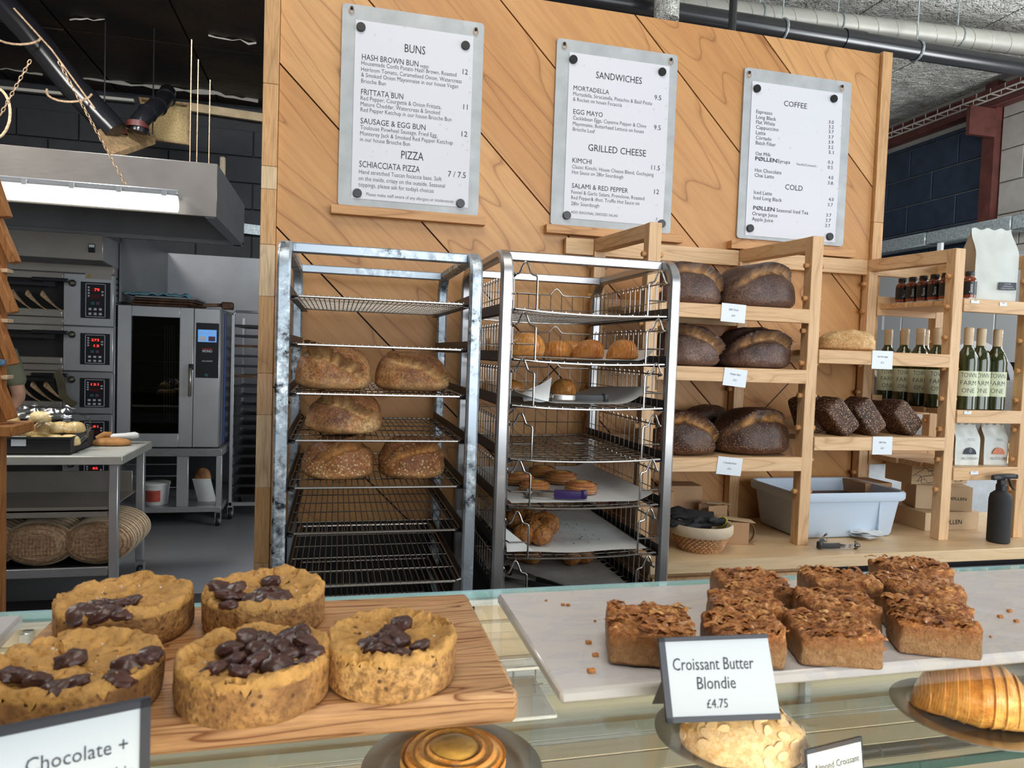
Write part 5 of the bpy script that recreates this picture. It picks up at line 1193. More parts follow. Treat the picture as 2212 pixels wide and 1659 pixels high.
bl, br_ = at(1440, 1562, 2, ZG + .002), at(1686, 1553, 2, ZG + .002); tl = at(1421, 1378, 1, .534); tr_ = on_plane(1656, 1369, bl, (br_ - bl).cross(tl - bl).normalized())
card((bl, br_, tr_, tl), .0025, M_pcard, 'navy framed price card reading Croissant Butter Blondie', [('Croissant Butter', .465, .600, .0705, .0095), ('Blondie', .47, .375, .0335, .0095), ('\u00a34.75', .455, .155, .018, .0068)])
tr_ = at(326, 1507, 2, ZG + .084); tl0 = at(0, 1572, 2, ZG + .084); d = (tl0 - tr_).normalized(); tl = tr_ + d * .125
dn = Vector((0, 0, -1)) * .083 + Vector((d.y, -d.x, 0)).normalized() * .004
nn = (tr_ - tl).cross(-dn).normalized(); w_ = (tr_ - tl).length; r_ = (tr_ - tl).normalized(); u_ = -dn.normalized()
def uv(px, py): p = on_plane(px, py, tr_, nn) - (tl + dn); return p.dot(r_) / w_, p.dot(u_) / dn.length
a = uv(80, 1668); c_ = uv(276, 1622)
wid = (c_[0] - a[0]) * w_ * 1.12
card((tl + dn, tr_ + dn, tr_, tl), .0025, M_pcard, 'navy framed price card reading Chocolate and a plus sign', [('Chocolate +', c_[0] - wid / w_ / 2, (a[1] + c_[1]) / 2 + .01, wid, .0088), ('Sea Salt Cookie', c_[0] - wid / w_ / 2, (a[1] + c_[1]) / 2 - .20, wid * 1.15, .0088)], (.03, .045, .06, .055))

# on the lower glass shelf
ZL = 1.1655
M_plate = flat('grey_steel_plate', (.36, .36, .35), .3, .85, var=.1)
def plate(x, y, r, l, sy=1.0):
    t = thing('steel_plate', l, 'plate', (x, y, ZL)); WM[t.name] = Matrix.Identity(4)
    obj('dish', G().lathe([(0, .001), (r * .72, .001), (r * .76, .004), (r * .80, .006), (r, .0068), (r, .0082), (r * .80, .0078), (r * .76, .006), (r * .70, .003), (0, .003)], n=56, sy=sy, cap=False), M_plate, t, local=True); return t
plate(.110, .622, .082, 'round steel plate under the custard swirl'); plate(.394, .628, .074, 'round steel plate under the almond croissant'); plate(.688, .622, .080, 'round steel plate under the big plain croissant'); plate(.865, .690, .070, 'round steel plate at the far right edge')
s2 = thing('custard_swirl', 'round custard swirl pastry under the glass at the bottom', 'pastry', (.109, .612, ZL + .0032), .7); WM[s2.name] = Matrix.Identity(4)
obj('pastry', swirl_g(.046, .028, 9, 5.0), M_crois_b, s2, local=True)
obj('filling', G().lathe([(.0, .0315), (.010, .0320), (.018, .0305), (.022, .0280)], n=32, cap=False), M_fill, s2, local=True)
put('croissant', croissant_g(.122, .078, .066, 21, .10), M_crois_b, (.683, .612, ZL + .0032), math.radians(-38), 'big glossy croissant under the glass at the right', 'croissant')
al = thing('almond_croissant', 'sugared almond croissant on its plate behind the price card', 'croissant', (.392, .600, ZL + .0032), math.radians(-20)); WM[al.name] = Matrix.Identity(4)
M_alm = crust('almond_pastry', (.55, .30, .10), (.72, .50, .24), (.80, .64, .40), rough=.7, bmp=.8, flour=.4); M_almf = flat('almond_flake', (.78, .56, .32), .5, var=.15, vs=60)
lg = loaf_g(.060, .040, .046, 31, None, .1, .10); obj('pastry', lg, M_alm, al, local=True, angle=80); g_ = G(); rr = random.Random(5)
for i in range(190):
    vtx = Vector(rr.choice(lg.v))
    if vtx.z < .012: continue
    nrm = Vector((vtx.x / .06 ** 2, vtx.y / .04 ** 2, (vtx.z - .01) / .046 ** 2)).normalized(); q_ = nrm.to_track_quat('Z', 'Y').to_matrix().to_4x4(); q_.translation = vtx + nrm * .0006
    q_ = q_ @ Matrix.Rotation(rr.uniform(-.5, .5), 4, 'X') @ Matrix.Rotation(rr.uniform(0, 6), 4, 'Z'); g_.lathe([(0, -.0003), (.005, -.0003), (.005, .0004), (0, .0005)], n=10, sx=1.25, sy=.8, M=q_)
o = obj('almond_flakes', g_, M_almf, al, local=True, smooth=False); o['kind'] = 'stuff'
tl, tr_ = at(1739, 1618, 1, .545), at(1859, 1592, 1, .556); tr_.z = tl.z = (tl.z + tr_.z) / 2; dn = Vector((0, -.008, -.042))
card((tl + dn, tr_ + dn, tr_, tl), .0015, M_pcard, 'small price card reading Almond Croissant under the glass', [('Almond Croissant', .53, .52, (tr_ - tl).length * .80, .0058)], (.01, .01, .01, .09), back=False)
# wire stand and white tray glimpsed between the boards
p = at(1135, 1440, 2, 1.20); t = thing('wire_card_stand', 'small wire card stand under the glass between the two boards', 'card stand', (p[0], p[1], ZL))
obj('ledge', G().box((p[0] - .022, p[1] - .002, 1.197), (p[0] + .018, p[1] + .002, 1.200)), M_salt, t)
g_ = G()
for s in (-.014, .012): g_.tube([(p[0] + s, p[1], 1.197), (p[0] + s, p[1] - .001, ZL + .003), (p[0] + s, p[1] + .02, ZL + .002)], .0009, 5)
g_.tube([(p[0] - .02, p[1] + .002, 1.178), (p[0] + .022, p[1] + .002, 1.178)], .0009, 5); obj('wire_legs', g_, M_chrome, t)
tag(obj('white_tray', G().box((.105, .70, ZL), (.235, .795, ZL + .004), .001), M_white), 'white tray on the lower glass shelf between the boards', 'tray')
# ------------------------------------------------------------------ kitchen beyond the partition
def lab(o, l, c, grp=None): return tag(o, l, c, grp)
# work table
TX0, TX1, TY0, TY1 = -2.75, -1.165, 4.38, 5.04
tb = thing('work_table', 'stainless work table on castors in front of the ovens', 'table', ((TX0 + TX1) / 2, 4.7, 0))
M_ttop = flat('worn_steel_top', (.50, .50, .45), .38, .35, var=.12, vs=6)
obj('table_top', G().box((TX0, TY0, .845), (TX1, TY1, .893), .003).box((TX0 + .004, TY0 + .004, .893), (TX1 - .004, TY1 - .004, .8945)), [M_ttop], tb)
for x in (TX0 + .03, TX1 - .075):
    for y in (TY0 + .03, TY1 - .075): obj('leg', G().box((x, y, .13), (x + .045, y + .045, .845), .003), M_steel_z, tb)
obj('middle_shelf', G().box((TX0 + .03, TY0 + .03, .575), (TX1 - .08, TY1 - .03, .585)).box((TX0 + .03, TY0 + .03, .545), (TX1 - .08, TY0 + .04, .60)), M_steel_w, tb)
obj('drawer_front', G().box((TX0 + .03, TY1 - .12, .585), (TX1 - .085, TY1 - .11, .72), .002), M_steel_w, tb)
for z in (.235, ):
    obj('lower_shelf', G().box((TX0 + .03, TY0 + .05, z), (TX1 - .08, TY1 - .05, z + .01)), M_runner, tb)
    obj('lower_rail', G().box((TX0 + .03, TY0 + .032, z - .03), (TX1 - .077, TY0 + .05, z + .02), .002), M_steel, tb); obj('lower_rail', G().box((TX1 - .07, TY0 + .076, z - .0), (TX1 - .045, TY1 - .076, z + .05), .002), M_steel, tb)
def castor(parent, x, y, h=.13, r=.045, mat=None):
    M_ = Matrix.Translation((x, y, r)) @ Matrix.Rotation(math.radians(90), 4, 'Y')
    obj('castor_wheel', G().lathe([(.008, -.014), (r * .9, -.014), (r, -.008), (r, .008), (r * .9, .014), (.008, .014)], n=22, M=M_), M_black, parent)
    obj('castor_hub', G().lathe([(0, -.018), (r * .55, -.018), (r * .55, .018), (0, .018)], n=18, M=M_), mat or M_alu, parent)
    obj('castor_fork', G().box((x - .024, y - .015, r * .8), (x - .019, y + .03, h - .01)).box((x + .019, y - .015, r * .8), (x + .024, y + .03, h - .01)).box((x - .024, y - .015, h - .014), (x + .024, y + .035, h)), M_alu, parent)
for x in (TX0 + .05, TX1 - .05):
    for y in (TY0 + .05, TY1 - .05): castor(tb, x, y)
# proving baskets lying in nested rows
M_ban = flat('cane_banneton', (.44, .29, .17), .75, var=.45, vs=60, bmp=.6, bs=80, bd=.004); M_banrim = flat('cane_rim', (.62, .50, .35), .75, var=.2, vs=50)
def banneton():
    t = thing('banneton', 'x', 'basket'); WM[t.name] = Matrix.Identity(4)
    # opening faces away (+y), woven base faces the camera (-y); oval .37 wide, .26 high
    g_ = G(); rg = []
    for k, (q, y) in enumerate(((.0, .0), (.50, .0), (.72, .004), (.84, .02), (.92, .04), (.985, .058), (1.0, .064), (.955, .064), (.88, .04), (.68, .012))):
        rg.append([Vector((.185 * q * math.cos(a) + 0, y, .128 + .122 * q * math.sin(a))) for a in [2 * math.pi * i / 44 for i in range(44)]])
    rg[0] = [Vector((.10 * math.cos(a) * .01, 0, .128)) for a in [2 * math.pi * i / 44 for i in range(44)]]
    obj('basket_wall', g_.ring(rg, cap=False), M_ban, t, local=True)
    g_ = G()
    for q, y in ((.60, -.001), (.78, .010), (.88, .028), (.95, .046)): g_.tube([(.187 * q * math.cos(a), y, .128 + .124 * q * math.sin(a)) for a in [2 * math.pi * i / 40 for i in range(40)]], .003, 4, True)
    for i in range(-5, 6): g_.tube([(i * .018, -.003, .128 - .055), (i * .018, -.003, .128 + .055)], .003, 4)
    for i in range(-2, 3): g_.tube([(-.10, -.004, .128 + i * .022), (.10, -.004, .128 + i * .022)], .0025, 4)
    obj('weave', g_, M_ban, t, local=True)
    obj('rim', G().tube([(.187 * math.cos(a), .062, .128 + .124 * math.sin(a)) for a in [2 * math.pi * i / 44 for i in range(44)]], .006, 6, True), M_banrim, t, local=True)
    return t
bn = banneton(); first = True
for si, (px, nm) in enumerate(((205, 'right'), (75, 'middle'), (-52, 'left'))):
    x = at(px, 1165, 1, 4.45)[0]
    for k in range(9):
        l = 'cane proving basket, %s row under the table, %s' % (nm, ('foremost with its base facing out', 'second from the front', 'third from the front', 'fourth from the front', 'fifth, in the middle of the row', 'fourth from the back', 'third from the back', 'second from the back', 'rearmost')[k])
        loc = (x + .004 * R.uniform(-1, 1), 4.455 + .047 * k, .247)
        if first: place(bn, loc); bn['label'] = l; bn['group'] = 'proving baskets under the table'; first = False
        else: dup(bn, loc, R.uniform(-.03, .03), l)
# on the table
p = at(160, 940, 2, .895)
cr_ = thing('bread_crate', 'black plastic crate with cut out handle on the work table', 'crate', (-1.80, 4.62, .895))
g_ = G()
for a, b_ in (((-2.25, 4.42, .9), (-1.44, 4.43, .992)), ((-2.25, 4.80, .9), (-1.44, 4.81, .992)), ((-2.25, 4.43, .9), (-2.24, 4.80, .992)), ((-1.45, 4.43, .9), (-1.44, 4.80, .93)), ((-1.45, 4.43, .93), (-1.44, 4.53, .992)), ((-1.45, 4.70, .93), (-1.44, 4.80, .992)), ((-2.25, 4.42, .895), (-1.44, 4.81, .903))): g_.box(a, b_)
obj('crate_shell', g_, M_rubber, cr_, smooth=False); obj('crate_rim', G().box((-2.26, 4.41, .984), (-1.43, 4.421, .996)), M_rubber, cr_, smooth=False)
p = at(24, 942, 1, 4.418); obj('white_label', G().box((p[0], 4.4165, p[2] - .055), (p[0] + .072, 4.4185, p[2])), M_card, cr_, smooth=False)
M_bun = crust('pale_bun', (.48, .30, .10), (.72, .54, .25), (.85, .72, .42), rough=.5); bcount = 0
bun0 = None
def bun(x, y, z, l):
    global bun0
    if bun0 is None:
        bun0 = put('bun', loaf_g(.060, .052, .062, 41, None, .1, .04, 28, 14), M_bun, (x, y, z), 0, l, 'bread', 'buns inside the clear bags')
    else: dup(bun0, (x, y, z), R.uniform(0, 3), l)
for bi, (bxp, n) in enumerate(((70, 7), (128, 7))):
    c_ = at(bxp, 920, 1, 4.60)
    for k in range(n):
        bun(c_[0] - .09 + .075 * (k % 3) + .02 * bi, 4.52 + .07 * (k // 3 % 2), .915 + .066 * (k // 3) + .02 * bi, 'pale bun inside the %s clear bag, %s' % (('left', 'right')[bi], ('bottom front left', 'bottom front middle', 'bottom front right', 'middle left', 'middle centre', 'middle right', 'topmost')[k]))
M_film = thin_glass('clear_film', (.97, .97, .95), 1.6, .18)
for bi, (bxp, l) in enumerate(((66, 'clear plastic bag of buns lying in the black crate, left'), (125, 'clear plastic bag of buns with a gathered neck, right'))):
    c_ = at(bxp, 910, 1, 4.56); V = []; nu, nv = 40, 22; g_ = G()
    for i in range(nv + 1):
        ph = -math.pi / 2 + math.pi * i / nv
        for j in range(nu):
            th = 2 * math.pi * j / nu; d = Vector((math.cos(ph) * math.cos(th), math.cos(ph) * math.sin(th), math.sin(ph))); w_ = 1 + .16 * noise.noise(d * 4 + Vector((bi * 9, 0, 0))) + .08 * noise.noise(d * 13) + .05 * abs(math.sin(th * 9)) * (1 - abs(d.z))
            V.append(Vector((c_[0] + d.x * .155 * w_, 4.565 + d.y * .12 * w_, 1.035 + d.z * .125 * w_)))
    g_.add(V, [(i * nu + j, i * nu + (j + 1) % nu, (i + 1) * nu + (j + 1) % nu, (i + 1) * nu + j) for i in range(nv) for j in range(nu)])
    tag(obj('plastic_bag', g_, M_film, angle=180), l, 'bag')
M_mitt = flat('tan_suede', (.36, .17, .05), .85, bmp=.5, bs=60, var=.3, vs=20); M_cuffw = flat('white_cotton', (.70, .70, .68), .8, bmp=.3)
p = at(240, 962, 2, .8955); mt = thing('oven_mitt', 'brown suede oven mitt with white cuff on the table corner', 'mitt', (p[0], p[1], .8955)); WM[mt.name] = Matrix.Identity(4)
obj('mitt_body', loaf_g(.115, .055, .045, 51, None, .1, .08, 32, 16), M_mitt, mt, local=True)
obj('thumb', G().tube([(-.09, .03, .035), (-.05, .045, .055), (-.01, .05, .055)], [.018, .026, .022], 12), M_mitt, mt, local=True)
obj('cuff', G().ring([[Vector((x, y + w_ * math.cos(q), z + hh * math.sin(q))) for q in [2 * math.pi * i / 16 for i in range(16)]] for x, y, z, w_, hh in ((-.01, .05, .05, .03, .016), (.05, .07, .05, .035, .018), (.11, .09, .052, .030, .022), (.13, .095, .050, .02, .014))]), M_cuffw, mt, local=True)

# stacked deck oven
def kx(px, py=800, Y=6.3): return at(px, py, 1, Y)[0]
OX0, OX1, OY0, OY1 = -3.3, -1.752, 6.30, 7.3; ZD = [.27, .61, .945, 1.285, 1.645, 2.06]
ov = thing('deck_oven', 'tall stacked stainless deck oven with red digital displays', 'oven', ((OX0 + OX1) / 2, 6.8, 0))
obj('oven_body', G().box((OX0, OY0 + .05, .12), (OX1, OY1, 2.13), .004), M_steel_dk, ov)
obj('base_plinth', G().box((OX0 + .05, OY0 + .1, 0), (OX1 - .05, OY1 - .1, .12)), M_rubber, ov)
obj('top_fascia', G().box((OX0, OY0 + .002, 2.065), (OX1 - .002, OY0 + .05, 2.13), .003), M_steel_w, ov)
p = at(193, 594, 1, 6.3); obj('warning_label', G().box((p[0] - .03, OY0 - .001, p[2] - .03), (p[0] + .16, OY0 + .001, p[2] + .02)), M_steel_w, ov, smooth=False)
obj('warning_triangle', G().add([(p[0] - .02, OY0 - .002, p[2] - .022), (p[0] + .018, OY0 - .002, p[2] - .022), (p[0] - .001, OY0 - .002, p[2] + .012)], [(0, 1, 2)]), flat('warning_amber', (.35, .25, .05), .5), ov, smooth=False)
g_ = G()
for i in range(4):
    for k in range(14): g_.box((OX1 - .001, OY0 + .06 + k * .065, 2.03 - i * .045), (OX1 + .0015, OY0 + .11 + k * .065, 2.045 - i * .045))
for i in range(9): g_.box((OX1 - .001, OY0 + .06, 1.84 - i * .022), (OX1 + .0015, OY0 + .5, 1.85 - i * .022))
obj('side_louvres', g_, M_black, ov, smooth=False)
M_led_r = emit('red_led', (1.0, .05, .04), 1.6); M_dispb = flat('dark_display', (.08, .010, .010), .3); M_panel = flat('panel_black', (.010, .011, .016), .35); M_btn = flat('button_white', (.52, .52, .58), .5); M_teal = flat('button_teal', (.02, .13, .13), .5); M_mauve = flat('button_mauve', (.13, .06, .12), .5)
PXS = kx(136)
for i, (z0, z1) in enumerate(zip(ZD, ZD[1:])):
    obj('deck_fascia', G().box((PXS, OY0, z0 + .006), (OX1 - .002, OY0 + .05, z1 - .004), .003), M_steel_z if i > 2 else M_steel_dk, ov)
    h = z1 - z0; zc = z0 + h * .5; a, b_ = kx(173), kx(237)
    obj('panel_surround', G().box((a, OY0 - .003, z0 + h * .16), (b_, OY0, z1 - h * .15)), M_panel, ov, smooth=False)
    a2, b2 = a + (b_ - a) * .17, a + (b_ - a) * .84; z2, z3 = z0 + h * .185, z1 - h * .18
    cp = obj('control_panel', G().box((a2, OY0 - .006, z2), (b2, OY0 - .003, z3)), M_panel, ov, smooth=False); w_ = b2 - a2; hh = z3 - z2; t_ = .004
    g_ = G().box((a2, OY0 - .008, z2), (a2 + t_, OY0 - .006, z3)).box((b2 - t_, OY0 - .008, z2), (b2, OY0 - .006, z3)).box((a2, OY0 - .008, z2), (b2, OY0 - .006, z2 + t_)).box((a2, OY0 - .008, z3 - t_), (b2, OY0 - .006, z3))
    obj('white_border', g_, M_btn, cp, smooth=False)
    yd = OY0 - .0075; T_ = [('85', ''), ('91', ''), ('121', ''), ('273', '13'), ('79', '')][i]
    for k, zf in enumerate((.82, .62)):
        obj('display', G().box((a2 + w_ * .27, yd, z2 + hh * (zf - .055)), (a2 + w_ * .72, yd + .001, z2 + hh * (zf + .055))), M_dispb, cp, smooth=False)
        if T_[k]:
            g_ = G(); text(g_, T_[k], (a2 + w_ * .70, yd - .001, z2 + hh * (zf - .038)), w_ * (.13 * len(T_[k])), hh * .08, align='r', bold=.01); obj('red_digits', g_, M_led_r, cp, smooth=False)
    for k in range(4): obj('button', G().box((a2 + w_ * .11, yd, z2 + hh * (.86 - .085 * k)), (a2 + w_ * .20, yd + .001, z2 + hh * (.91 - .085 * k))), M_btn, cp, smooth=False)
    for k in range(2): obj('button', G().box((a2 + w_ * .80, yd, z2 + hh * (.74 - .095 * k)), (a2 + w_ * .90, yd + .001, z2 + hh * (.79 - .095 * k))), M_btn, cp, smooth=False)
    for r0 in (.06, .20):
        for k in range(3): obj('button', G().box((a2 + w_ * (.16 + .26 * k), yd, z2 + hh * r0), (a2 + w_ * (.30 + .26 * k), yd + .001, z2 + hh * (r0 + .07))), M_btn, cp, smooth=False)
    obj('button', G().box((a2 + w_ * .28, yd, z2 + hh * .37), (a2 + w_ * .44, yd + .001, z2 + hh * .46)), M_teal, cp, smooth=False); obj('button', G().box((a2 + w_ * .54, yd, z2 + hh * .37), (a2 + w_ * .70, yd + .001, z2 + hh * .46)), M_mauve, cp, smooth=False)
    kz = z1 - h * .19; kxx = PXS + .065
    obj('vent_knob', G().lathe([(.026, 0), (.028, .012), (.022, .026), (.010, .030), (0, .030)], n=20, M=Matrix.Translation((kxx, OY0, kz)) @ Matrix.Rotation(math.radians(90), 4, 'X')), M_panel, ov)
    obj('knob_cap', G().lathe([(.014, .0305), (.010, .036), (0, .036)], n=16, M=Matrix.Translation((kxx, OY0, kz)) @ Matrix.Rotation(math.radians(90), 4, 'X')), flat('brass', (.40, .36, .22), .3, .8), ov)
    # oven mouth and lower sill
    obj('mouth_cavity', G().box((OX0, OY0 + .046, z0 + h * .30), (PXS - .002, OY0 + .049, z1 - .03)), M_rubber, ov, smooth=False)
    obj('door_sill', G().box((OX0, OY0 - .03, z0 + h * .16), (PXS - .002, OY0 + .05, z0 + h * .30), .004), M_steel_w, ov); obj('lower_trim', G().box((OX0, OY0, z0 + .004), (PXS - .002, OY0 + .05, z0 + h * .15), .003), M_steel_w, ov)
    obj('door_lintel', G().box((OX0, OY0 - .005, z1 - h * .13), (PXS - .002, OY0 + .05, z1 - .004), .003), M_steel_w, ov)
    if i in (2, 3, 4):
        zz = z1 - h * .16 if i != 2 else z1 - .03
        hd = obj('door_handle', G().box((PXS - .19, OY0 - .10, zz - .012), (PXS + .06, OY0 - .06, zz + .016), .006), M_panel, ov); obj('handle_bracket', G().box((PXS - .12, OY0 - .065, zz - .05), (PXS - .04, OY0 + .0, zz + .01)), M_runner, hd)
        obj('door_bar', G().box((OX0, OY0 - .07, zz - .05), (PXS - .10, OY0 - .04, zz - .02), .003), M_runner, ov)
# half baskets resting in two oven mouths
def shard(): 
    t = thing('proving_bowl', 'x', 'basket'); WM[t.name] = Matrix.Identity(4); n = 18
    def f(u, v_): a = -1.3 + 1.5 * u; q = .5 + .5 * v_; return Vector((.10 * math.sin(a) * q + .05 * u, .08 * (v_ - .5), .11 * (1 - math.cos(a)) * .0 + .15 * u ** 1.6 * (1 - .25 * (2 * v_ - 1) ** 2)))
    obj('bowl_wall', G().grid(f, n, 12, .006), M_ban, t, local=True); obj('rim', G().tube([f(i / n, 0) for i in range(n + 1)], .006, 6), M_banrim, t, local=True); return t
s0 = None
for i, (px, z, dk, l) in enumerate(((48, 1.761, 0, 'cane bowl leaning in the top oven mouth, leftmost'), (80, 1.761, 0, 'cane bowl leaning in the top oven mouth, middle'), (112, 1.761, 0, 'cane bowl leaning in the top oven mouth, rightmost'), (62, 1.053, 0, 'cane bowl leaning in the third oven mouth, leftmost'), (92, 1.053, 0, 'cane bowl leaning in the third oven mouth, middle'), (120, 1.053, 0, 'cane bowl leaning in the third oven mouth, rightmost'))):
    loc = (kx(px), OY0 - .005, z); rz = math.pi
    if s0 is None: s0 = shard(); s0['label'] = l; place(s0, loc, rz)
    else: dup(s0, loc, rz, l)
M_cloth = flat('olive_cloth', (.10, .085, .05), .9, bmp=.5, bs=30, var=.3)
p = at(130, 805, 1, 6.17)
g_ = G().sweep([(p[0] - .03, 6.19, 1.235), (p[0] - .02, 6.165, 1.29), (p[0], 6.185, 1.20), (p[0] + .02, 6.17, 1.10), (p[0] + .06, 6.18, 1.05), (p[0] + .10, 6.19, 1.02)], [(-.028, -.005), (.028, -.005), (.03, .005), (-.03, .005)], up=(0, 1, .1))
tag(obj('cloth_strap', g_, M_cloth), 'knotted olive cloth strap hanging from the oven handles', 'cloth')
# small extraction hood over the deck oven
h0 = thing('oven_canopy', 'small stainless canopy directly over the deck oven', 'hood', (-2.5, 6.5, 2.18))
HX1 = at(222, 540, 1, 6.0)[0]; HZ0, HZ1 = at(222, 563, 1, 6.0)[2], at(222, 508, 1, 6.0)[2]
obj('front_fascia', G().box((-3.2, 6.0, HZ0), (HX1, 6.02, HZ1), .003), M_steel_w, h0); obj('side_panel', G().ring([[Vector((x, 6.02, HZ0)), Vector((x, 6.34, HZ0 - .02)), Vector((x, 6.9, HZ0)), Vector((x, 6.9, HZ1)), Vector((x, 6.02, HZ1))] for x in (HX1 - .012, HX1)]), M_steel_dk, h0, smooth=False)
obj('roof_panel', G().box((-3.2, 6.02, HZ1 - .01), (HX1 - .012, 6.9, HZ1)), M_steel_dk, h0, smooth=False)
p = at(199, 537, 1, 5.995); sw_ = obj('rotary_switch', G().box((p[0] - .024, 5.985, p[2] - .03), (p[0] + .022, 6.0, p[2] + .034), .003), M_panel, h0); obj('switch_plate', G().box((p[0] - .018, 5.982, p[2] + .008), (p[0] + .018, 5.985, p[2] + .028)), M_card, sw_); obj('switch_dial', G().lathe([(.014, 0), (.012, .015), (0, .015)], n=16, M=Matrix.Translation((p[0], 5.985, p[2] - .012)) @ Matrix.Rotation(math.radians(90), 4, 'X')), M_black, sw_)
M_sheet = steel('dull_steel_sheet', (.21, .215, .225), .42)
tag(obj('steel_partition', G().box((OX1 + .012, OY0 + .10, 1.86), (OX1 + .03, 8.0, 2.46)), M_sheet), 'upright stainless sheet beside the deck oven top', 'panel')
tag(obj('steel_backsplash', G().box((-2.1, 8.0, .1), (-.775, 8.03, 2.46), .003), M_sheet), 'large stainless backsplash sheet behind the convection oven', 'panel')
tag(obj('corner_post', G().box((-.775, 7.98, .1), (-.735, 8.03, 2.9), .003), M_white), 'pale upright post at the edge of the stainless backsplash', 'post')

# convection oven on its stand
CX0, CX1, CXD = -1.735, -.958, -1.160; CY0, CY1 = 6.35, 7.15
co = thing('convection_oven', 'stainless convection oven with dark glass door', 'oven', (-1.35, 6.75, .665))
obj('oven_body', G().box((CX0, CY0 + .04, .672), (CX1, CY1, 1.835), .004), M_steel_dk, co)
W0, W1, Z0, Z1 = at(283, 810, 1, CY0)[0], at(387, 810, 1, CY0)[0], .788, 1.745
dr = obj('door', G().box((CX0, CY0, .675), (W0, CY0 + .038, 1.83), .003).box((W1, CY0, .675), (CXD - .004, CY0 + .038, 1.83), .003).box((W0, CY0, .675), (W1, CY0 + .038, Z0), .003).box((W0, CY0, Z1), (W1, CY0 + .038, 1.83), .003), M_steel_z, co)
M_dglass = flat('dark_oven_glass', (.014, .016, .012), .08, spec=.6)
obj('window', G().box((W0, CY0 + .012, Z0), (W1, CY0 + .02, Z1)), thin_glass('oven_glass', (.40, .42, .36), 1.5), dr, smooth=False); obj('window_gasket', G().tube([(W0, CY0 + .004, Z0), (W1, CY0 + .004, Z0), (W1, CY0 + .004, Z1), (W0, CY0 + .004, Z1)], .005, 4, True), M_black, dr)
obj('oven_cavity', G().box((W0 - .02, CY0 + .0385, Z0 - .02), (W1 + .02, CY0 + .0395, Z1 + .02)), M_rubber, co, smooth=False)
for k in range(4): obj('cavity_shelf', G().tube([(W0, CY0 + .030, 1.60 - .22 * k), (W1, CY0 + .030, 1.60 - .22 * k)], .003, 6), M_alu, co)
for k in range(5): obj('cavity_rail', G().tube([(W1 - .03 - .022 * k, CY0 + .032, Z0 + .1), (W1 - .05 - .018 * k, CY0 + .032, Z1 - .06)], .004, 6), M_steel_dk, co)
p = at(412, 825, 1, CY0); obj('handle', G().box((p[0] - .012, CY0 - .05, p[2] - .12), (p[0] + .012, CY0 - .02, p[2] + .12), .006).box((p[0] - .012, CY0 - .03, p[2] + .07), (p[0] + .012, CY0, p[2] + .11), .003), M_chrome, dr)
obj('handle_lock', G().box((p[0] - .014, CY0 - .03, p[2] + .10), (p[0] + .018, CY0, p[2] + .15), .003), M_panel, dr)
obj('control_column', G().box((CXD, CY0, .675), (CX1 - .004, CY0 + .04, 1.83), .003), M_steel_z, co)
A_, B_ = at(424, 697, 1, CY0), at(472, 817, 1, CY0); pn = obj('control_panel', G().box((A_[0], CY0 - .004, B_[2]), (B_[0] - .002, CY0, A_[2]), .002), M_panel, co)
M_scr = emit('blue_screen', (.10, .28, .62), .9); w_ = B_[0] - A_[0]; p = at(448, 726, 1, CY0)
obj('screen', G().box((p[0] - .072, CY0 - .0055, p[2] - .05), (p[0] + .072, CY0 - .004, p[2] + .052)), M_scr, pn, smooth=False)
g_ = G(); text(g_, '180\u00b0C 00:00', (p[0], CY0 - .0062, p[2] + .016), .12, .022, align='c'); obj('screen_digits', g_, M_card, pn, smooth=False)
obj('screen_tile', G().box((p[0] + .01, CY0 - .0062, p[2] - .042), (p[0] + .062, CY0 - .0055, p[2] - .002)), M_mauve, pn, smooth=False); obj('screen_tile', G().box((p[0] - .062, CY0 - .0062, p[2] - .042), (p[0] - .01, CY0 - .0055, p[2] - .002)), M_card, pn, smooth=False)
p = at(448, 758, 1, CY0); g_ = G(); text(g_, 'MONO', (p[0], CY0 - .0045, p[2] - .012), .075, .020, align='c', bold=.02); text(g_, 'eco-touch', (p[0], CY0 - .0045, p[2] - .09), .08, .014, align='c'); obj('lettering', g_, M_card, pn, smooth=False)
obj('red_bar', G().box((p[0] - .038, CY0 - .0045, p[2] + .012), (p[0] + .038, CY0 - .004, p[2] + .022)), flat('red_print', (.35, .02, .02), .5), pn, smooth=False)
p = at(446, 810, 1, CY0); obj('power_button', G().lathe([(.014, 0), (.013, .006), (0, .006)], n=18, M=Matrix.Translation((p[0], CY0 - .004, p[2])) @ Matrix.Rotation(math.radians(90), 4, 'X')), M_teal, pn)
st = thing('oven_stand', 'stainless wheeled stand under the convection oven', 'stand', (-1.35, 6.75, 0)); SX0, SX1 = -1.76, -.925
for z0, z1 in ((.60, .664), (.13, .175)): obj('frame_rail', G().box((SX0, CY0 - .02, z0), (SX1, CY0 + .03, z1), .003), M_steel, st); obj('frame_rail', G().box((SX1 - .04, CY0 + .03, z0), (SX1, CY1, z1), .003), M_steel, st)
for x in (SX0, SX1 - .045):
    for y in (CY0 - .018, CY1 - .045): obj('post', G().box((x, y, .175), (x + .045, y + .045, .60), .003), M_steel_z, st)
p = at(391, 1030, 1, CY0); obj('centre_post', G().box((p[0] - .035, CY0, .175), (p[0] + .055, CY0 + .03, .60), .003), M_steel_z, st)
obj('lower_shelf', G().box((SX0 + .01, CY0 + .03, .16), (SX1 - .04, CY1 - .01, .17)), M_steel_dk, st); obj('top_plate', G().box((SX0 + .01, CY0 + .03, .655), (SX1 - .04, CY1, .664)), M_steel_dk, st)
for k in range(3): obj('tray_runner', G().tube([(SX0 + .05, CY0 + .2, .30 + .1 * k), (p[0] - .05, CY0 + .2, .30 + .1 * k)], .005, 6), M_steel, st)
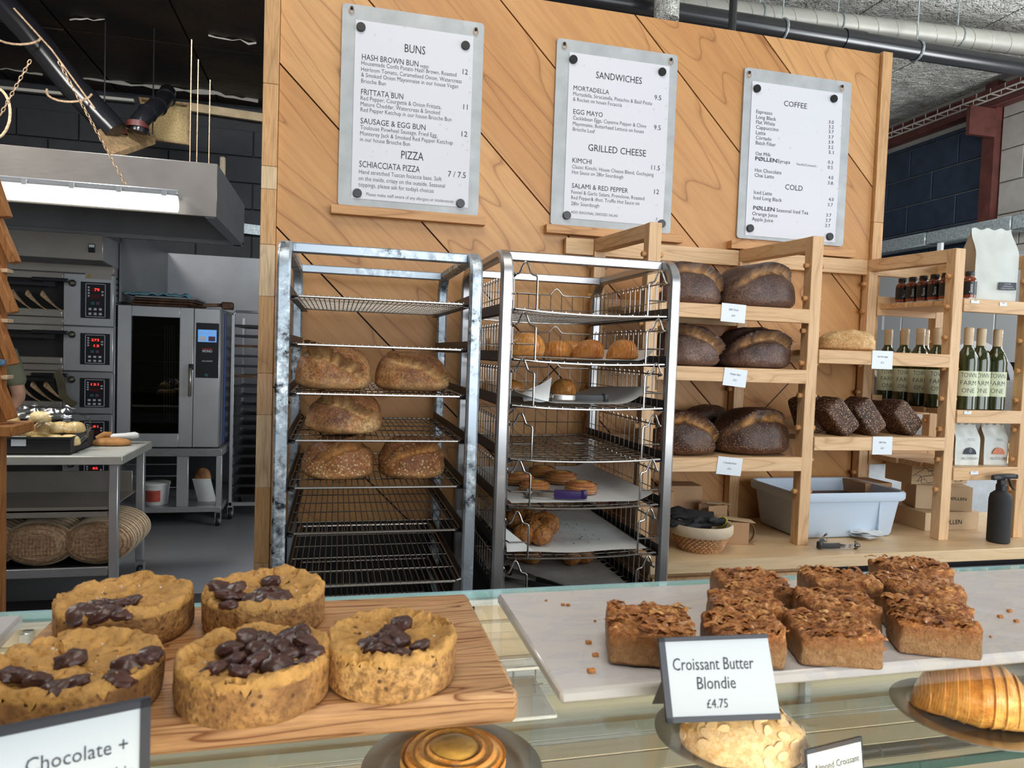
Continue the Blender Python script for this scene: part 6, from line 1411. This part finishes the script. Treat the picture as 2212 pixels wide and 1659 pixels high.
for x in (SX0 + .03, SX1 - .03):
    for y in (CY0 + .03, CY1 - .04): castor(st, x, y, .13, .043)
p = at(330, 1090, 1, 6.42); bu = thing('plastic_bucket', 'white plastic bucket with a red label on the oven stand', 'bucket', (p[0] + .01, 6.50, .171)); WM[bu.name] = Matrix.Identity(4)
obj('shell', G().lathe([(.085, 0), (.088, .005), (.102, .165), (.108, .168), (.108, .185), (.103, .188), (.0, .188)], n=36), M_white, bu, local=True)
ar = [math.radians(q) for q in range(-140, -59, 8)]
obj('red_label', G().add([Vector((.0995 * math.cos(a) * (1 if z > .1 else .945), .0995 * math.sin(a) * (1 if z > .1 else .945), z)) for z in (.035, .13) for a in ar], [(i, i + 1, i + 12, i + 11) for i in range(10)]), flat('bucket_red', (.42, .07, .05), .5, var=.6, vs=12), bu, local=True)
p = at(430, 1075, 1, 6.5); sc_ = thing('bread_bag', 'brown loaf in a paper bag on the right of the oven stand', 'bread', (p[0], 6.6, .171)); WM[sc_.name] = Matrix.Identity(4)
obj('paper_sleeve', G().grid(lambda u, v: Vector((-.07 + .15 * u + .05 * (1 - v), -.03 - .02 * math.sin(3 * u), .20 * v)), 8, 8, .002), M_parch, sc_, local=True); obj('loaf', loaf_g(.07, .05, .16, 61, None, .1, .1, 24, 12), M_loaf, sc_, local=True); 
for c in sc_.children:
    if c.name.startswith('loaf'): c.location.z = .12; c.location.y = .05
# trays and blue cloth on top of the convection oven
M_bake = flat('baked_tray', (.11, .06, .035), .5, .5, var=.5, vs=14)
for k in range(4): tag(obj('baking_tray', G().box((-1.66 + .01 * k, 6.42, 1.836 + .022 * k), (-1.20 + .012 * k, 6.9, 1.856 + .022 * k), .006), M_bake if k < 3 else M_steel_dk), 'baked-on tray on the convection oven, %s' % ('bottom of the stack', 'second from the bottom', 'third from the bottom', 'topmost and cleanest')[k], 'tray')
M_blue = flat('blue_cloth', (.20, .45, .56), .8, bmp=.4, bs=40)
tag(obj('blue_cloth', G().grid(lambda u, v: Vector((-1.70 + .50 * u, 6.40 + .3 * v, 1.927 + .022 * abs(noise.noise(Vector((u * 6, v * 4, 2)))) * 2 - .02 * sm(.9, 1, u))), 26, 14, .006), M_blue, angle=80), 'crumpled light blue cloths on the stacked trays', 'cloth')
tag(obj('paddle_tool', G().box((-1.22, 6.40, 1.838), (-1.10, 6.55, 1.86), .01).bar((-1.12, 6.46, 1.862), (-.95, 6.52, 1.875), .03, .03, c=.004).box((-.97, 6.46, 1.838), (-.88, 6.56, 1.90), .008), M_bake), 'grubby flat tool lying on the convection oven by its corner', 'tool')
# dark tray rack at the end
bk = thing('baking_rack', 'dark wheeled rack full of black trays beside the convection oven', 'rack', (-.6, 6.9, 0)); RX0, RX1 = -.905, -.30
for x in (RX0, RX1):
    for y in (6.6, 7.3): obj('post', G().box((x, y, .12), (x + .028, y + .03, 1.80), .003), M_steel_z, bk)
obj('top_frame', G().tube([(RX0 + .014, 6.615, 1.80), (RX0 + .03, 6.62, 1.83), (RX1, 6.62, 1.83)], .012, 8), M_steel, bk); obj('bottom_frame', G().box((RX0, 6.6, .12), (RX1 + .03, 6.64, .15)), M_steel, bk)
for k in range(18): obj('black_tray', G().box((RX0 + .03, 6.60, .20 + k * .088), (RX1 - .002, 7.3, .208 + k * .088)).box((RX0 + .03, 6.60, .208 + k * .088), (RX1 - .002, 6.605, .222 + k * .088)), M_bake if k in (12, 15) else M_runner, bk, smooth=False)
for x in (RX0 + .015, RX1): castor(bk, x, 6.62, .12, .05, M_alu); castor(bk, x, 7.28, .12, .05)
p = at(549, 1036, 1, 2.5); tag(obj('blue_hose', G().tube([(-.93, 6.42, 1.80), (-.928, 6.42, 1.3), (-.93, 6.42, .70)], .008, 8), flat('blue_hose', (.02, .06, .25), .4)), 'blue hose down the side of the convection oven', 'hose')

# large hood and its lamp
M_hood = steel('hood_steel', (.30, .275, .25), .42)
hd = thing('extraction_hood', 'big stainless extraction hood hanging over the ovens', 'hood', (-1.9, 5.4, 2.32)); hz0, hz1 = 2.335, 2.665; hx = -.757
obj('front_fascia', G().box((-3.4, 4.80, hz0), (hx, 4.82, hz1), .003), M_hood, hd); obj('side_panel', G().box((hx - .015, 4.82, hz0), (hx, 6.10, hz1)), M_steel_dk, hd, smooth=False)
obj('roof_panel', G().box((-3.4, 4.82, hz1 - .01), (hx - .015, 6.10, hz1)), M_steel_dk, hd, smooth=False); obj('rear_panel', G().box((-3.4, 6.10, hz0), (hx, 6.12, hz1)), M_steel_dk, hd, smooth=False)
obj('inner_baffle', G().ring([[Vector((x, 4.86, hz0 + .01)), Vector((x, 5.9, hz0 + .20)), Vector((x, 5.9, hz0 + .21)), Vector((x, 4.86, hz0 + .02))] for x in (-3.38, hx - .07)]), M_runner, hd, smooth=False)
obj('drip_channel', G().box((-3.4, 6.04, hz0 - .004), (hx, 6.10, hz0 + .03), .002).box((hx - .07, 4.82, hz0 - .004), (hx - .015, 6.10, hz0 + .006)), M_steel_dk, hd)
M_tube = emit('lamp_tube', (.97, 1.0, .93), 1.7)
la = thing('strip_lamp', 'long glowing strip lamp hung in front of the big hood', 'lamp', (-2.2, 4.68, 2.33))
zt = 2.43; obj('lamp_housing', G().box((-3.3, 4.66, zt - .006), (-.955, 4.78, zt + .028), .004), M_steel, la); obj('diffuser', G().sweep([(-3.3, 4.71, 2.378), (-.965, 4.71, 2.378)], [(.045 * math.cos(a), .046 * math.sin(a)) for a in [2 * math.pi * i / 14 for i in range(14)]]), M_tube, la)
for px in (52, 155, 257, 355): x = at(px, 400, 1, 4.66)[0]; obj('clip', G().box((x - .012, 4.652, zt - .014), (x + .012, 4.662, zt + .02)), M_alu, la)
def chain(a, b_, label, r=.010):
    a = Vector(a); b_ = Vector(b_); d = (b_ - a); n = int(d.length / (r * 2.6)); g_ = G(); d.normalize(); x = d.orthogonal().normalized(); y = d.cross(x)
    for i in range(n):
        c_ = a + d * (r * 2.6 * (i + .5)); s = x if i % 2 else y
        g_.tube([c_ + d * (r * 1.6 * math.cos(q)) + s * (r * .75 * math.sin(q)) for q in [2 * math.pi * k / 8 for k in range(8)]], r * .24, 4, True)
    tag(obj('chain', g_, M_ban), label, 'chain')
chain(at(275, 405, 1, 4.70), at(125, 130, 1, 4.70), 'steel chain down to the right end of the strip lamp'); chain(at(0, 250, 1, 4.70), at(70, 122, 1, 4.70), 'steel chain at the far left above the hood')
M_flue = flat('black_flue', (.010, .010, .012), .22); M_duct = flat('tan_ducting', (.30, .19, .09), .7, var=.35, vs=30, bmp=.4)
fl = thing('black_flue_pipe', 'thick black flue pipe slanting down from the ceiling at left', 'pipe', at(120, 130, 1, 6.5))
obj('pipe', G().tube([at(-30, -30, 1, 6.6), at(60, 65, 1, 6.6), at(160, 190, 1, 6.6), at(250, 285, 1, 6.6)], .105, 20), M_flue, fl)
for px, py in ((40, 62), (150, 185)):
    c_ = at(px, py, 1, 6.5); obj('hanger_ring', G().tube([c_ + Vector((.16 * math.cos(q), .10 * math.sin(q), .11 * math.sin(q) - .05)) for q in [math.pi * k / 10 + math.pi for k in range(11)]], .009, 6), M_ban, fl)
obj('pipe_seam', G().tube([at(30, 18, 1, 6.38), at(112, 108, 1, 6.38), at(205, 235, 1, 6.38)], .007, 6), M_ban, fl)
bx_ = thing('duct_box', 'scorched tan duct box with two pipe collars under the ceiling', 'duct', at(300, 300, 1, 7.2))
a, b_, c_, d_ = at(212, 280, 1, 6.48), at(262, 262, 1, 6.9), at(335, 300, 1, 7.1), at(240, 333, 1, 6.44)
obj('box_top', G().ring([[a, b_, c_, d_], [q + Vector((0, .02, -.04)) for q in (a, b_, c_, d_)]]), M_duct, bx_, smooth=False)
P = [at(303, 213, 1, 7.6), at(407, 225, 1, 7.6), at(407, 312, 1, 7.6), at(330, 300, 1, 7.6)]; obj('wall_plate', G().ring([P, [q + Vector((0, .05, 0)) for q in P]]), flat('woven_plate', (.42, .30, .13), .7, var=.3, vs=60), bx_, smooth=False)
P = [at(303, 213, 1, 7.55), at(407, 225, 1, 7.55), at(407, 312, 1, 7.55), at(330, 300, 1, 7.55)]; obj('plate_rim', G().tube(P, .02, 5, True), M_duct, bx_)
for px in (225, 330): q_ = at(px, 290, 1, 6.9); obj('hanger_rod', G().tube([(q_[0], q_[1], q_[2]), (q_[0], q_[1], 4.27)], .006, 5), M_flue, bx_)
for px, py in ((250, 288), (297, 277)): q_ = at(px, py, 1, 6.75); obj('collar', G().lathe([(.09, 0), (.085, .05)], q_, 24, cap=False), flat('rust_red', (.10, .02, .015), .5), bx_)
el = [at(297, 285, 1, 6.75), at(302, 262, 1, 6.75), at(318, 245, 1, 6.8), at(340, 230, 1, 6.95), at(358, 212, 1, 7.2), at(362, 200, 1, 7.5)]; obj('elbow_pipe', G().tube(el, .075, 18), M_flue, bx_)
for k in (2, 3, 4): d_ = (el[k + 1] - el[k]).normalized(); x = d_.orthogonal().normalized(); y = d_.cross(x); obj('elbow_band', G().tube([el[k] + (x * math.cos(q) + y * math.sin(q)) * .078 for q in [2 * math.pi * i / 18 for i in range(18)]], .006, 5, True), M_flue, bx_)
for (px, py0, py1), l in (((410, 85, 347), 'thin drop rod above the hood, leftmost and longest'), ((425, 128, 349), 'thin drop rod above the hood, middle'), ((451, 172, 352), 'thin drop rod above the hood, rightmost')): q0, q1 = at(px, py0, 1, 5.2), at(px, py1, 1, 5.2); tag(obj('drop_rod', G().tube([(q1[0], 5.2, hz1 - .001), (q1[0], 5.2, q0[2])], .0032, 6), M_ban), l, 'rod')
q0 = at(480, 365, 1, 8.7); tag(obj('wall_bracket', G().box((q0[0] - .03, 8.70, q0[2] - .16), (q0[0] + .03, 8.765, q0[2] + .14), .01), M_banrim), 'small pale bracket on the black wall right of the hood', 'bracket')
tag(obj('conduit', G().bar(at(495, 490, 1, 8.74), at(575, 500, 1, 8.74), .05, .11), M_galv), 'short galvanised trunking on the back wall beside the timber edge', 'trunking')
q0 = at(-12, 245, 1, 5.4); tag(obj('cable_loop', G().tube([q0 + Vector((.09 * math.cos(a), .02 * math.sin(a), .17 * math.sin(a))) for a in [2 * math.pi * i / 28 for i in range(28)]], .009, 6, True), M_ban), 'loop of tan cable hanging at the left edge', 'cable')

# timber rack at the left edge
wr_ = thing('timber_peel_rack', 'orange timber rack with slanting rests at the left edge', 'rack', (-1.35, 3.1, 0))
obj('upright', G().ring([[Vector((-1.48, y, 0)), Vector((-1.232, y, 0)), Vector((-1.232, y, 1.905)), Vector((-1.48, y, 1.955))] for y in (3.06, 3.09)]), M_rack_wood, wr_, smooth=False)
obj('edge_strip', G().bar((-1.228, 3.045, .0), (-1.228, 3.045, 1.90), .03, .03), M_rack_wood, wr_)
for a, b_ in (((0, 490), (33, 568)), ((-6, 588), (29, 676)), ((-6, 695), (29, 788)), ((-8, 815), (26, 905)), ((-10, 400), (14, 470))):
    A_, B_ = at(a[0], a[1], 1, 3.0), at(b_[0], b_[1], 1, 3.0); A2 = A_ - (B_ - A_) * .9; obj('slanting_rest', G().bar(A2, B_, .05, .028, c=.003), M_rack_wood, wr_)
for py in (582, 690, 812): p = at(10, py, 1, 3.02); obj('peg_block', G().box((p[0] - .02, 3.0, p[2] - .012), (p[0] + .015, 3.058, p[2] + .002), .002), M_blk[0], wr_)
p = at(38, 920, 1, 2.95); obj('bottom_ledge', G().box((-1.6, 2.90, p[2] - .035), (p[0], 3.10, p[2] + .004), .004), M_rack_wood, wr_)
obj('foot', G().box((-1.6, 2.9, 0), (-1.2, 3.3, .05), .004), M_rack_wood, wr_)
p = at(4, 783, 1, 2.97); tag(obj('blue_clip', G().box((p[0] - .02, 2.955, p[2] - .012), (p[0] + .012, 2.98, p[2] + .012), .005), flat('blue_plastic', (.10, .20, .32), .4)), 'small blue clip on the timber rack', 'clip')

# baker, mostly out of frame behind the timber rack
M_green = flat('sage_shirt', (.16, .17, .11), .85, bmp=.4, bs=60, bd=.003, var=.12); M_skin = flat('skin', (.50, .28, .19), .5, var=.05); M_trs = flat('dark_trousers', (.02, .022, .03), .85); M_hair = flat('dark_hair', (.03, .018, .010), .6, bmp=.6, bs=200)
pe = thing('person', 'person in a sage green short sleeved shirt, mostly outside the left edge', 'person', (-2.40, 5.55, 0), math.radians(200)); WM[pe.name] = Matrix.Identity(4)
def skin_mesh(name, verts, edges, rad, mat, parent, lv=2, root=0):
    me = bpy.data.meshes.new(name); me.from_pydata(verts, edges, []); o = bpy.data.objects.new(name, me); COL.objects.link(o)
    md = o.modifiers.new('skin', 'SKIN'); md.use_smooth_shade = True
    for i, r_ in enumerate(rad): me.skin_vertices[0].data[i].radius = (r_, r_) if not isinstance(r_, tuple) else r_
    me.skin_vertices[0].data[root].use_root = True
    s_ = o.modifiers.new('sub', 'SUBSURF'); s_.levels = lv; s_.render_levels = lv; me.materials.append(mat); o.parent = parent; return o
E_ = lambda *c: [(c[i], c[i + 1]) for i in range(len(c) - 1)]
def body_ops():
    pass
# body: pelvis, spine, neck, head ; legs ; arms reaching forward and down (+y is forward)
V = [(0, 0, .95), (0, .01, 1.12), (0, .02, 1.28), (0, .0, 1.42), (0, .01, 1.50), (0, .03, 1.58), (0, .03, 1.70),
     (-.10, 0, .90), (-.11, .02, .50), (-.12, 0, .09), (-.12, .12, .04), (.10, 0, .90), (.11, .02, .50), (.12, 0, .09), (.12, .12, .04),
     (-.19, .0, 1.40), (-.26, .02, 1.13), (-.20, .24, 1.02), (-.19, .31, 1.0), (.19, .0, 1.40), (.26, .02, 1.13), (.20, .24, 1.02), (.19, .31, 1.0)]
Ed = E_(0, 1, 2, 3, 4, 5, 6) + E_(0, 7, 8, 9, 10) + E_(0, 11, 12, 13, 14) + E_(3, 15, 16, 17, 18) + E_(3, 19, 20, 21, 22)
Rd = [(.15, .11), (.135, .10), (.16, .11), (.13, .085), (.055, .055), (.085, .095), (.07, .085), .10, .065, .045, .04, .10, .065, .045, .04, .065, .045, .032, .030, .065, .045, .032, .030]
skin_mesh('body', V, Ed, Rd, M_skin, pe)
V2 = [(0, 0, .93), (0, .01, 1.12), (0, .02, 1.28), (0, .0, 1.42), (-.19, .0, 1.41), (-.255, .015, 1.18), (.19, .0, 1.41), (.255, .015, 1.18)]
skin_mesh('shirt', V2, E_(0, 1, 2, 3) + E_(3, 4, 5) + E_(3, 6, 7), [(.165, .125), (.15, .12), (.175, .125), (.14, .095), .085, .066, .085, .066], M_green, pe)
V3 = [(0, 0, .97), (-.10, 0, .88), (-.11, .02, .50), (-.12, 0, .10), (.10, 0, .88), (.11, .02, .50), (.12, 0, .10)]
skin_mesh('trousers', V3, E_(0, 1, 2, 3) + E_(0, 4, 5, 6), [(.16, .12), .115, .082, .07, .115, .082, .07], M_trs, pe)
obj('hair', G().lathe([(.0, .105), (.06, .09), (.092, .045), (.097, .0), (.088, -.05), (.06, -.09)], (0, -.030, 1.715), 24, sx=.95, sy=1.0, cap=False), M_hair, pe, local=True)
obj('nose', G().tube([(0, .115, 1.665), (0, .135, 1.635), (0, .120, 1.625)], [.010, .016, .012], 8), M_skin, pe, local=True)
for s in (-1, 1):
    obj('eye', G().lathe([(0, -.008), (.008, -.004), (.008, .004), (0, .008)], (s * .032, .108, 1.668), 10), M_card, pe, local=True); obj('ear', G().lathe([(0, -.02), (.014, -.012), (.016, .01), (0, .025)], (s * .088, .02, 1.655), 10, sx=.5), M_skin, pe, local=True)
    hx_, hy_, hz_ = s * .19, .33, .995; Vh = [(hx_, hy_ - .03, hz_), (hx_, hy_ + .02, hz_), (hx_, hy_ + .06, hz_ - .005)]; Eh = [(0, 1), (1, 2)]; Rh = [(.026, .018), (.036, .016), (.036, .014)]
    for k in range(4): o_ = len(Vh); xx = hx_ + (k - 1.5) * .018; le = (.060, .070, .066, .052)[k]; Vh += [(xx, hy_ + .085, hz_ - .008), (xx, hy_ + .085 + le * .5, hz_ - .018), (xx, hy_ + .085 + le * .85, hz_ - .045)]; Eh += [(2, o_), (o_, o_ + 1), (o_ + 1, o_ + 2)]; Rh += [.009, .0085, .0075]
    o_ = len(Vh); Vh += [(hx_ - s * .045, hy_ + .02, hz_ - .008), (hx_ - s * .060, hy_ + .055, hz_ - .02)]; Eh += [(0, o_), (o_, o_ + 1)]; Rh += [.011, .009]
    skin_mesh('hand', Vh, Eh, Rh, M_skin, pe)
obj('mouth', G().tube([(-.02, .118, 1.602), (0, .124, 1.600), (.02, .118, 1.602)], [.003, .005, .003], 6), flat('lips', (.42, .16, .13), .5), pe, local=True)

# floor mat, pipes under the ceiling, back bar
tag(obj('floor_mat', G().box((-3.2, 1.0, 0), (.6, 4.62, .012), .004), M_rubber), 'long black rubber mat on the kitchen floor behind the counter', 'mat')
PY = 4.4
def hz(px, py): return at(px, py, 1, PY)
M_spiral = flat('painted_spiral_duct', (.40, .39, .345), .5, .3, var=.08, vs=6)
a, b_ = hz(1700, 40), hz(2212, 97); r_ = .072; z0 = a[2]; sl = (b_[2] - a[2]) / (b_[0] - a[0])
sd = thing('spiral_duct', 'cream spiral seam duct, upper of the two pipes at top right', 'duct', a)
Pt = [Vector((x, PY, z0 + sl * (x - a[0]))) for x in (-.2, 1.5, 3, 4.5, 5.95)]; obj('duct', G().tube(Pt, r_, 24), M_spiral, sd)
P = []; k = 0
while -.1 + k * .165 / 14 < 5.9:
    x = -.1 + k * .165 / 14; q = 2 * math.pi * k / 14; zc = z0 + sl * (x - a[0]); P.append((x, PY + (r_ + .001) * math.cos(q), zc + (r_ + .001) * math.sin(q))); k += 1
g_ = G().tube(P, .0035, 4)
obj('spiral_seam', g_, M_spiral, sd)
def strap(x, r, zc, y, par, w=.006):
    P = [(x, y + (r + .004) * math.cos(q), zc + (r + .004) * math.sin(q)) for q in [2 * math.pi * i / 20 for i in range(20)]]; obj('hanger_strap', G().tube(P, w, 5, True), M_galv, par); obj('hanger_rod', G().tube([(x, y, zc + r), (x, y, 4.275)], .005, 6), M_galv, par)
for px in (1640, 1810, 2070): x = hz(px, 40)[0]; strap(x, r_, z0 + sl * (x - a[0]), PY, sd)
a2, b2 = hz(1600, 38), hz(2212, 152); sl2 = (b2[2] - a2[2]) / (b2[0] - a2[0]); BYP = PY - .16
a2, b2 = at(1600, 50, 1, BYP), at(2212, 146, 1, BYP); sl2 = (b2[2] - a2[2]) / (b2[0] - a2[0])
M_pipe = flat('black_pipe', (.012, .012, .014), .25)
bp_ = thing('black_pipe', 'glossy black drain pipe below the spiral duct', 'pipe', a2); rp = .062
obj('pipe', G().tube([Vector((x, BYP, a2[2] + sl2 * (x - a2[0]))) for x in (-.2, 1.5, 3, 4.5, 5.95)], rp, 24), M_pipe, bp_)
for px in (1818,): x = at(px, 100, 1, BYP)[0]; zc = a2[2] + sl2 * (x - a2[0]); obj('coupling', G().tube([(x, BYP, zc), (x + .16, BYP, zc + sl2 * .16)], rp + .006, 24), M_pipe, bp_)
for px in (1688, 1980): x = at(px, 100, 1, BYP)[0]; strap(x, rp, a2[2] + sl2 * (x - a2[0]), BYP, bp_, .009)
q0 = at(1441, 0, 1, 4.0); tag(obj('foil_duct', G().lathe([(.075, 0), (.075, .5), (.09, .52), (.07, .9)], (q0[0], 4.0, q0[2] - .12), 20), M_foil), 'short vertical foil wrapped duct behind the partition top', 'duct')
q0 = at(1583, 30, 1, 3.6); tag(obj('vertical_conduit', G().tube([(q0[0], 3.6, 3.1), (q0[0], 3.6, 4.27)], .022, 12), M_black), 'thin black vertical conduit in front of the pipes', 'conduit')
tr_ = thing('cable_tray', 'bare wire cable tray under the beam at the upper right', 'cable tray', (5.7, 6, 3.95)); g_ = G()
for z, y in ((3.98, 0), (3.98, 1)): g_.tube([(5.62 + .12 * y, 4.6, z + .04), (5.62 + .12 * y, 8.4, z + .04)], .008, 5)
for k in range(26): yy = 4.7 + k * .145; g_.tube([(5.62, yy, 4.07), (5.62, yy, 4.02), (5.74, yy, 4.02), (5.74, yy, 4.07)], .004, 4)
obj('wire_frame', g_, M_torn, tr_)
# espresso machine on a back bar
bb = thing('back_bar', 'pale back bar counter behind the right end of the shelving', 'counter', (3.5, 3.75, 0)); obj('bar_top', G().box((2.6, 3.35, 1.0), (5.0, 4.15, 1.04), .003), M_counter, bb); obj('bar_body', G().box((2.65, 3.4, 0), (4.95, 4.1, 1.0)), M_grey, bb)
em = thing('espresso_machine', 'chrome espresso machine with arched dark ends seen behind the wine bottles', 'machine', (3.75, 3.7, 1.04)); EX0, EX1 = 3.10, 4.30
obj('machine_body', G().box((EX0 + .03, 3.5, 1.10), (EX1 - .03, 3.95, 1.52), .02), M_chrome, em)
M_rail = flat('rail_grey', (.10, .10, .105), .45)
for x in (EX0, EX1 - .04):
    P = [Vector((x, 3.45 + .55 * i / 16, 1.25 + .30 * math.sin(math.pi * i / 16) ** .5)) for i in range(17)]; obj('side_arch', G().ring([[q for q in P] + [Vector((x, 4.0, 1.08)), Vector((x, 3.45, 1.08))], [q + Vector((.04, 0, 0)) for q in P] + [Vector((x + .04, 4.0, 1.08)), Vector((x + .04, 3.45, 1.08))]]), M_rail, em, smooth=False)
P = [Vector((3.42 + .56 * i / 20, 3.48, 1.50 + .20 * math.sin(math.pi * i / 20) ** .6)) for i in range(21)]; obj('cup_rail', G().sweep(P, [(-.02, -.024), (.02, -.024), (.02, .024), (-.02, .024)], up=(0, 1, 0)), M_rail, em)
for x in (EX0 + .02, EX1 - .05):
    for y in (3.5, 3.9): obj('foot', G().lathe([(.02, 0), (.025, .04)], (x + .02, y, 1.04), 12), M_black, em)
for i in range(6): tag(obj('saucer_stack', G().lathe([(.03, 0), (.07, .012), (.07, .015), (.03, .006)], (4.18 - .0 * i, 3.62, 1.525 + .013 * i), 20), M_bake), 'saucer on the espresso machine, %s of the stack' % ('lowest', 'second', 'third', 'fourth', 'fifth', 'topmost')[i], 'saucer')
S_tmp = _ts; bpy.data.scenes.remove(_ts)
print('SCENE_BUILT', len(bpy.data.objects))
